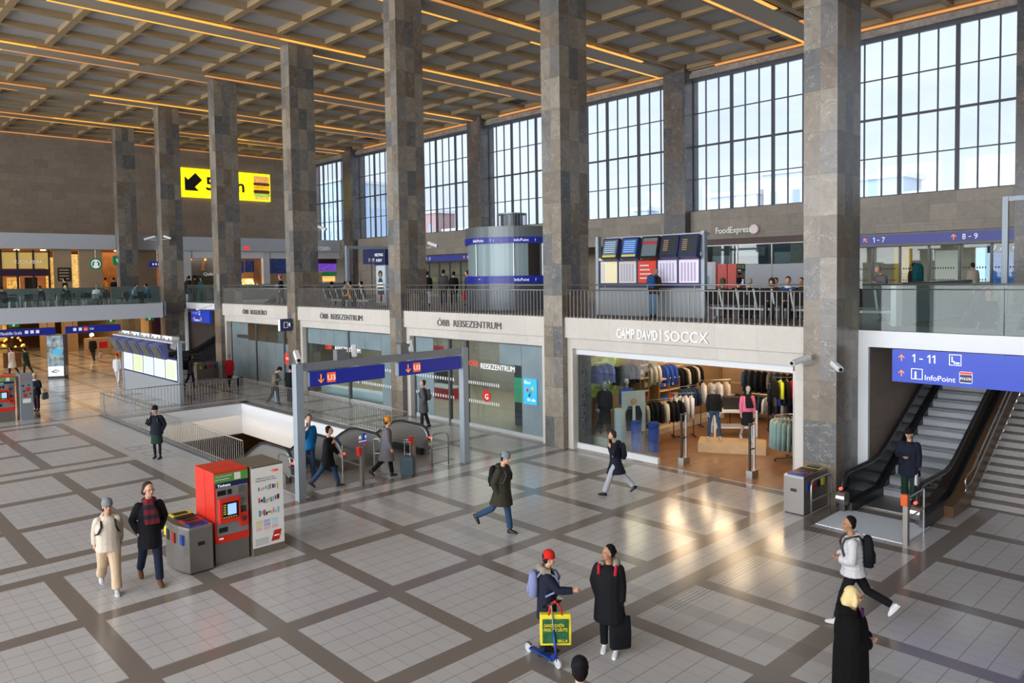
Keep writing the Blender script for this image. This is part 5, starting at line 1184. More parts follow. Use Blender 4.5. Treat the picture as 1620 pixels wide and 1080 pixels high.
def suitcase(label, loc, rz, m_, w=.42, h=.58, d=.24, ext=.42):
    e = empty('suitcase', loc, rz, label, 'suitcase'); m = MB()
    m.bevbox(-w/2, w/2, -d/2, d/2, .06, h, .05); m.build('shell', m_, e, bevel=.01)
    m = MB()
    for i in range(7): m.box(-w/2+.04+i*(w-.1)/6, -w/2+.052+i*(w-.1)/6, -d/2-.006, d/2+.006, .1, h-.05)
    m.build('ribs', m_, e)
    m = MB()
    for sx in (-.08, .08): m.cyl((sx, .06, h), (sx, .06, h+ext), .008, n=6)
    m.tube([(-.1, .06, h+ext), (.1, .06, h+ext)], .014, 8); m.build('telescopic_handle', 'steel', e)
    for sx in (-1, 1):
        for sy in (-1, 1): m = MB(); m.cyl((sx*(w/2-.06)-.012, sy*(d/2-.04), .03), (sx*(w/2-.06)+.012, sy*(d/2-.04), .03), .03, n=10); m.build('wheel', 'black_rubber', e)
    return e
for a_ in '''black_cloth 16171b|navy_cloth 1d2230|charcoal 2e2f33|grey_coat 6e6b72|grey_coat2 56555a|olive_parka 37352b|denim 2f4664|dark_denim 1e2638|light_denim 5a7390|beige_fleece cfc3b2|cream_cord cdb497|blue_shell 1573b4|khaki_jacket 6e675a|red_coat b0202c|white_puffer c9c8cc|pale_grey_trouser a9adb8|beanie_grey 7d8488|beanie_teal 5a6c70|orange_knit d98a1e|red_knit c4271f|white_cloth d8d9de|teal_cloth 1f5f68|light_blue_shirt 86b4cc|blue_shirt 3f6f9c|royal_shirt 2a4f86|olive_cloth 4c4a38|brown_leather 3c2c24|tan_shoe 6b4a30|purple_knit 4a2050|lilac_pack 7f86b0|brown_hair 3a2a20|dark_hair 191513|black_hair 100e0e|grey_hair 8c8884|blonde_hair d9c48c|cream_hat c9b8a0|maroon 3c2630|dark_green 243830|yellow_coat c0922c|pink_cloth c86a8c|mint_cloth 7f9a98|cobalt_cloth 2c4fae|neon_cloth c9dc3c|hot_red c02838|cream_cloth cbbfae'''.split('|'):
    k_, c_ = a_.split(); cloth(k_, c_)
cloth('black_fur', '0e0d0f', bump=1.0, scale=120, var=0.5); cloth('fur_grey', 'a59a8c', bump=1.0, scale=140, var=0.35); mat('glasses_frame', '8a6a50', rough=0.3); mat('sneaker', 'b9bcc0', rough=0.6); mat('sneaker_white', 'dfe0e2', rough=0.6); mat('black_shoe', '141416', rough=0.4)
n = NB('plaid_scarf'); a = n.op('GREATER_THAN', n.op('SINE', n.op('MULTIPLY', n.x, 60.0)), 0.0); b_ = n.op('GREATER_THAN', n.op('SINE', n.op('MULTIPLY', n.z, 34.0)), 0.1)
n.col(n.mix(a, n.mix(b_, lin((120, 24, 36)), lin((40, 30, 44))), n.mix(b_, lin((84, 22, 34)), lin((20, 24, 38))))); n.set(Roughness=0.9)
# ================================================================ cast: ground floor, foreground
G_ = 4.25; TC = (-.69, -.72); RT = (.72, -.69); LF = (-.72, .69); AW = (.69, .72)
def mixd(a, b, t): return (a[0]*(1-t)+b[0]*t, a[1]*(1-t)+b[1]*t)
p = person('person in cream hooded sweatshirt and cream trousers, grey beanie and backpack, walking', (4.2, 15.4, 0), (-.2, -.98), 1.74, ((14, 6), (-20, 26)), ('swingb', 'swingb'), 4, (10, 0), top='beige_fleece', toplen=.66, topr=1.12, bottom='cream_cord', botr=1.25, shoes=('sneaker', 'sole_white'), hair='brown_hair', hairlen=.02, hat='beanie_grey', hood='down', q=2, glasses=True)
backpack('black backpack of the person in the cream sweatshirt', p, 'black_cloth', .28, .36, .13)
person('tall person in long dark coat with red plaid scarf and brown boots, hands in pockets', (4.90, 15.3, 0), (-.15, -.99), 1.94, ((16, 6), (-16, 22)), ('pocket', 'pocket'), 3, (20, 0), top='black_cloth', toplen=.82, topr=1.0, bottom='dark_denim', shoes='tan_shoe', hair='brown_hair', hairlen=.01, scarf=('plaid_scarf', 1), q=2, glasses=True, boots=True)
p = person('person in black jacket and dark green skirt with a cap, standing and phoning', (8.64, 25.96, 0), TC, 1.68, ((2, 2), (-3, 4)), ('pocket', 'phone'), 2, (0, 5), top='navy_cloth', toplen=.66, topr=1.15, bottom='black_cloth', botr=.72, skirt=('dark_green', .42), shoes='charcoal', hair='dark_hair', hat='black_cloth', q=1)
phone(p, 1, 'phone held to the ear by the woman in the dark skirt')
backpack('dark backpack worn by the person in the dark skirt', p, 'charcoal', .28, .38, .14)
p = person('person in bright blue jacket and jeans phoning beside the portal post', (10.83, 20.0, 0), (.1, -1), 1.82, ((4, 3), (-6, 8)), ('pocket', 'phone'), 2, (-30, 0), top='blue_shell', toplen=.66, topr=1.05, bottom='denim', shoes='black_shoe', hair='brown_hair', q=1)
phone(p, 1, 'phone held to the ear by the person in the bright blue jacket')
p = person('person in dark navy coat and jeans striding right with a yellow bag', (10.75, 18.8, 0), RT, 1.70, ((20, 4), (-24, 16)), ('swingf', 'strap'), 4, (0, 0), top='black_cloth', toplen=.82, topr=1.08, bottom='denim', shoes='brown_leather', hair='dark_hair', q=1)
tote('yellow bag carried by the person in the navy coat', (11.05, 19.0, 1.35), rad(70), 'yellow_coat', .34, .32, .12, 'yellow_coat', .12)
p = person('person in long grey coat with orange beanie pulling a suitcase', (12.5, 18.5, 0), mixd(RT, AW, .15), 1.70, ((12, 4), (-18, 30)), ('pocket', 'grip'), 3, (0, -4), top='grey_coat', toplen=.98, topr=1.12, bottom='black_cloth', shoes='black_shoe', hair='brown_hair', hat='orange_knit', hood='down', q=1, boots=True)
tote('grey green handbag on the shoulder of the person with the orange beanie', tuple(p.M @ Vector((-.27, -.05, 1.35))), p.rz+rad(90), 'beanie_teal', .3, .3, .12, 'charcoal', .25)
suitcase('dark teal rolling suitcase beside the person with the orange beanie', (12.95, 18.12, 0), rad(-40), mat('suitcase_teal', '2c4450', rough=0.4))
p = person('person in grey coat with grey backpack seen from behind at the travel centre door', (17.6, 23.5, 0), LF, 1.80, ((6, 4), (-8, 8)), ('pocket', 'pocket'), 2, (15, -10), top='grey_coat2', toplen=.92, topr=1.05, bottom='charcoal', shoes='black_shoe', hair='brown_hair', collar=1, q=1)
backpack('grey backpack of the person at the travel centre door', p, 'grey_coat2', .27, .42, .14)
p = person('person in dark olive parka with grey beanie and jeans walking across the hall', (11.5, 12.5, 0), mixd(RT, TC, .35), 1.82, ((10, 3), (-28, 34)), ('pocket', 'pocket'), 3, (0, 12), top='olive_parka', toplen=.84, topr=1.25, bottom='denim', shoes='black_shoe', hair='dark_hair', hat='beanie_grey', hood='down', q=2)
backpack('black backpack of the person in the olive parka', p, 'black_cloth', .28, .46, .15)
p = person('person in navy parka and pale grey trousers striding left while phoning', (15.66, 12.6, 0), LF, 1.70, ((24, 4), (-30, 12)), ('phone', 'down'), 3, (0, 8), top='navy_cloth', toplen=.86, topr=1.12, bottom='pale_grey_trouser', botr=1.15, shoes='black_shoe', hair='brown_hair', hood='down', q=1)
backpack('navy and grey backpack of the striding person in pale trousers', p, 'navy_cloth', .27, .42, .14)
phone(p, 0, 'phone held by the striding person in the navy parka')
p = person('person in white puffer jacket and black trousers walking away with a black backpack', (12.55, 5.15, 0), mixd(LF, AW, .25), 1.76, ((22, 10), (-30, 32)), ('waist', 'waist'), 4, (20, 0), top='white_puffer', toplen=.64, topr=1.22, bottom='black_cloth', shoes=('sneaker_white', 'sole_white'), hair='black_hair', hood='down', puffer=True, q=2, skin=SKIN2)
backpack('black backpack of the person in the white puffer jacket', p, 'black_cloth', .30, .50, .17)
p = person('short person in red knit hat and navy fur hooded coat gesturing, holding a scooter', (8.25, 8.0, 0), mixd(RT, TC, .1), 1.55, ((3, 3), (-3, 4)), ('grip', 'reach'), 2, (-5, 0), top='navy_cloth', toplen=.84, topr=1.16, bottom='dark_denim', shoes='charcoal', hair='dark_hair', hat='red_knit', fur=True, q=2)
REDHAT = p
backpack('lilac grey backpack on the person with the red hat', p, 'lilac_pack', .26, .38, .15, trim='lilac_pack')
p = person('person in long black padded coat with dark tied hair and grey fur collar, standing', (8.95, 7.35, 0), mixd(TC, LF, .25), 1.64, ((3, 2), (-4, 4)), ('down', 'pocket'), 1, (-50, 0), top='black_cloth', toplen=.95, topr=1.32, bottom='black_cloth', shoes=('sneaker_white', 'sole_white'), hair='black_hair', hairlen=-1, fur=True, q=2, skin=SKIN2)
tote('black shopping bag hanging from the hand of the person in the long black coat', tuple(p.hand[0]+Vector((0, 0, -.02))), rad(-30), 'black_cloth', .34, .48, .12, 'black_cloth', .12)
for sd, nm in ((-1, 'left'), (1, 'right')):
    m = MB(); m.tube([p.M @ Vector((sd*.125, .15, 1.27)), p.M @ Vector((sd*.13, .10, 1.385)), p.M @ Vector((sd*.14, -.03, 1.40))], [(.03, .018)]*3, 8); tag(m.build('backpack_strap', 'hot_red', smooth=True), f'red backpack strap over the {nm} shoulder of the person in the long black coat', 'strap')
p = person('person with blonde bob and glasses in a long black fur coat, bottom right', (9.72, 4.02, 0), mixd(RT, TC, .3), 1.72, ((2, 2), (-2, 2)), ('waist', 'waist'), 1, (15, 0), top='black_fur', toplen=1.2, topr=1.52, bottom='black_cloth', shoes='black_shoe', hair='blonde_hair', hairlen=.07, fur='black_fur', q=2, glasses=True)
m = MB(); m.loft([[p.M @ Vector((x*w_, .135+.02*t, z)) for x, t in ((-1, 0), (-.5, 1), (.5, 1), (1, 0), (.5, -1), (-.5, -1))] for z, w_ in ((1.50, .05), (1.38, .06), (1.25, .045), (1.12, .02))]); tag(m.build('blouse_front', 'purple_knit', smooth=True), 'purple blouse showing in the open fur coat', 'clothing')
person('top of the black beanie of someone at the very bottom edge', (5.85, 5.2, 0), AW, 1.72, ((2, 2), (-2, 2)), top='black_cloth', bottom='black_cloth', shoes='black_shoe', hair='black_hair', hat='black_cloth', q=1)
p = person('stout person in black coat and cap riding the right escalator down', (20.0, 6.86, 0.05), (-1, -.12), 1.78, ((3, 2), (-2, 3)), ('down', 'waist'), 1, (-8, 4), top='navy_cloth', toplen=.84, topr=1.28, bottom='dark_green', botr=1.15, shoes='black_shoe', hair='grey_hair', hat='black_cloth', q=2)
tote('white paper bag in the hand of the stout person on the escalator', tuple(p.hand[0]), 0, 'white_cloth', .22, .26, .08, 'white_cloth', .08)
m = MB(); m.tube([p.M @ Vector(v) for v in ((-.17, .05, 1.44), (-.05, .215, 1.25), (.10, .225, 1.02), (.2, .12, .90))], [(.018, .006)]*4, 6); tag(m.build('shoulder_strap', 'brown_leather', smooth=True), 'brown strap across the chest of the stout person on the escalator', 'strap')
# scooter and shopping bag
e = empty('kick_scooter', (8.06, 7.60, 0), rad(86), 'blue and silver folding kick scooter held by the person with the red hat', 'scooter')
# local x points from the front wheel to the rear
m = MB(); m.cyl((0, -.014, .07), (0, .014, .07), .07, n=18); m.build('wheel', 'light_grey', e); m = MB(); m.cyl((.66, -.014, .07), (.66, .014, .07), .07, n=18); m.build('wheel', 'light_grey', e)
m = MB(); m.prism([(.1, .075), (.60, .075), (.60, .11), (.1, .11)], -.05, .05, 0, 'y'); m.prism([(.05, .1), (.14, .08), (.14, .14), (.05, .22)], -.025, .025, 0, 'y'); m.build('deck', mat('scooter_blue', '1c3f8c', rough=0.35, metal=0.3), e, bevel=.008)
m = MB(); m.tube([(.02, 0, .1), (.05, 0, .24), (.09, 0, .55)], .02, 8); m.build('steering_tube', 'scooter_blue', e, smooth=True)
m = MB(); m.tube([(.085, 0, .53), (.13, 0, .92)], .014, 8); m.build('stem', 'steel', e); m = MB(); m.tube([(.13, -.16, .92), (.13, .16, .92)], .013, 8); hb_ = m.build('handlebar', 'steel', e)
for sy in (-1, 1): m = MB(); m.cyl((.13, sy*.10, .92), (.13, sy*.19, .92), .02); m.build('grip', 'black_rubber', hb_)
m = MB(); m.prism([(.60, .15), (.68, .16), (.76, .12), (.76, .11), (.68, .145), (.60, .13)], -.02, .02, 0, 'y'); m.build('rear_mudguard', 'steel', e)
e = empty('shopping_bag', (8.15, 7.73, .30), math.atan2(-.69, .72)+rad(0), 'large yellow and green supermarket bag with BILLA lettering held over the scooter', 'bag')
m = MB(); W_, H_, D_ = .23, .46, .07
m.loft([[(-W_, -D_, 0), (W_, -D_, 0), (W_, D_, 0), (-W_, D_, 0)], [(-W_*1.02, -D_*1.1, .2), (W_*1.02, -D_*1.1, .2), (W_*1.02, D_*1.1, .2), (-W_*1.02, D_*1.1, .2)], [(-W_, -D_*.7, H_), (W_, -D_*.7, H_), (W_, D_*.7, H_), (-W_, D_*.7, H_)]]); m.build('bag_body', 'yellow_plastic', e, bevel=.01)
def onbag(x0, x1, z0, z1, o_=.003): return [(x0, -D_*1.1-o_+(.02 if z_ > .3 else 0.004)*0-.0, z_) for x0, z_ in ((x0, z0), (x1, z0), (x1, z1), (x0, z1))]
m = MB(); m.add([(-.195, -.0835, .04), (.195, -.0835, .04), (.195, -.075, .40), (-.195, -.075, .40)], [(0, 1, 2, 3)]); m.build('green_print', mat('bag_green', '1f5a34', rough=0.5, var=0.5, scale=18), e)
def bt(s, x, z, h, w_): text('bag_lettering', s, (x, -.088, z), (1, 0, 0), (0, 0, 1), h, 'yellow_plastic', e, width=w_, bold=.001, depth=.003)
bt('GANZ SCHÖN', -.175, .29, .045, .30); bt('FRISCHE LEUTE', -.175, .225, .045, .35); bt('BILLA', .03, .06, .04, .15)
for sy in (-1, 1): m = MB(); m.tube([(-.1, sy*.05, .45), (-.07, sy*.04, .58), (0, sy*.02, .64), (.07, sy*.04, .58), (.1, sy*.05, .45)], .012, 6); m.build('handle', 'red_plastic', e, smooth=True)
# ---------------------------------------------------------------- ground floor, middle and far
person('person in khaki jacket and black beanie leaning over a phone beside the fourth column', (16.25, 33.0, 0), RT, 1.74, arms=('text', 'text'), lean=8, head=(0, 35), top='khaki_jacket', topr=1.15, bottom='charcoal', shoes='black_shoe', hair='dark_hair', hat='black_cloth', q=0)
person('person in black jacket seen from behind beside the fourth column', (16.75, 32.5, 0), AW, 1.76, arms=('text', 'text'), lean=4, head=(30, 20), top='black_cloth', toplen=.75, topr=1.12, bottom='black_cloth', shoes='black_shoe', hair='black_hair', q=0)
suitcase('pale blue suitcase standing behind the railing by the couple', (16.55, 33.4, 0), 1.0, mat('suitcase_blue', '8fb8d8', rough=0.4), .34, .55, .22, .15)
p = person('person with grey hair in a red coat seen from behind at the frosted shop front', (17.3, 40.4, 0), AW, 1.72, top='red_coat', toplen=.86, topr=1.1, bottom='black_cloth', shoes='black_shoe', hair='grey_hair', q=0)
suitcase('black trolley bag beside the person in the red coat', (17.75, 40.1, 0), .6, 'black_cloth', .34, .5, .2, .2)
p = person('person with long dark hair carrying a backpack beside the departure board', (15.85, 42.0, 0), RT, 1.70, arms=('pocket', 'down'), top='grey_coat2', bottom='denim', shoes='black_shoe', hair='dark_hair', hairlen=.22, q=0, skin=SKIN2)
backpack('large dark backpack slung by the person beside the departure board', p, 'charcoal', .34, .5, .22)
person('child in white trousers and red hood walking at the end of the departure board', (13.7, 47.2, 0), (-.5, -.8), 1.62, ((16, 5), (-18, 20)), top='white_cloth', toplen=.8, bottom='white_cloth', shoes='sneaker_white', hair='brown_hair', hat='red_knit', q=0)
p = person('person in navy jacket with cream hat at the left edge holding a blue bag', (8.1, 39.7, 0), TC, 1.66, ((4, 3), (-4, 6)), ('waist', 'down'), top='navy_cloth', toplen=.72, topr=1.15, bottom='maroon', shoes='black_shoe', hair='brown_hair', hat='cream_hat', scarf=('white_cloth',), q=0)
tote('blue grey handbag of the person with the cream hat', (8.38, 39.4, .95), .7, 'beanie_teal', .34, .3, .14, 'charcoal', .12)
person('person in long white coat walking in the passage at the left', (10.3, 56.6, 0), LF, 1.70, top='white_cloth', toplen=1.05, topr=1.15, bottom='charcoal', shoes='black_shoe', hair='dark_hair', q=0)
person('person in dark green coat and green beanie beside the white coat', (10.95, 55.9, 0), LF, 1.68, lean=8, top='dark_green', toplen=.9, topr=1.15, bottom='charcoal', shoes='black_shoe', hair='dark_hair', hat='dark_green', q=0)
person('person in black jacket walking out of the lit passage with a patterned bag', (15.94, 60.3, 0), TC, 1.86, ((12, 4), (-12, 14)), top='black_cloth', toplen=.75, topr=1.1, bottom='charcoal', shoes='sneaker', hair='dark_hair', q=0)
tote('patterned shopping bag carried in the lit passage', (16.3, 59.9, .85), .7, mat('pattern_bag', 'b8a8c8', var=0.6, scale=30), .3, .4, .12, hl=.12)
# ---------------------------------------------------------------- people on the gallery
p = person('person in brown jacket with blue backpack bending over at the gallery departure board', (21.9, 15.9, G_), mixd(AW, RT, .4), 1.70, ((4, 3), (-4, 5)), ('text', 'text'), 14, (0, 32), top='brown_leather', toplen=.66, topr=1.18, bottom='light_denim', botr=1.1, shoes='charcoal', hair='grey_hair', q=0)
backpack('blue backpack of the person at the gallery departure board', p, 'royal_shirt', .32, .46, .18)
seats = [(13.85, 'olive_cloth', 'olive_cloth', 'up', None, 'in an olive hood', AW), (13.25, 'black_cloth', 'black_hair', None, 'black_cloth', 'in black with a black beanie', AW), (12.85, 'black_cloth', 'grey_hair', None, None, 'in black with grey hair', AW), (12.05, 'charcoal', 'dark_hair', 'up', None, 'with a maroon headscarf', TC), (11.5, 'royal_shirt', 'brown_hair', None, None, 'in a blue jacket with white collar facing the camera', TC), (10.95, 'olive_cloth', 'brown_hair', None, None, 'in an olive jacket partly behind the rightmost column', AW)]
for i, (y, c_, hr, hd, ht, nm, fc) in enumerate(seats):
    person(f'seated person {nm} on the gallery bench', (22.95 if fc == AW else 23.0, y, G_), (1, 0.1) if fc == AW else (-1, -.25), 1.72 if i != 4 else 1.80, ((86, 86), (86, 86)), ('lap', 'lap'), 4, (0, 10), seat=.50, top=c_ if i != 3 else 'maroon', topr=1.15, bottom='charcoal', shoes='black_shoe', hair=hr, hood=hd, hat=ht, q=0, scarf=('white_cloth',) if i == 4 else None)
for i, (y, c_, hr) in enumerate(((12.6, 'grey_coat2', 'dark_hair'), (11.7, 'black_cloth', 'black_hair'), (11.3, 'charcoal', 'brown_hair'))):
    person(f'seated person in the back row behind the gallery bench, with {("dark", "black", "brown")[i]} hair', (24.3, y, G_), (-1, 0), 1.70, ((86, 86), (86, 86)), ('lap', 'lap'), 2, seat=.50, top=c_, bottom='charcoal', shoes='black_shoe', hair=hr, q=0)
person('grey haired person in grey coat standing behind the gallery glass right of the rightmost column', (24.3, 9.15, G_), mixd(LF, TC, .2), 1.66, ((3, 3), (-3, 3)), ('text', 'text'), 6, (0, 25), top='grey_coat', toplen=.8, topr=1.15, bottom='denim', shoes='black_shoe', hair='grey_hair', q=0)
person('seated person in black behind the glass beside the rightmost column', (23.3, 9.4, G_), LF, 1.65, ((86, 86), (86, 86)), ('lap', 'lap'), 10, (0, 10), seat=.50, top='black_cloth', topr=1.2, bottom='black_cloth', shoes='black_shoe', hair='brown_hair', q=0)
p = person('person in red jacket carrying a large teal rucksack near the glazed doors', (36.0, 12.2, G_), AW, 1.78, top='maroon', topr=1.15, bottom='charcoal', shoes='black_shoe', hair='dark_hair', q=0)
backpack('large teal rucksack near the glazed doors', p, 'teal_cloth', .46, .85, .3, low=-.12)
person('person in cream and grey jacket walking to the glazed doors', (37.6, 10.35, G_), AW, 1.76, top='cream_cloth', topr=1.25, bottom='charcoal', shoes='black_shoe', hair='brown_hair', q=0)
person('person with headphones in a dark coat riding the right escalator seen through the glass', (26.2, 6.8, 3.3), (-1, -.1), 1.80, ((2, 2), (-2, 2)), ('down', 'down'), 0, top='charcoal', toplen=.85, topr=1.2, bottom='charcoal', shoes='black_shoe', hair='brown_hair', headset=True, q=1)
for (x, y, f_, H, c_, b_, nm, tl) in ((24.6, 32.3, AW, 1.78, 'black_cloth', 'pale_grey_trouser', 'in black jacket and pale trousers, leftmost of the group at the gallery doors', .75), (25.6, 32.2, AW, 1.85, 'grey_coat2', 'charcoal', 'in grey jacket, second of the group at the gallery doors', .7), (25.9, 31.7, AW, 1.74, 'black_cloth', 'black_cloth', 'in a black coat, third of the group at the gallery doors', .85), (26.3, 31.0, LF, 1.78, 'black_cloth', 'black_cloth', 'in black beside the InfoPoint drum', .85),
        (21.7, 42.9, LF, 1.70, 'navy_cloth', 'navy_cloth', 'in navy with a pink hat left of the fourth column', .7), (22.0, 42.2, LF, 1.76, 'black_cloth', 'black_cloth', 'in black left of the fourth column', .85), (21.3, 56.6, TC, 1.70, 'charcoal', 'charcoal', 'in charcoal right of the sixth column', .7), (21.1, 55.7, AW, 1.80, 'navy_cloth', 'navy_cloth', 'in navy walking right of the sixth column', .7), (21.2, 54.9, AW, 1.82, 'olive_parka', 'charcoal', 'in an olive coat left of the fifth column', .85), (21.3, 54.0, TC, 1.66, 'teal_cloth', 'dark_green', 'in teal clothes beside the fifth column', .7)):
    person(f'standing person {nm}', (x, y, G_), f_, H, ((8, 4), (-8, 8)), top=c_, toplen=tl, topr=1.12, bottom=b_, shoes='black_shoe', hair='dark_hair' if 'pink' not in nm else 'brown_hair', hat='pink_cloth' if 'pink' in nm else None, q=0)
tote('red bag beside the group at the gallery doors', (26.0, 30.9, G_+.75), .3, 'hot_red', .4, .4, .2, 'hot_red', .1)
suitcase('grey suitcase of the group right of the sixth column', (20.8, 55.0, G_), .5, 'light_grey', .36, .56, .24, .3)
for i, (x, y, c_, hr, nm, f_) in enumerate(((21.6, 36.9, 'charcoal', 'dark_hair', 'in a dark coat, back turned, between the fourth and third columns', AW), (21.6, 34.9, 'yellow_coat', 'black_hair', 'in a yellow top between the fourth and third columns', LF), (21.9, 34.3, 'charcoal', 'black_hair', 'in charcoal beside the yellow top', LF), (21.7, 35.8, 'white_cloth', 'black_hair', 'in white left of the yellow top', RT))):
    person(f'seated person {nm}', (x, y, G_), f_, 1.75, ((86, 86), (86, 86)), ('lap', 'lap'), 6, seat=.50, top=c_, topr=1.2 if i else 1.5, bottom='charcoal', shoes='black_shoe', hair=hr, q=0)
# cafe guests on the far left gallery
CF = [(9.3, 52.3, 'maroon', 'dark_hair', 'in maroon at the left edge', LF, 1.3), (11.3, 52.6, 'navy_cloth', 'brown_hair', 'in navy bent over a cafe table', LF, 1.1), (12.65, 52.5, 'dark_green', 'blonde_hair', 'in green jacket facing left at a cafe table', LF, 1.15), (14.25, 52.9, 'white_cloth', 'grey_hair', 'in white, back turned, at a cafe table', AW, 1.2), (16.35, 52.5, 'light_blue_shirt', 'dark_hair', 'in pale turquoise facing right at a cafe table', RT, 1.05), (17.35, 52.6, 'blue_shirt', 'dark_hair', 'in blue facing left at the rightmost cafe table', LF, 1.1)]
for x, y, c_, hr, nm, f_, r_ in CF:
    person(f'seated person {nm}', (x, y, G_), f_, 1.74, ((86, 86), (86, 86)), ('lap', 'lap'), 12, (0, 12), seat=.50, top=c_, topr=r_, bottom='charcoal', shoes='black_shoe', hair=hr, q=0)
person('standing person in black walking behind the cafe tables', (13.6, 57.2, G_), LF, 1.76, ((14, 4), (-14, 12)), top='black_cloth', toplen=.8, topr=1.1, bottom='black_cloth', shoes='black_shoe', hair='dark_hair', q=0)
for i, (x, c_, nm) in enumerate(((19.1, 'orange_knit', 'orange'), (19.7, 'black_cloth', 'black'), (20.3, 'grey_coat', 'grey'))):
    person(f'standing person in {nm} queuing at the lit counter left of the leftmost column', (x-1.0, 64.6, G_), AW, 1.78, top=c_, bottom='charcoal', shoes='black_shoe', hair='dark_hair', q=0)
# ================================================================ seating
def bench(label, loc, rz, n_, group=None):
    e = empty('bench', loc, rz, label, 'bench', group); L = n_*.62
    m = MB(); m.box(0, L, -.04, .04, .30, .38); m.build('beam', 'light_grey', e)
    for i in range(n_): m = MB(); m.bevbox(i*.62+.03, i*.62+.59, -.28, .2, .42, .47, .03); m.build('seat', 'black_plastic', e); m = MB(); m.add([(i*.62+.03, -.26, .47), (i*.62+.59, -.26, .47), (i*.62+.59, -.42, .98), (i*.62+.03, -.42, .98), (i*.62+.03, -.22, .47), (i*.62+.59, -.22, .47), (i*.62+.59, -.38, .98), (i*.62+.03, -.38, .98)], [(3, 2, 1, 0), (4, 5, 6, 7), (0, 1, 5, 4), (1, 2, 6, 5), (2, 3, 7, 6), (3, 0, 4, 7)]); m.build('backrest', 'black_plastic', e)
    for i in range(n_+1):
        x = i*.62; m = MB(); m.prism([(.25, .38), (-.25, .38), (-.46, 1.0), (-.40, 1.0), (-.20, .45), (.25, .45)], x-.03, x+.03, 0, 'x'); m.build('arm_bracket', 'light_grey', e)
    for x in (.3, L-.3): m = MB(); m.prism([(-.2, 0), (.22, 0), (.22, .04), (.05, .08), (.05, .32), (-.05, .32), (-.05, .08), (-.2, .04)], x-.04, x+.04, 0, 'x'); m.build('foot', 'grey_metal', e)
    return e
bench('long black seated bench with grey brackets along the gallery railing', (22.95, 14.3, G_), -pi/2, 6)
bench('second row of black seats behind the long gallery bench', (24.3, 10.3, G_), pi/2, 6)
bench('short black bench behind the glass right of the rightmost column', (22.9, 9.9, G_), -pi/2, 3)
bench('row of seats between the fourth and third columns on the gallery', (21.75, 37.3, G_), -pi/2, 6)
def chair(label, loc, rz, group=None, col='black_plastic'):
    e = empty('cafe_chair', loc, rz, label, 'chair', group)
    m = MB(); m.bevbox(-.21, .21, -.2, .2, .44, .47, .04); m.build('seat', col, e); m = MB(); m.bevbox(-.2, .2, -.22, -.19, .52, .84, .01); m.build('backrest', col, e)
    for sx in (-1, 1):
        for sy in (-1, 1): m = MB(); m.tube([(sx*.17, sy*.16, .45), (sx*.22, sy*.21, 0)], .013, 6); m.build('leg', 'steel', e)
    return e
def table(label, loc, w_=.7, d_=.7, group=None):
    e = empty('cafe_table', loc, 0, label, 'table', group); m = MB(); m.bevbox(-w_/2, w_/2, -d_/2, d_/2, .72, .75, .03); m.build('table_top', 'mid_grey', e)
    m = MB(); m.cyl((0, 0, .02), (0, 0, .72), .035); m.build('leg', 'steel', e); m = MB(); m.cyl((0, 0, 0), (0, 0, .02), .25, n=20); m.build('foot', 'steel', e)
for i, (x, w_, nm) in enumerate(((10.1, 1.3, 'leftmost'), (12.0, .9, 'second from the left'), (13.6, 1.0, 'fourth from the right'), (14.9, 1.0, 'third from the right'), (15.7, .6, 'second from the right'), (16.85, .75, 'rightmost'))): table(f'grey cafe table on a steel foot, {nm} behind the left gallery glass', (x, 52.5, G_), w_, .7)
ch = chair('black cafe chair with steel legs tucked among the left gallery tables', (10.6, 52.9, G_), 0, 'cafe chairs on the left gallery')
for x, y, r in ((10.4, 51.8, 3.1), (11.0, 52.2, -1.6), (9.6, 51.9, 1.5), (9.9, 53.3, 3.1), (11.6, 52.0, 1.5), (12.3, 51.9, 3.1), (13.15, 52.4, 1.6), (13.4, 51.8, 0.1), (14.6, 51.9, 3.0), (14.9, 53.2, 0), (15.4, 51.9, 1.6), (16.0, 53.1, 0.2), (16.6, 51.7, 3.1), (12.9, 53.2, 1)): copy_tree(ch, loc=(x, y, G_), rz=r)
person_coat = MB(); person_coat.loft([[(15.72+.2*c*cos(t), 52.05+.12*c*sin(t), z) for t in [2*pi*k/10 for k in range(10)]] for c, z in ((.8, 4.5), (1.1, 4.7), (1.0, 5.0), (.5, 5.15))]); tag(person_coat.build('coat', 'khaki_jacket', smooth=True), 'khaki coat hung over a cafe chair left of the turquoise guest', 'coat')
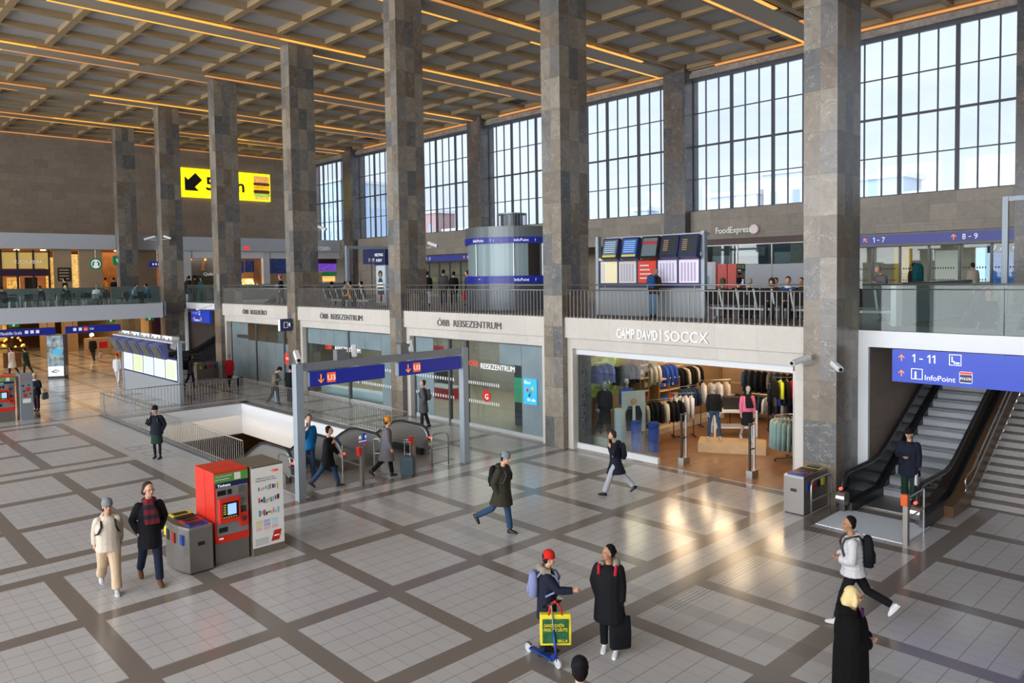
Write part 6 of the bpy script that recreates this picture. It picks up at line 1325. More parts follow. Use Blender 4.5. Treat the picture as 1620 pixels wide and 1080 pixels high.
# ================================================================ clothes shop
e = empty('shop_glazing', (19.05, 13.66, 0), 0, 'frameless glass front of the clothes shop with white base and head rails', 'glazing')
for i in range(4): y0 = i*.8225; m = MB(); m.box(-.008, .008, y0+.01, y0+.815, .2, 3.15); m.build('glass_panel', 'shop_glass', e)
m = MB(); m.box(-.06, .06, 0, 3.29, 0, .2); m.build('base_rail', 'white_paint', e); m = MB(); m.box(-.07, .07, -4.29, 3.29, 3.15, 3.34); m.build('head_rail', 'white_paint', e)
m = MB(); m.box(18.96, 19.02, 9.25, 9.36, 0, 3.2); tag(m.build('door_track', 'steel'), 'narrow steel door track on the right jamb of the clothes shop', 'track')
def garment(name, mt_, L=.72, w_=.23, sl=.55, th_=.05, open_=False):
    """hanging garment; hook at origin, hangs down, lies in the local xz plane"""
    e = empty(name, (0, 0, -50)); m = MB()
    def R_(z, a, b_): return [(a*cos(t), b_*sin(t), z) for t in [2*pi*k/12 for k in range(12)]]
    m.loft([R_(-L-.06, w_*1.1, th_*1.2), R_(-L*.6, w_*.98, th_), R_(-.24, w_*.92, th_), R_(-.13, w_*.85, th_*.8), R_(-.08, .07, th_*.6)])
    if sl:
        for sd in (-1, 1): m.tube([(sd*w_*.75, 0, -.15), (sd*w_*1.1, .01, -.3), (sd*w_*1.25, .02, -.15-sl)], [(.05, .06)]*3, 8)
    m.build('cloth', mt_, e, smooth=True)
    m = MB(); m.tube([(-w_*.8, 0, -.12), (0, 0, -.05), (w_*.8, 0, -.12)], .008, 5); m.tube([(0, 0, -.05), (0, 0, 0)], .005, 5); m.build('hanger', 'steel', e); return e
_g = {}
def rail(y_or_pts, z, n_, cols, label, kind='jacket', L=.72, rzoff=0, sl=.55, w_=.23, postz=None, jit=.12):
    a, b = Vector((*y_or_pts[0], z)), Vector((*y_or_pts[1], z)); d = b-a; ang = math.atan2(d.y, d.x)
    e = empty('clothes_rail', a, ang, 'steel clothes rail carrying '+label, 'clothes rail'); m = MB(); m.tube([(0, 0, 0), (d.length, 0, 0)], .014, 6); m.build('rail', 'steel', e)
    if postz is not None:
        for x in (.03, d.length-.03): m = MB(); m.tube([(x, 0, 0), (x, 0, postz-z)], .016, 6); m.build('upright', 'black_metal', e); m = MB(); m.box(x-.02, x+.02, -.25, .25, postz-z, postz-z+.03); m.build('foot', 'black_metal', e)
    for i in range(n_):
        c_ = cols[i % len(cols)]; key = (kind, c_, L, w_); P_ = a+d*((i+.5)/n_)
        if key not in _g: g = _g[key] = garment(kind, c_, L, w_, sl); 
        else: g = copy_tree(_g[key])
        g.location = P_-Vector((0, 0, .015)); g.rotation_euler = (0, 0, ang+pi/2+random.uniform(-jit, jit)); 
        tag(g, label[0].upper()*0+label, 'garment', label+' group')
mat('yellow_black', 'c0c030', var=0.8, scale=9)
rail(((19.6, 16.75), (20.6, 16.75)), 2.80, 3, ['cobalt_cloth'], 'cobalt blue shirts on the high wall rail behind the glass', 'shirt', .62)
rail(((20.8, 16.75), (21.9, 16.75)), 2.66, 5, ['black_cloth'], 'black jackets on the high wall rail', 'jacket', .66)
rail(((22.5, 16.75), (23.3, 16.75)), 2.55, 3, ['cream_cloth'], 'cream shirts on the high wall rail', 'shirt', .75)
rail(((23.5, 16.75), (24.3, 16.75)), 2.45, 3, ['cobalt_cloth'], 'blue jackets on the high wall rail, mid shop', 'jacket', .8)
rail(((24.5, 16.75), (26.0, 16.75)), 2.25, 7, ['black_cloth', 'black_cloth', 'cream_cloth'], 'black and cream jackets on the high rear wall rail', 'jacket', .8)
rail(((20.9, 15.9), (22.6, 15.2)), 1.45, 9, ['black_cloth', 'cream_cloth', 'black_cloth', 'black_cloth'], 'black and cream jackets on the low front rail', 'jacket', .72, postz=0.03)
rail(((22.6, 15.6), (23.2, 15.1)), 1.55, 4, ['white_cloth'], 'white quilted jackets on the low rail', 'jacket', .8, postz=0.03)
rail(((24.8, 15.9), (25.8, 15.2)), 1.75, 4, ['white_cloth', 'cream_cloth'], 'pale jackets on the middle rail', 'jacket', .75, postz=0.03)
rail(((24.3, 16.5), (25.2, 16.3)), 1.5, 5, ['denim'], 'denim jackets on the lower wall rail', 'jacket', .7)
rail(((27.7, 9.6), (27.7, 12.2)), 1.98, 12, ['beanie_grey', 'navy_cloth', 'cream_cloth', 'charcoal'], 'grey and beige coats on the high rear rail', 'coat', .85)
rail(((27.7, 12.6), (27.7, 15.8)), 1.98, 12, ['charcoal', 'denim', 'grey_coat', 'black_cloth', 'navy_cloth'], 'dark coats on the left part of the rear wall rail', 'coat', .85)
rail(((24.6, 12.9), (25.9, 11.4)), 2.15, 10, ['black_cloth', 'neon_cloth', 'black_cloth', 'hot_red'], 'black neon and red sports jackets on the rear rail', 'jacket', .6, postz=0.03)
rail(((26.6, 13.8), (27.2, 12.6)), 1.6, 8, ['denim', 'charcoal', 'cobalt_cloth'], 'folded looking denim and blue shirts on a low rear rail', 'shirt', .6, postz=0.03)
rail(((24.4, 11.3), (25.4, 10.2)), 1.85, 7, ['maroon', 'black_cloth', 'pink_cloth', 'charcoal'], 'maroon and pink patterned tops on the right rail', 'shirt', .62, postz=0.03)
rail(((22.9, 10.1), (23.7, 9.5)), 1.95, 5, ['neon_cloth', 'yellow_black'], 'neon yellow tops on the right front rail', 'shirt', .6, postz=0.03)
rail(((20.6, 9.75), (21.2, 9.3)), 1.7, 4, ['cream_cloth', 'white_cloth', 'hot_red'], 'cream and red tops by the right jamb', 'shirt', .7, postz=0.03)
rail(((27.3, 9.6), (27.3, 12.2)), 1.0, 10, ['charcoal', 'denim', 'cream_cloth'], 'charcoal and denim trousers on the low rear rail', 'trousers', .6, sl=0, w_=.14)
rail(((27.3, 13.4), (27.3, 16.2)), 1.05, 11, ['navy_cloth', 'white_cloth', 'denim'], 'navy and white shirts on the low left rear rail', 'shirt', .6)
rail(((25.6, 13.6), (26.5, 12.4)), 1.75, 9, ['navy_cloth', 'grey_coat', 'cobalt_cloth', 'charcoal'], 'navy and grey jackets on the free rail behind the mannequins', 'jacket', .7, postz=0.03)
rail(((25.2, 11.5), (26.4, 10.0)), 1.62, 12, ['black_cloth', 'hot_red', 'charcoal', 'neon_cloth', 'pink_cloth'], 'dark, red and neon tops on the long right rail', 'shirt', .6, postz=0.03)
rail(((23.7, 11.6), (24.3, 10.7)), 1.35, 8, ['maroon', 'charcoal', 'pink_cloth', 'black_cloth'], 'maroon and pink tops behind the round rack', 'shirt', .6, postz=0.03)
# round rack with mint and white dresses
e = empty('round_clothes_rack', (22.1, 10.9, 0.012), 0, 'round chrome rack on castors with mint and cream dresses', 'clothes rack')
m = MB(); m.tube([(.55*cos(rad(a)), .55*sin(rad(a)), 1.35) for a in range(0, 361, 20)], .015, 6); m.build('ring', 'steel', e); m = MB(); m.cyl((0, 0, .1), (0, 0, 1.35), .025); m.build('stem', 'steel', e)
for k in range(4): a = pi/4+k*pi/2; m = MB(); m.tube([(0, 0, .12), (.55*cos(a), .55*sin(a), .08)], .016, 6); m.tube([(-.55*cos(a), -.55*sin(a), 1.35), (0, 0, 1.35)], .01, 5); m.ball((.55*cos(a), .55*sin(a), .04), .04, 8); m.build('spoke', 'black_metal', e)
gp = {}
for i in range(26):
    a = 2*pi*i/26; c_ = 'mint_cloth' if (math.cos(a+.9) < .35) else 'cream_cloth'
    if c_ not in gp: g = gp[c_] = garment('dress', c_, .85, .15, 0, .045)
    else: g = copy_tree(gp[c_])
    g.location = (22.1+.55*cos(a), 10.9+.55*sin(a), 1.335); g.rotation_euler = (0, 0, a); w2 = 'mint green' if c_ == 'mint_cloth' else 'cream'
    tag(g, f'{w2} sleeveless dresses on the round rack', 'garment', f'{w2} dresses on the round rack')
# wall shelving, tables, boxes
def shelf_unit(label, loc, rz, L, H, n_, d_=.4, lit=True):
    e = empty('shelf_unit', loc, rz, label, 'shelf'); m = MB()
    for x in (0, L/2, L): m.box(x-.02, x+.02, 0, d_, 0, H)
    m.build('upright', 'wood_panel', e)
    for i in range(n_): m = MB(); z = .15+i*(H-.2)/(n_-1) if n_ > 1 else H; m.box(0, L, 0, d_, z, z+.05); m.build('shelf', 'shop_cream', e)
    m = MB(); m.box(0, L, d_-.02, d_, 0, H); m.build('back_panel', 'shop_warm', e); return e
shelf_unit('lit wooden wall shelf with folded clothes behind the cream shirts', (21.95, 16.5, .012), 0, .5, 3.0, 7)
shelf_unit('wooden wall shelf with blue baskets at the middle of the shop wall', (23.1, 16.52, .012), 0, 1.3, 1.9, 5)
shelf_unit('lit wooden shelf unit on the rear wall of the clothes shop', (27.95, 16.9, .012), -pi/2, 7.6, 2.4, 3)
shelf_unit('long wooden top shelf above the left wall rails', (19.5, 16.55, 3.05), 0, 6.5, .35, 2)
m = MB(); m.box(22.2, 27.0, 16.2, 16.9, .012, .18); tag(m.build('wall_plinth', 'cream_cloth'), 'long pale plinth along the left shop wall', 'plinth')
rr = random.Random(5)
fold = []
for (x0, x1, y, zs, nm) in ((22.0, 22.4, 16.68, (.72, 1.22, 1.7, 2.2), 'wall shelf behind the cream shirts'), (23.2, 24.3, 16.7, (.7, 1.15, 1.6), 'middle wall shelf')):
    for z in zs:
        for k in range(int((x1-x0)/.32)+1):
            m = MB(); x = x0+k*.33; h_ = rr.uniform(.08, .2); m.bevbox(-.13, .13, -.12, .12, 0, h_, .03); o = m.build('folded_clothes', rr.choice(['cobalt_cloth', 'cream_cloth', 'charcoal', 'denim', 'hot_red', 'white_cloth'])); o.location = (x+.13, y, z); tag(o, f'folded clothes piled on the {nm}', 'clothes', f'folded clothes on the {nm}')
def display_table(label, loc, rz, L, W_, H, two=True):
    e = empty('display_table', loc, rz, label, 'table'); m = MB(); m.bevbox(-L/2, L/2, -W_/2, W_/2, H-.06, H, .01); m.build('table_top', 'white_paint', e)
    if two: m = MB(); m.box(-L/2+.05, L/2-.05, -W_/2+.05, W_/2-.05, .3, .34); m.build('lower_shelf', 'white_paint', e)
    for sx in (-1, 1):
        for sy in (-1, 1): m = MB(); m.box(sx*(L/2-.04)-.035, sx*(L/2-.04)+.035, sy*(W_/2-.04)-.035, sy*(W_/2-.04)+.035, 0, H-.06); m.build('leg', 'white_paint', e)
display_table('white display table behind the two front mannequins', (24.3, 14.2, .012), rad(-50), 1.5, .8, .92)
m = MB(); m.bevbox(-.3, .3, -.22, .22, 0, .42, .02); o = m.build('display_box', 'black_plastic'); o.location = (24.4, 14.35, .932); o.rotation_euler = (0, 0, rad(-50)); tag(o, 'black box on the white display table', 'box')
e = empty('mannequin_platform', (22.15, 13.0, .012), rad(-62), 'low pale wooden platform under the two front mannequins', 'platform'); m = MB(); m.bevbox(-1.05, 1.05, -.5, .5, 0, .3, .01); m.build('deck', mat('pale_wood', 'b89a74', rough=0.5, var=.1, scale=4), e)
e = empty('mannequin_platform', (20.15, 16.35, .012), 0, 'pale low platform behind the shop window at the left', 'platform'); m = MB(); m.bevbox(-.75, .75, -.4, .4, 0, .4, .01); m.build('deck', 'cream_cloth', e)
def mq(label, loc, face, **k): return person(label, loc, face, skin=MANQ, name='mannequin', cat='mannequin', q=1, **k)
mq('grey mannequin in jeans and black gilet over a pink white top, left of the pair', (21.95, 13.55, .315), TC, H=1.80, legs=((4, 2, 9), (4, 4, 9)), top='black_cloth', toplen=.56, topr=.95, bottom='denim', botr=.8, shoes='mannequin_grey', sleeve=None)
mq('mannequin with long dark hair in pink top and black skirt, right of the pair', (22.4, 12.6, .315), TC, H=1.80, top='pink_cloth', toplen=.55, topr=.95, bottom='black_cloth', botr=.62, skirt=('black_cloth', .4), shoes='mannequin_grey', hair='black_hair', hairlen=.2, scarf=('black_cloth', 1))
mq('dark dressed mannequin in a long coat at the left end of the shop window', (19.65, 16.25, .42), TC, H=1.80, top='charcoal', toplen=1.05, topr=1.0, bottom='charcoal', shoes='black_shoe', hair='brown_hair', hood='down')
mq('mannequin in a blue waistcoat behind the framed poster', (20.75, 16.2, .43), TC, H=1.76, top='cobalt_cloth', toplen=.6, bottom='denim', shoes='black_shoe')
mq('small mannequin in cream knit with a white hat behind the window', (20.2, 16.68, .42), RT, H=1.70, top='cream_cloth', toplen=.8, bottom='charcoal', shoes='black_shoe', hat='white_cloth', hair='brown_hair')
# poster board, cylinders with x marks, shop posters
e = empty('framed_poster', (20.35, 15.6, .55), rad(-28), 'framed poster of a person in a dark blazer behind the shop window', 'poster'); m = MB(); m.box(-.42, .42, -.02, .02, 0, 1.35); m.build('board', mat('poster_sky', 'b8c0c4', rough=0.5), e)
m = MB(); m.prism([(-.26, .02), (.26, .02), (.3, .6), (.2, .85), (-.2, .85), (-.3, .6)], -.03, -.021, 0, 'y'); m.build('poster_blazer', 'navy_cloth', e); m = MB(); m.prism([(-.06, .3), (.06, .3), (.05, .86), (-.05, .86)], -.035, -.031, 0, 'y'); m.build('poster_shirt', 'white_cloth', e); m = MB(); m.cyl((0, -.03, 1.0), (0, -.022, 1.0), .11, n=16); m.build('poster_head', SKIN, e)
for x in (-.38, .38): m = MB(); m.box(x-.02, x+.02, -.02, .02, -.55, 0); m.build('leg', 'steel', e)
def cylx(label, loc, col, r_=.17, h=.95, x_=True):
    e = empty('display_cylinder', loc, math.atan2(-(-.72), -.69)-pi/2, label, 'display'); m = MB(); m.cyl((0, 0, 0), (0, 0, h), r_, n=28); m.build('drum', col, e)
    if x_:
        for s_ in (-1, 1): m = MB(); m.loft([[(s_*.10+.035, -r_-.004+.05, .33), (s_*.10-.035, -r_-.004+.05, .33), (s_*.10-.035, -r_-.012+.05, .33), (s_*.10+.035, -r_-.012+.05, .33)], [(.035, -r_-.004, .45), (-.035, -r_-.004, .45), (-.035, -r_-.012, .45), (.035, -r_-.012, .45)], [(-s_*.10+.035, -r_-.004+.05, .57), (-s_*.10-.035, -r_-.004+.05, .57), (-s_*.10-.035, -r_-.012+.05, .57), (-s_*.10+.035, -r_-.012+.05, .57)]]); m.build('x_mark', 'white_paint', e)
cylx('blue cylinder with a white x, right one of the pair behind the glass', (20.3, 14.75, .012), 'cobalt_cloth'); cylx('blue cylinder with a white x, left one of the pair behind the glass', (20.1, 15.3, .012), 'cobalt_cloth')
cylx('white cylinder with a face print left of the blue cylinders', (20.0, 15.9, .012), 'white_paint', .19, 1.3, False)
m = MB(); m.box(19.08, 19.09, 16.35, 16.9, .2, 3.1); tag(m.build('window_blind_film', glass('blind_film', (190, 185, 185), .05, .35, (150, 140, 138))), 'translucent striped film with lettering at the left end of the shop window', 'film')
text('window_lettering', 'CAMP DAVID', (19.03, 16.55, .6), (0, 0, 1), (0, 1, 0), .2, 'dark_grey', None, width=2.1); bpy.context.scene.collection.objects[-1]
tag(bpy.data.objects['window_lettering'], 'dark vertical lettering on the left shop window', 'lettering')
m = MB(); m.box(19.6, 21.3, 16.92, 16.97, 1.6, 2.9); tag(m.build('wall_picture', mat('picture_green', '7a8a4a', rough=0.6, var=.6, scale=5, emit=.15)), 'large landscape photo print on the shop wall behind the window', 'picture')
for i, (x, y) in enumerate(((24.6, 13.4), (24.9, 12.6))): e = empty('pendant_lamp', (x, y, 2.75), 0, f'dark dome pendant lamp, {("left", "right")[i]} of the two over the shop floor', 'lamp'); m = MB(); m.tube([(0, 0, .0), (0, 0, .1), (0, 0, .2)], [.28, .2, .04], 20); m.build('shade', 'black_metal', e); m = MB(); m.cyl((0, 0, .2), (0, 0, .85), .008, n=5); m.build('cord', 'black_metal', e); m = MB(); m.ball((0, 0, .0), .07, 10); m.build('bulb', 'lamp_warm', e)
for i in range(3):
    for j in range(4): m = MB(); m.cyl((20.6+i*2.4, 10.0+j*2.0, 3.56), (20.6+i*2.4, 10.0+j*2.0, 3.62), .09, n=12); tag(m.build('ceiling_spotlight', 'lamp_warm'), 'small round warm spotlights in the clothes shop ceiling', 'lamp', 'spotlights in the clothes shop ceiling')
def gate(label, x, y):
    e = empty('security_gate', (x, y, .012), 0, label, 'security gate'); m = MB(); m.bevbox(-.13, .22, -.1, .1, 0, .22, .01); m.build('base', 'steel', e)
    for dx, mt_ in ((-.08, 'black_metal'), (.17, 'steel')): m = MB(); m.box(dx-.02, dx+.02, -.03, .03, .2, 1.55); m.build('antenna', mt_, e)
    m = MB(); m.box(-.08, .17, -.02, .02, .8, .83).box(-.08, .17, -.02, .02, 1.5, 1.53); m.build('cross_bar', 'black_metal', e)
gate('slim anti theft gate at the left side of the shop opening', 19.5, 13.1); gate('slim anti theft gate at the middle right of the shop opening', 19.5, 10.85)
m = MB(); m.box(26, 28, 8.96, 9.3, .012, 3.0); tag(m.build('plant_wall', mat('plant_orange', 'b06a30', rough=0.8, var=.9, scale=14)), 'orange and green display wall at the rear right of the shop', 'display')
# ================================================================ travel centre and frosted shop fronts
def shopfront(label, yL, yR, panes, X_=19.06, z1=3.36):
    """panes: list of (material, width share)"""
    e = empty('shop_glazing', (X_, yL, 0), 0, label, 'glazing'); L = yL-yR; tot = sum(p[1] for p in panes); y = 0
    for mt_, sh, post in panes:
        w_ = L*sh/tot; a, b = y-.01, y-w_+.01
        if mt_ == 'half': m = MB(); m.box(-.008, .008, b, a, .1, 2.35); m.build('frosted_pane', 'frosted_glass', e); m = MB(); m.box(-.008, .008, b, a, 2.35, z1); m.build('clear_pane', 'shop_glass', e)
        elif mt_ == 'top': m = MB(); m.box(-.008, .008, b, a, .1, 2.55); m.build('clear_pane', 'shop_glass', e); m = MB(); m.box(-.008, .008, b, a, 2.55, z1); m.build('frosted_pane', 'frosted_glass', e)
        else: m = MB(); m.box(-.008, .008, b, a, .1, z1); m.build('pane', mt_, e)
        if post: m = MB(); m.box(-.07, .07, y-w_-.05, y-w_+.05, 0, z1); m.build('post', 'door_frame', e)
        y -= w_
    m = MB(); m.box(-.06, .06, -L, 0, z1-.06, z1).box(-.05, .05, -.08, 0, 0, z1); m.build('frame', 'door_frame', e); return e
shopfront('frosted glass shop front between the fourth and fifth columns', CY[6]-.76, CY[5]+.64, [('frosted_glass', 1, 0), ('frosted_glass', 1, 0), ('half', 1, 1), ('half', 1, 0), ('half', 1, 0), ('half', 1, 1), ('half', 1, 0)])
shopfront('travel centre glass front with frosted tops between the third and fourth columns', CY[5]-.64, CY[4]+.76, [('top', 1, 0), ('top', 1, 0), ('top', 1, 1), ('top', 1, 0), ('top', 1, 0), ('frosted_glass', .8, 0)])
shopfront('travel centre glass front with sliding door between the second and third columns', CY[4]-.64, CY[3]+.76, [('frosted_glass', 1.1, 0), ('shop_glass', .9, 1), ('shop_glass', .9, 1), ('shop_glass', .7, 0), ('shop_glass', .9, 0), ('top', 1, 0), ('frosted_glass', 1.1, 0)])
def wlabel(s, y, z, h, w_, m_, label): o = text('window_lettering', s, (19.02, y, z), u_, v_, h, m_, None, width=w_); tag(o, label, 'lettering')
wlabel('ÖBB', 22.45, 2.36, .2, .55, 'sign_red', 'red letters ÖBB on the travel centre glass'); wlabel('REISEZENTRUM', 21.75, 2.30, .2, 1.85, 'sign_white', 'white letters REISEZENTRUM on the travel centre glass')
wlabel('ÖBB', 33.2, 2.36, .2, .6, 'sign_red', 'red letters ÖBB on the glass between the third and fourth columns'); wlabel('REISEZENTRUM', 32.3, 2.34, .2, 2.2, 'sign_white', 'white letters REISEZENTRUM on the glass between the third and fourth columns')
e = empty('window_poster', (19.02, 19.45, 1.22), 0, 'bright blue poster on the glass right of the travel centre door', 'poster'); m = MB(); m.box(-.01, .01, -.66, 0, 0, .92); m.build('sheet', mat('poster_cyan', '2fa4d0', rough=.4, emit=.4), e)
text('poster_text', 'Eine', (-.014, -.06, .72), u_, v_, .12, 'sign_white', e, width=.3); text('poster_text', 'für alle', (-.014, -.2, .12), u_, v_, .1, 'sign_white', e, width=.4)
for i, (y, z, c_) in enumerate(((.2, .5, 'red_plastic'), (.36, .42, 'green_label'), (.45, .58, 'yellow_plastic'), (.3, .32, 'blue_plastic'))): m = MB(); m.cyl((-.014, -y, z), (-.011, -y, z), .06, n=12); m.build('poster_figure', c_, e)
def marks(yL, yR, z, n_, label):
    e = empty('window_marking', (19.03, yL, z), 0, label, 'marking'); L = yL-yR
    for i in range(n_): m = MB(); y = -i*L/n_; m.box(-.004, .004, y-L/n_*.45, y, 0, .12); m.build('stripe', 'white_paint', e)
for k, (a, b) in enumerate(((25.9, 23.3), (22.6, 20.7), (33.0, 30.2), (30.0, 27.3))):
    marks(a, b, 1.66, 16, f'upper row of white dashes on the travel centre glass, {("left of the door", "right of the door", "behind the left underground sign", "beside the third column")[k]}'); marks(a, b, .95, 16, f'lower row of white dashes on the travel centre glass, {("left of the door", "right of the door", "behind the left underground sign", "beside the third column")[k]}')
e = empty('round_sticker', (19.02, 21.45, 1.28), 0, 'red round sticker on the travel centre glass', 'sticker'); m = MB(); m.cyl((-.006, 0, 0), (.006, 0, 0), .23, n=24); m.build('disc', 'red_plastic', e); text('sticker_text', 'G', (-.012, .07, -.12), u_, v_, .2, 'sign_white', e)
m = MB(); m.box(19.1, 19.14, 23.1, 23.2, .9, 1.8); tag(m.build('door_handle_bar', 'red_plastic'), 'red vertical strip beside the travel centre door', 'handle')
# inside the travel centre
def counter(label, loc, L, mt_, h=1.1, rz=0): e = empty('counter', loc, rz, label, 'counter'); m = MB(); m.bevbox(-.35, .35, -L/2, L/2, 0, h, .03); m.build('front', mt_, e); m = MB(); m.bevbox(-.45, .45, -L/2-.05, L/2+.05, h, h+.05, .02); m.build('worktop', 'light_grey', e)
counter('grey counter inside the travel centre right of the door', (21.2, 20.8, .006), 1.6, 'mid_grey', 1.1); counter('dark counter inside the travel centre behind the left glass front', (23.5, 31.5, .006), 3.5, 'dark_grey'); counter('red seating island inside the travel centre', (22.8, 29.2, .006), 2.6, 'hot_red', .5)
e = empty('advert_screen', (20.4, 20.6, .9), 0, 'green and red advertising screen inside the travel centre', 'screen'); m = MB(); m.box(-.03, .03, -.75, .75, 0, .95); m.build('display', mat('adv_green', '3f9a74', rough=.3, emit=.5), e)
for y, z, r_ in ((-.35, .7, .14), (-.3, .4, .1), (-.45, .2, .09)): m = MB(); m.cyl((-.04, y, z), (-.03, y, z), r_, n=14); m.build('red_ball', 'red_plastic', e)
m = MB(); m.box(-.02, .02, -.75, .75, .95, 2.0); m.build('upper_casing', 'dark_grey', e); m = MB(); m.box(-.02, .02, -.75, .75, -.9, 0); m.build('lower_casing', 'dark_grey', e)
for i, (y, z, c_, nm) in enumerate(((31.5, 2.1, 'screen_glow', 'blue lit hanging screen'), (30.6, 2.15, 'poster_pale', 'pale hanging screen'), (27.6, 2.2, 'hot_red', 'red and white hanging banner'))): e = empty('hanging_screen', (21.5, y, z), 0, nm+' inside the travel centre', 'screen'); m = MB(); m.box(-.03, .03, -.5, .5, 0, .45); m.build('panel', c_, e); m = MB(); m.cyl((0, 0, .45), (0, 0, 1.4), .015); m.build('hanger', 'steel', e)
e = empty('window_bench', (19.75, 30.8, .006), 0, 'white curved bench along the travel centre window', 'bench'); m = MB(); m.loft([[(x+.45*sin((y+3.3)*.7)*.3, y, z) for x, z in ((-.25, 0), (.25, 0), (.3, .38), (.25, .45), (-.25, .45), (-.3, .38))] for y in [-3.3+i*.55 for i in range(13)]]); m.build('curved_seat', mat('bench_white', 'e8ecf2', rough=.4), e, smooth=True)
e = empty('standing_sign', (19.3, 36.9, .9), rad(0), 'red floor standing sign at the frosted shop front', 'sign'); m = MB(); m.box(-.35, -.30, -.35, .35, .4, 1.0); m.build('panel', 'sign_red', e); m = MB(); m.cyl((-.32, 0, -.9), (-.32, 0, .4), .02); m.build('stem', 'steel', e); text('sign_text', 'Info', (-.36, .2, .68), u_, v_, .12, 'sign_white', e, width=.3)
m = MB(); m.box(19.03, 19.045, 41.4, 43.2, 2.42, 2.62); tag(m.build('window_sticker', 'dark_grey'), 'dark wedge shaped sticker on the frosted shop front', 'sticker')
for j in range(9):
    for k in range(2): m = MB(); m.box(20.5+k*3, 21.7+k*3, 19.0+j*2.8, 19.15+j*2.8, 3.55, 3.6); tag(m.build('ceiling_lamp', 'lamp_white'), 'slim white ceiling lamps inside the travel centre', 'lamp', 'ceiling lamps of the travel centre')
# ================================================================ end gallery shops and canopy signs (front plane y = 64)
def panel(name, x0, x1, z0, z1, mt_, label=None, cat=None, Y_=64.5, th_=.06, parent=None):
    m = MB(); m.box(x0, x1, Y_, Y_+th_, z0, z1); o = m.build(name, mt_, parent)
    if label: tag(o, label, cat or name)
    return o
mat('beige_wall', 'ab9478', rough=.6, var=.06, scale=1); mat('panel_glow', 'c8a860', rough=.5, emit=.35); mat('shelf_glow', 'e0a050', rough=.5, emit=.7, var=.6, scale=9); mat('food_glow', 'e8a860', rough=.5, emit=.9, var=.7, scale=14)
mat('menu_purple', '6a3fb0', rough=.4, emit=.7, var=.5, scale=6); mat('menu_blue', '23305a', rough=.4, emit=.35, var=.5, scale=5); mat('coffee_green', '1f6a48', rough=.4, emit=.35); mat('purple_dark', '3a2440', rough=.5); mat('spot_orange', 'ff9a30', rough=.5, emit=2.2); mat('red_neon', 'e01818', emit=1.4)
e = empty('coffee_shop', (0, 64.4, 4.25), 0, 'coffee shop front with dark frames and amber panels at the far left upper level', 'shop front')
for i in range(6): m = MB(); x = 8.3+i*1.0; m.box(x+.06, x+.94, .0, .05, 2.55, 3.7); m.build('amber_panel', 'panel_glow', e)
for i in range(7): m = MB(); x = 8.3+i*1.0; m.box(x-.06, x+.06, -.05, .1, 0, 3.9); m.build('frame_post', 'shop_dark', e)
m = MB(); m.box(11.0, 14.2, -.08, .02, 2.0, 2.5); m.build('dark_sign_band', 'purple_dark', e)
for i in range(5): m = MB(); x = 8.4+i*1.1; m.box(x, x+.8, .4, .5, .6, 1.9); m.build('lit_shelf', 'shelf_glow' if i % 2 else 'shop_dark', e)
text('shop_lettering', 'ARBUCKS', (12.1, -.1, 2.9), (1, 0, 0), (0, 0, 1), .24, 'letter_white', e, width=1.8, mirror=True)
panel('lit_display', 14.1, 14.6, 4.6, 7.6, 'shelf_glow', 'bright product shelf at the right end of the coffee shop front', 'display')
e = empty('shop_wall', (0, 64.45, 4.25), 0, 'beige wall with warm lit openings between coffee shop and leftmost column', 'wall')
for x0, x1 in ((14.6, 15.8), (16.3, 17.9), (20.3, 21.9)): m = MB(); m.box(x0, x1, 0, .15, 0, 3.97); m.build('wall_panel', 'beige_wall', e)
m = MB(); m.box(15.8, 16.3, .3, .4, .6, 3.6); m.build('lit_opening', 'food_glow', e); m = MB(); m.box(17.9, 20.3, 2.5, 2.6, 0, 3.9); m.build('rear_opening', 'shop_warm', e)
e = empty('menu_board', (15.25, 64.38, 5.85), 0, 'dark framed menu board on the beige upper wall', 'board'); m = MB(); m.box(-.42, .42, -.03, .03, 0, 1.0); m.build('frame', 'shop_dark', e)
for i in range(4): m = MB(); m.box(-.32, .32, -.045, -.03, .12+i*.22, .2+i*.22); m.build('text_row', 'shop_cream', e)
e = empty('round_sign', (17.15, 63.4, 7.1), 0, 'round green and white coffee sign hanging from the white canopy', 'sign')
m = MB(); m.cyl((0, -.06, 0), (0, .06, 0), .44, n=28); m.build('green_disc', 'coffee_green', e); m = MB(); m.cyl((0, -.075, 0), (0, -.06, 0), .33, n=24); m.build('white_field', 'sign_white', e)
m = MB()
for sd in (-1, 1): m.ball((sd*.2, -.08, -.02), (.07, .012, .16), 8); m.ball((sd*.12, -.085, .15), (.06, .012, .06), 8)
m.build('green_figure', 'coffee_green', e); m = MB(); m.cyl((0, 0, .4), (0, 0, 1.1), .02); m.build('hanger', 'steel', e)
e = empty('exit_sign', (18.6, 63.0, 7.0), 0, 'green square hanging sign left of the leftmost column', 'sign'); m = MB(); m.box(-.36, .36, -.05, .05, 0, .7); m.build('plate', mat('sign_green', '15703f', rough=.4, emit=.35), e); m = MB(); m.tube([(-.12, -.06, .5), (-.05, -.06, .25), (.14, -.06, .22)], .03, 6); m.build('arrow', 'sign_white', e); m = MB(); m.cyl((0, 0, .7), (0, 0, 1.25), .02); m.build('hanger', 'steel', e)
e = empty('hanging_sign', (21.3, 62.5, 6.85), 0, 'small blue hanging direction sign between the leftmost and sixth columns', 'sign'); m = MB(); m.box(-.65, .65, -.06, .06, 0, .42); m.build('sign_box', 'sign_blue', e); m = MB()
for i in range(4): m.box(-.4+i*.22, -.28+i*.22, -.07, -.06, .14, .28)
m.build('pictograms', 'sign_white', e); m = MB(); m.cyl((0, 0, .42), (0, 0, 1.4), .02); m.build('hanger', 'steel', e)
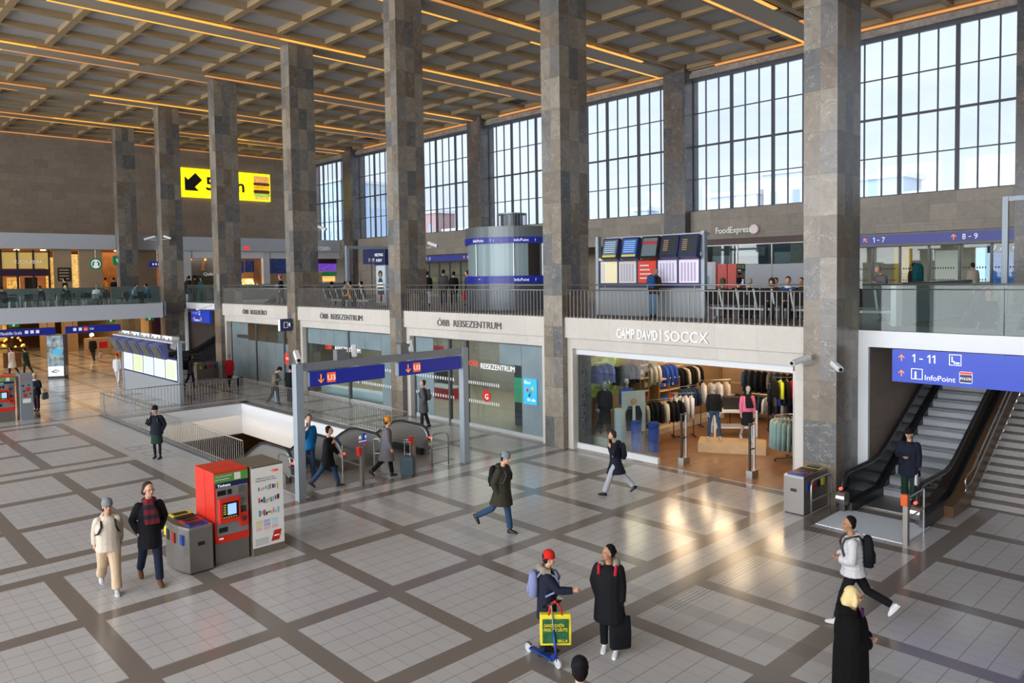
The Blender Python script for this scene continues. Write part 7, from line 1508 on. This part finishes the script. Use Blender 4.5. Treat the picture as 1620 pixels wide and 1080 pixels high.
e = empty('food_stall', (0, 64.4, 4.25), 0, 'fast food counters with white piers under the canopy, from sixth to fourth column', 'food stall')
for x0, x1 in ((23.7, 24.6), (30.9, 31.5), (28.3, 28.6)): m = MB(); m.box(x0, x1, -.1, .3, 0, 3.97); m.build('white_pier', 'white_paint', e)
m = MB(); m.box(24.6, 38.9, .0, .15, 3.35, 3.97); m.build('header', 'gallery_white', e)
m = MB(); m.box(24.6, 28.3, 1.2, 1.3, 1.3, 3.35); m.build('rear_wall_grey', 'mid_grey', e); m = MB(); m.box(24.6, 28.3, .8, .9, 0, 1.9); m.build('rear_wall_olive', 'olive_cloth', e)
for x in (24.95, 26.2): m = MB(); m.tube([(x, 1.0, 3.3), (x-.05, 1.12, 2.9), (x-.12, 1.18, 2.3)], [.06, .12, .2], 10); m.build('spotlight_beam', 'shop_warm', e); m = MB(); m.ball((x, .95, 3.25), .09, 8); m.build('spotlight', 'spot_orange', e)  # light beams shaped as solid warm-coloured cones below the spotlights
text('stall_lettering', 'Quicc', (25.6, -.02, 1.9), (1, 0, 0), (0, 0, 1), .26, 'letter_white', e, width=1.0, bold=.01)
m = MB(); m.box(27.3, 28.3, .3, .5, .9, 1.7); m.build('lit_food', 'food_glow', e)
for x0, x1, z0, z1, c_ in ((28.7, 29.4, 2.1, 3.1, 'menu_blue'), (29.5, 30.3, 2.15, 3.2, 'menu_blue'), (28.7, 30.2, .8, 1.6, 'food_glow'), (30.2, 30.9, .8, 3.2, 'shop_warm'), (28.7, 29.2, 1.2, 2.0, 'paper'), (31.5, 34.0, 2.0, 3.35, 'menu_blue'), (31.5, 34.0, .9, 2.0, 'shop_cream'), (34.5, 38.6, 2.9, 3.35, 'purple_dark'), (36.0, 38.5, 2.2, 2.9, 'menu_purple'), (36.1, 37.0, .8, 2.1, 'shop_cream'), (37.1, 38.4, 1.2, 1.7, 'food_glow'), (37.0, 38.6, 1.75, 2.1, 'sign_green'), (34.5, 36.0, .5, 2.9, 'shop_dark')):
    m = MB(); m.box(x0, x1, .5, .6, z0, z1); m.build('menu_screen' if 'menu' in c_ else 'counter_display', c_, e)
rr = random.Random(9)
for i in range(14): m = MB(); m.ball((28.8+rr.uniform(0, 1.9), .4, 1.0+rr.uniform(0, .5)), .06, 6, k=4); m.build('counter_light', 'lamp_warm', e)
for i in range(6): m = MB(); m.ball((37.2+i*.22, .42, 1.3+rr.uniform(0, .2)), .05, 6, k=4); m.build('counter_light', 'spot_orange', e)
o = text('canopy_lettering', 'oo', (29.0, 63.96, 8.35), (1, 0, 0), (0, 0, 1), .32, 'red_neon', None, width=.5, bold=.02); tag(o, 'red neon letters on the white canopy between the fifth and fourth columns', 'lettering')
o = text('canopy_lettering', 'TCHEN', (36.05, 63.96, 8.35), (1, 0, 0), (0, 0, 1), .34, 'letter_white', None, width=1.35, bold=.015, depth=.04); tag(o, 'white letters TCHEN on the canopy right of the fourth column', 'lettering')
for i in range(9): m = MB(); m.cyl((7.5+i*1.7, 66, 8.16), (7.5+i*1.7, 66, 8.21), .18, n=12); tag(m.build('ceiling_lamp', 'lamp_warm'), 'round warm downlights under the far canopy', 'lamp', 'downlights under the far canopy')
# yellow advertising sign on the end wall
e = empty('yellow_advert', (26.1, 69.85, 13.2), 0, 'bright yellow billboard with arrow, 5 Min and burger on the far end wall', 'billboard')
m = MB(); m.box(0, 8.35, -.08, .12, 0, 2.6); m.build('board', mat('billboard_yellow', 'f2dc10', rough=.4, emit=1.0), e)
m = MB(); s_ = .8; c0 = Vector((1.05, -.1, 1.35)); m.add([c0+Vector((x*s_, 0, z*s_)) for x, z in ((-1, -.95), (.55, -.95), (.12, -.52), (.95, .3), (.2, 1.05), (-.62, .25), (-1, .62))], [(0, 1, 2, 3, 4, 5, 6)]); m.build('arrow', 'black_plastic', e)
text('advert_digit', '5', (2.15, -.1, .75), (1, 0, 0), (0, 0, 1), 1.15, 'black_plastic', e, width=.75, bold=.03); text('advert_word', 'Min', (3.3, -.1, .75), (1, 0, 0), (0, 0, 1), 1.15, 'black_plastic', e, width=2.45, bold=.03)
for z, h_, w_, c_ in ((1.75, .6, 1.55, 'd8a050'), (1.45, .3, 1.6, '5a3018'), (1.1, .32, 1.6, 'e0a818'), (.72, .34, 1.6, '4a2814'), (.42, .3, 1.7, '9cc040'), (.12, .3, 1.5, 'e8c060')): m = MB(); m.bevbox(0, w_, 0, h_, 0, .05, .12); m.v = [(7.45-w_/2+a, -.1-c, z+b) for a, b, c in m.v]; m.build('burger_layer', mat('bg_'+c_, c_, rough=.5, emit=.7, var=.3, scale=5), e)
# ================================================================ passage under the left gallery
def way_sign(x0, x1, y, z0, z1, label, s=None, badge=None):
    e = empty('hanging_sign', (x0, y, z0), 0, label, 'sign'); m = MB(); m.box(0, x1-x0, -.07, .07, 0, z1-z0); m.build('sign_box', 'sign_blue', e)
    if s: text('sign_text', s, (.35, -.08, .12), (1, 0, 0), (0, 0, 1), .18, 'sign_white', e, width=1.05)
    m = MB()
    for i in range(3): m.box(1.55+i*.28 if s else .4+i*.3, 1.72+i*.28 if s else .57+i*.3, -.08, -.07, .14, .32)
    m.build('pictograms', 'sign_white', e)
    if badge: m = MB(); m.box(.95, 1.2, -.085, -.07, .1, .36); m.build('line_badge', 'sign_red', e); text('sign_text', 'U6', (1.3, -.08, .16), (1, 0, 0), (0, 0, 1), .14, 'sign_white', e, width=.22); text('sign_text', 'CC', (.99, -.1, .16), (1, 0, 0), (0, 0, 1), .1, 'sign_white', e, width=.16)
    for x in (.4, x1-x0-.4): m = MB(); m.cyl((x, 0, z1-z0), (x, 0, 3.5-z0), .02); m.build('hanger', 'dark_steel', e)
way_sign(8.6, 11.72, 52.0, 2.66, 3.1, 'blue hanging sign with the street name Mariahilfer Straße at the left edge', 'Mariahilfer Straße')
way_sign(12.15, 15.2, 51.5, 2.7, 3.12, 'blue hanging sign with pictograms and a red badge above the passage', None, True)
e = empty('advert_pillar', (11.33, 52.45, 0), rad(-25), 'advertising pillar with beach and car posters at the passage entrance', 'advertising pillar')
m = MB(); m.bevbox(0, .92, 0, .9, 0, 2.62, .02); m.build('pillar', 'black_plastic', e)
m = MB(); m.box(.03, .89, -.03, 0, .12, 2.58); po = m.build('poster', mat('poster_beach', '7f8f94', rough=.4, emit=.35, var=.7, scale=4), e); m = MB(); m.box(.05, .87, -.04, -.03, .14, .72); m.build('poster_footer', mat('poster_footer', 'dce4ea', emit=.5), po); m = MB(); m.box(.35, .8, -.045, -.03, 1.45, 1.75); m.build('poster_badge', 'poster_cyan', po)
m = MB(); m.tube([(.25, -.045, .4), (.45, -.045, .52), (.65, -.045, .42), (.45, -.045, .36), (.25, -.045, .4)], .025, 6); m.build('poster_logo', 'black_plastic', po)
m = MB(); m.box(.92, .95, .03, .87, .12, 2.58); po = m.build('poster', mat('poster_dark', '3c3a38', rough=.4, emit=.2, var=.6, scale=5), e); m = MB(); m.box(.95, .955, .05, .85, .14, .72); m.build('poster_footer', mat('footer_tan', '8c7a68', emit=.2), po)
# warm lit passage fittings: wooden piers, statues, shop windows, lamps
for i, (x, y, w_) in enumerate(((7.3, 62, .9), (9.4, 66, .8), (14.9, 68.5, .9), (21.9, 67.0, .8), (17.3, 72, 1.0), (5.3, 58.5, .8))):
    m = MB(); m.bevbox(-w_/2, w_/2, -w_/2, w_/2, 0, 3.45, .03); o = m.build('passage_pier', 'wood_panel' if i % 2 else 'beige_wall'); o.location = (x, y, 0); tag(o, ['brown pier at the left edge of the lit passage', 'wood clad pier behind the person in the white coat', 'beige pier in the middle of the lit passage', 'wood clad pier right of the person leaving the passage', 'beige pier deep in the lit passage', 'wood clad pier beside the ticket machines passage'][i], 'pier')
e = empty('snack_kiosk', (11.2, 61.5, 0), 0, 'small dark kiosk with glowing ornaments in the lit passage', 'kiosk'); m = MB(); m.bevbox(-.45, .5, -.4, .4, 0, 1.0, .03); m.build('base', 'shop_brown', e); m = MB(); m.box(-.9, .9, -.3, .3, 1.3, 1.36); m.build('tray', 'shop_dark', e); m = MB(); m.cyl((0, 0, 1.0), (0, 0, 2.5), .06); m.build('stem', 'shop_dark', e)
for i in range(22): a = rr.uniform(0, 6.28); z = 1.4+rr.uniform(0, 1.1); r_ = .75*(1-(z-1.4)/1.3); m = MB(); m.ball((r_*cos(a), -.3+r_*.3*sin(a), z), .07, 6, k=4); m.build('glowing_ornament', 'spot_orange' if i % 3 else 'food_glow', e)
for i, (x, y, w_, z0, z1, c_, nm) in enumerate(((20.9, 66.0, 1.4, .3, 3.0, 'food_glow', 'warm lit shop window on the right side of the passage'), (12.5, 87.0, 6.0, .2, 3.1, 'shelf_glow', 'glowing shop row at the far end of the passage'), (4.5, 65.9, 3.0, .3, 3.0, 'shelf_glow', 'amber lit shop window left in the passage'), (8.5, 72.0, 2.0, .3, 2.9, 'panel_glow', 'pale amber shop window in the passage behind the advertising pillar'))):
    m = MB(); m.box(x-w_/2, x+w_/2, y-.05, y, z0, z1); tag(m.build('shop_window', c_), nm, 'shop window')
e = empty('lit_display_case', (18.0, 66.8, 0), 0, 'low display counter with a yellow lamp in the passage', 'counter'); m = MB(); m.bevbox(-.9, .9, -.4, .4, 0, 1.3, .04); m.build('case', 'beige_wall', e); m = MB(); m.ball((-.4, 0, 1.55), .16, 10); m.build('lamp', 'lamp_warm', e); m = MB(); m.box(.0, .6, -.41, -.4, .5, 1.0); m.build('red_goods', 'hot_red', e)
e = empty('fashion_stand', (22.0, 60.5, 0), 0, 'lit shop stand with white floral sign and red panels right of the passage', 'display'); m = MB(); m.box(-1.8, 1.6, 0, .1, 0, 3.4); m.build('rear_panel', 'purple_dark', e); m = MB(); m.box(.2, 1.5, -.02, 0, 1.2, 2.3); m.build('lit_shelf', 'paper', e); m = MB(); m.box(.9, 1.1, -.04, -.02, 1.2, 2.3); m.build('red_strip', 'hot_red', e); m = MB(); m.cyl((.55, -.04, 1.95), (.55, -.02, 1.95), .22, n=14); m.build('red_sign', 'hot_red', e)
for i in range(12): m = MB(); m.ball((-1.3+rr.uniform(0, .8)+(i % 2)*1.3, -.05, 2.75+rr.uniform(-.15, .25)), .11, 6, k=4); m.build('white_flower', 'sign_white', e)
for i in range(5):
    for j in range(3): m = MB(); m.cyl((7.5+i*2.9, 55+j*6, 3.40), (7.5+i*2.9, 55+j*6, 3.44), .14, n=10); tag(m.build('ceiling_lamp', 'lamp_warm'), 'round warm ceiling lamps of the passage', 'lamp', 'ceiling lamps of the passage')
for x, y in ((9.5, 51.2), (14.6, 51.2), (16.9, 51.3)): e = empty('exit_sign', (x, y, 3.255), 0, f'small green emergency exit sign under the left gallery, {("left", "middle", "right")[int((x-9.5)/3.5)]}', 'sign'); m = MB(); m.box(-.25, .25, -.03, .03, 0, .24); m.build('plate', 'sign_green', e); m = MB(); m.box(-.08, .02, -.04, -.03, .05, .19); m.build('running_figure', 'sign_white', e)
# underground level: lights and shop glow below the well
for i in range(10): m = MB(); m.ball((7.2+rr.uniform(0, 4), 40+rr.uniform(0, 3), -4+rr.uniform(0, 2.2)), .12, 6, k=4); tag(m.build('shop_lamp', 'spot_orange'), 'small warm lamps on the underground level below the floor opening', 'lamp', 'warm lamps on the underground level')
m = MB(); m.box(4.3, 4.4, 26, 42, -4.9, -1.8); tag(m.build('shop_window', 'shelf_glow'), 'glowing golden shop window on the underground level seen through the near railing', 'shop window')
m = MB(); m.bevbox(9.2, 13.5, 40.5, 41.0, -2.4, -1.9, .02); tag(m.build('hanging_sign', 'sign_blue'), 'blue direction sign on the underground level', 'sign')
area('underground_lamps', (10, 36, -1.6), (8, 10), 160, (1, .72, .4))
# utility covers in the floor near the woman on the phone
for x, y, nm in ((8.75, 28.1, 'outlined square floor cover left of the woman in the dark skirt'), (8.9, 26.9, 'outlined square floor cover beside the woman in the dark skirt')):
    m = MB()
    for a, b, c, d in ((-.38, .38, -.3, -.285), (-.38, .38, .285, .3), (-.38, -.365, -.3, .3), (.365, .38, -.3, .3), (-.05, .1, -.05, .03)): m.box(x+a, x+b, y+c, y+d, .0, .004)
    tag(m.build('floor_cover', 'dark_grey'), nm, 'cover')
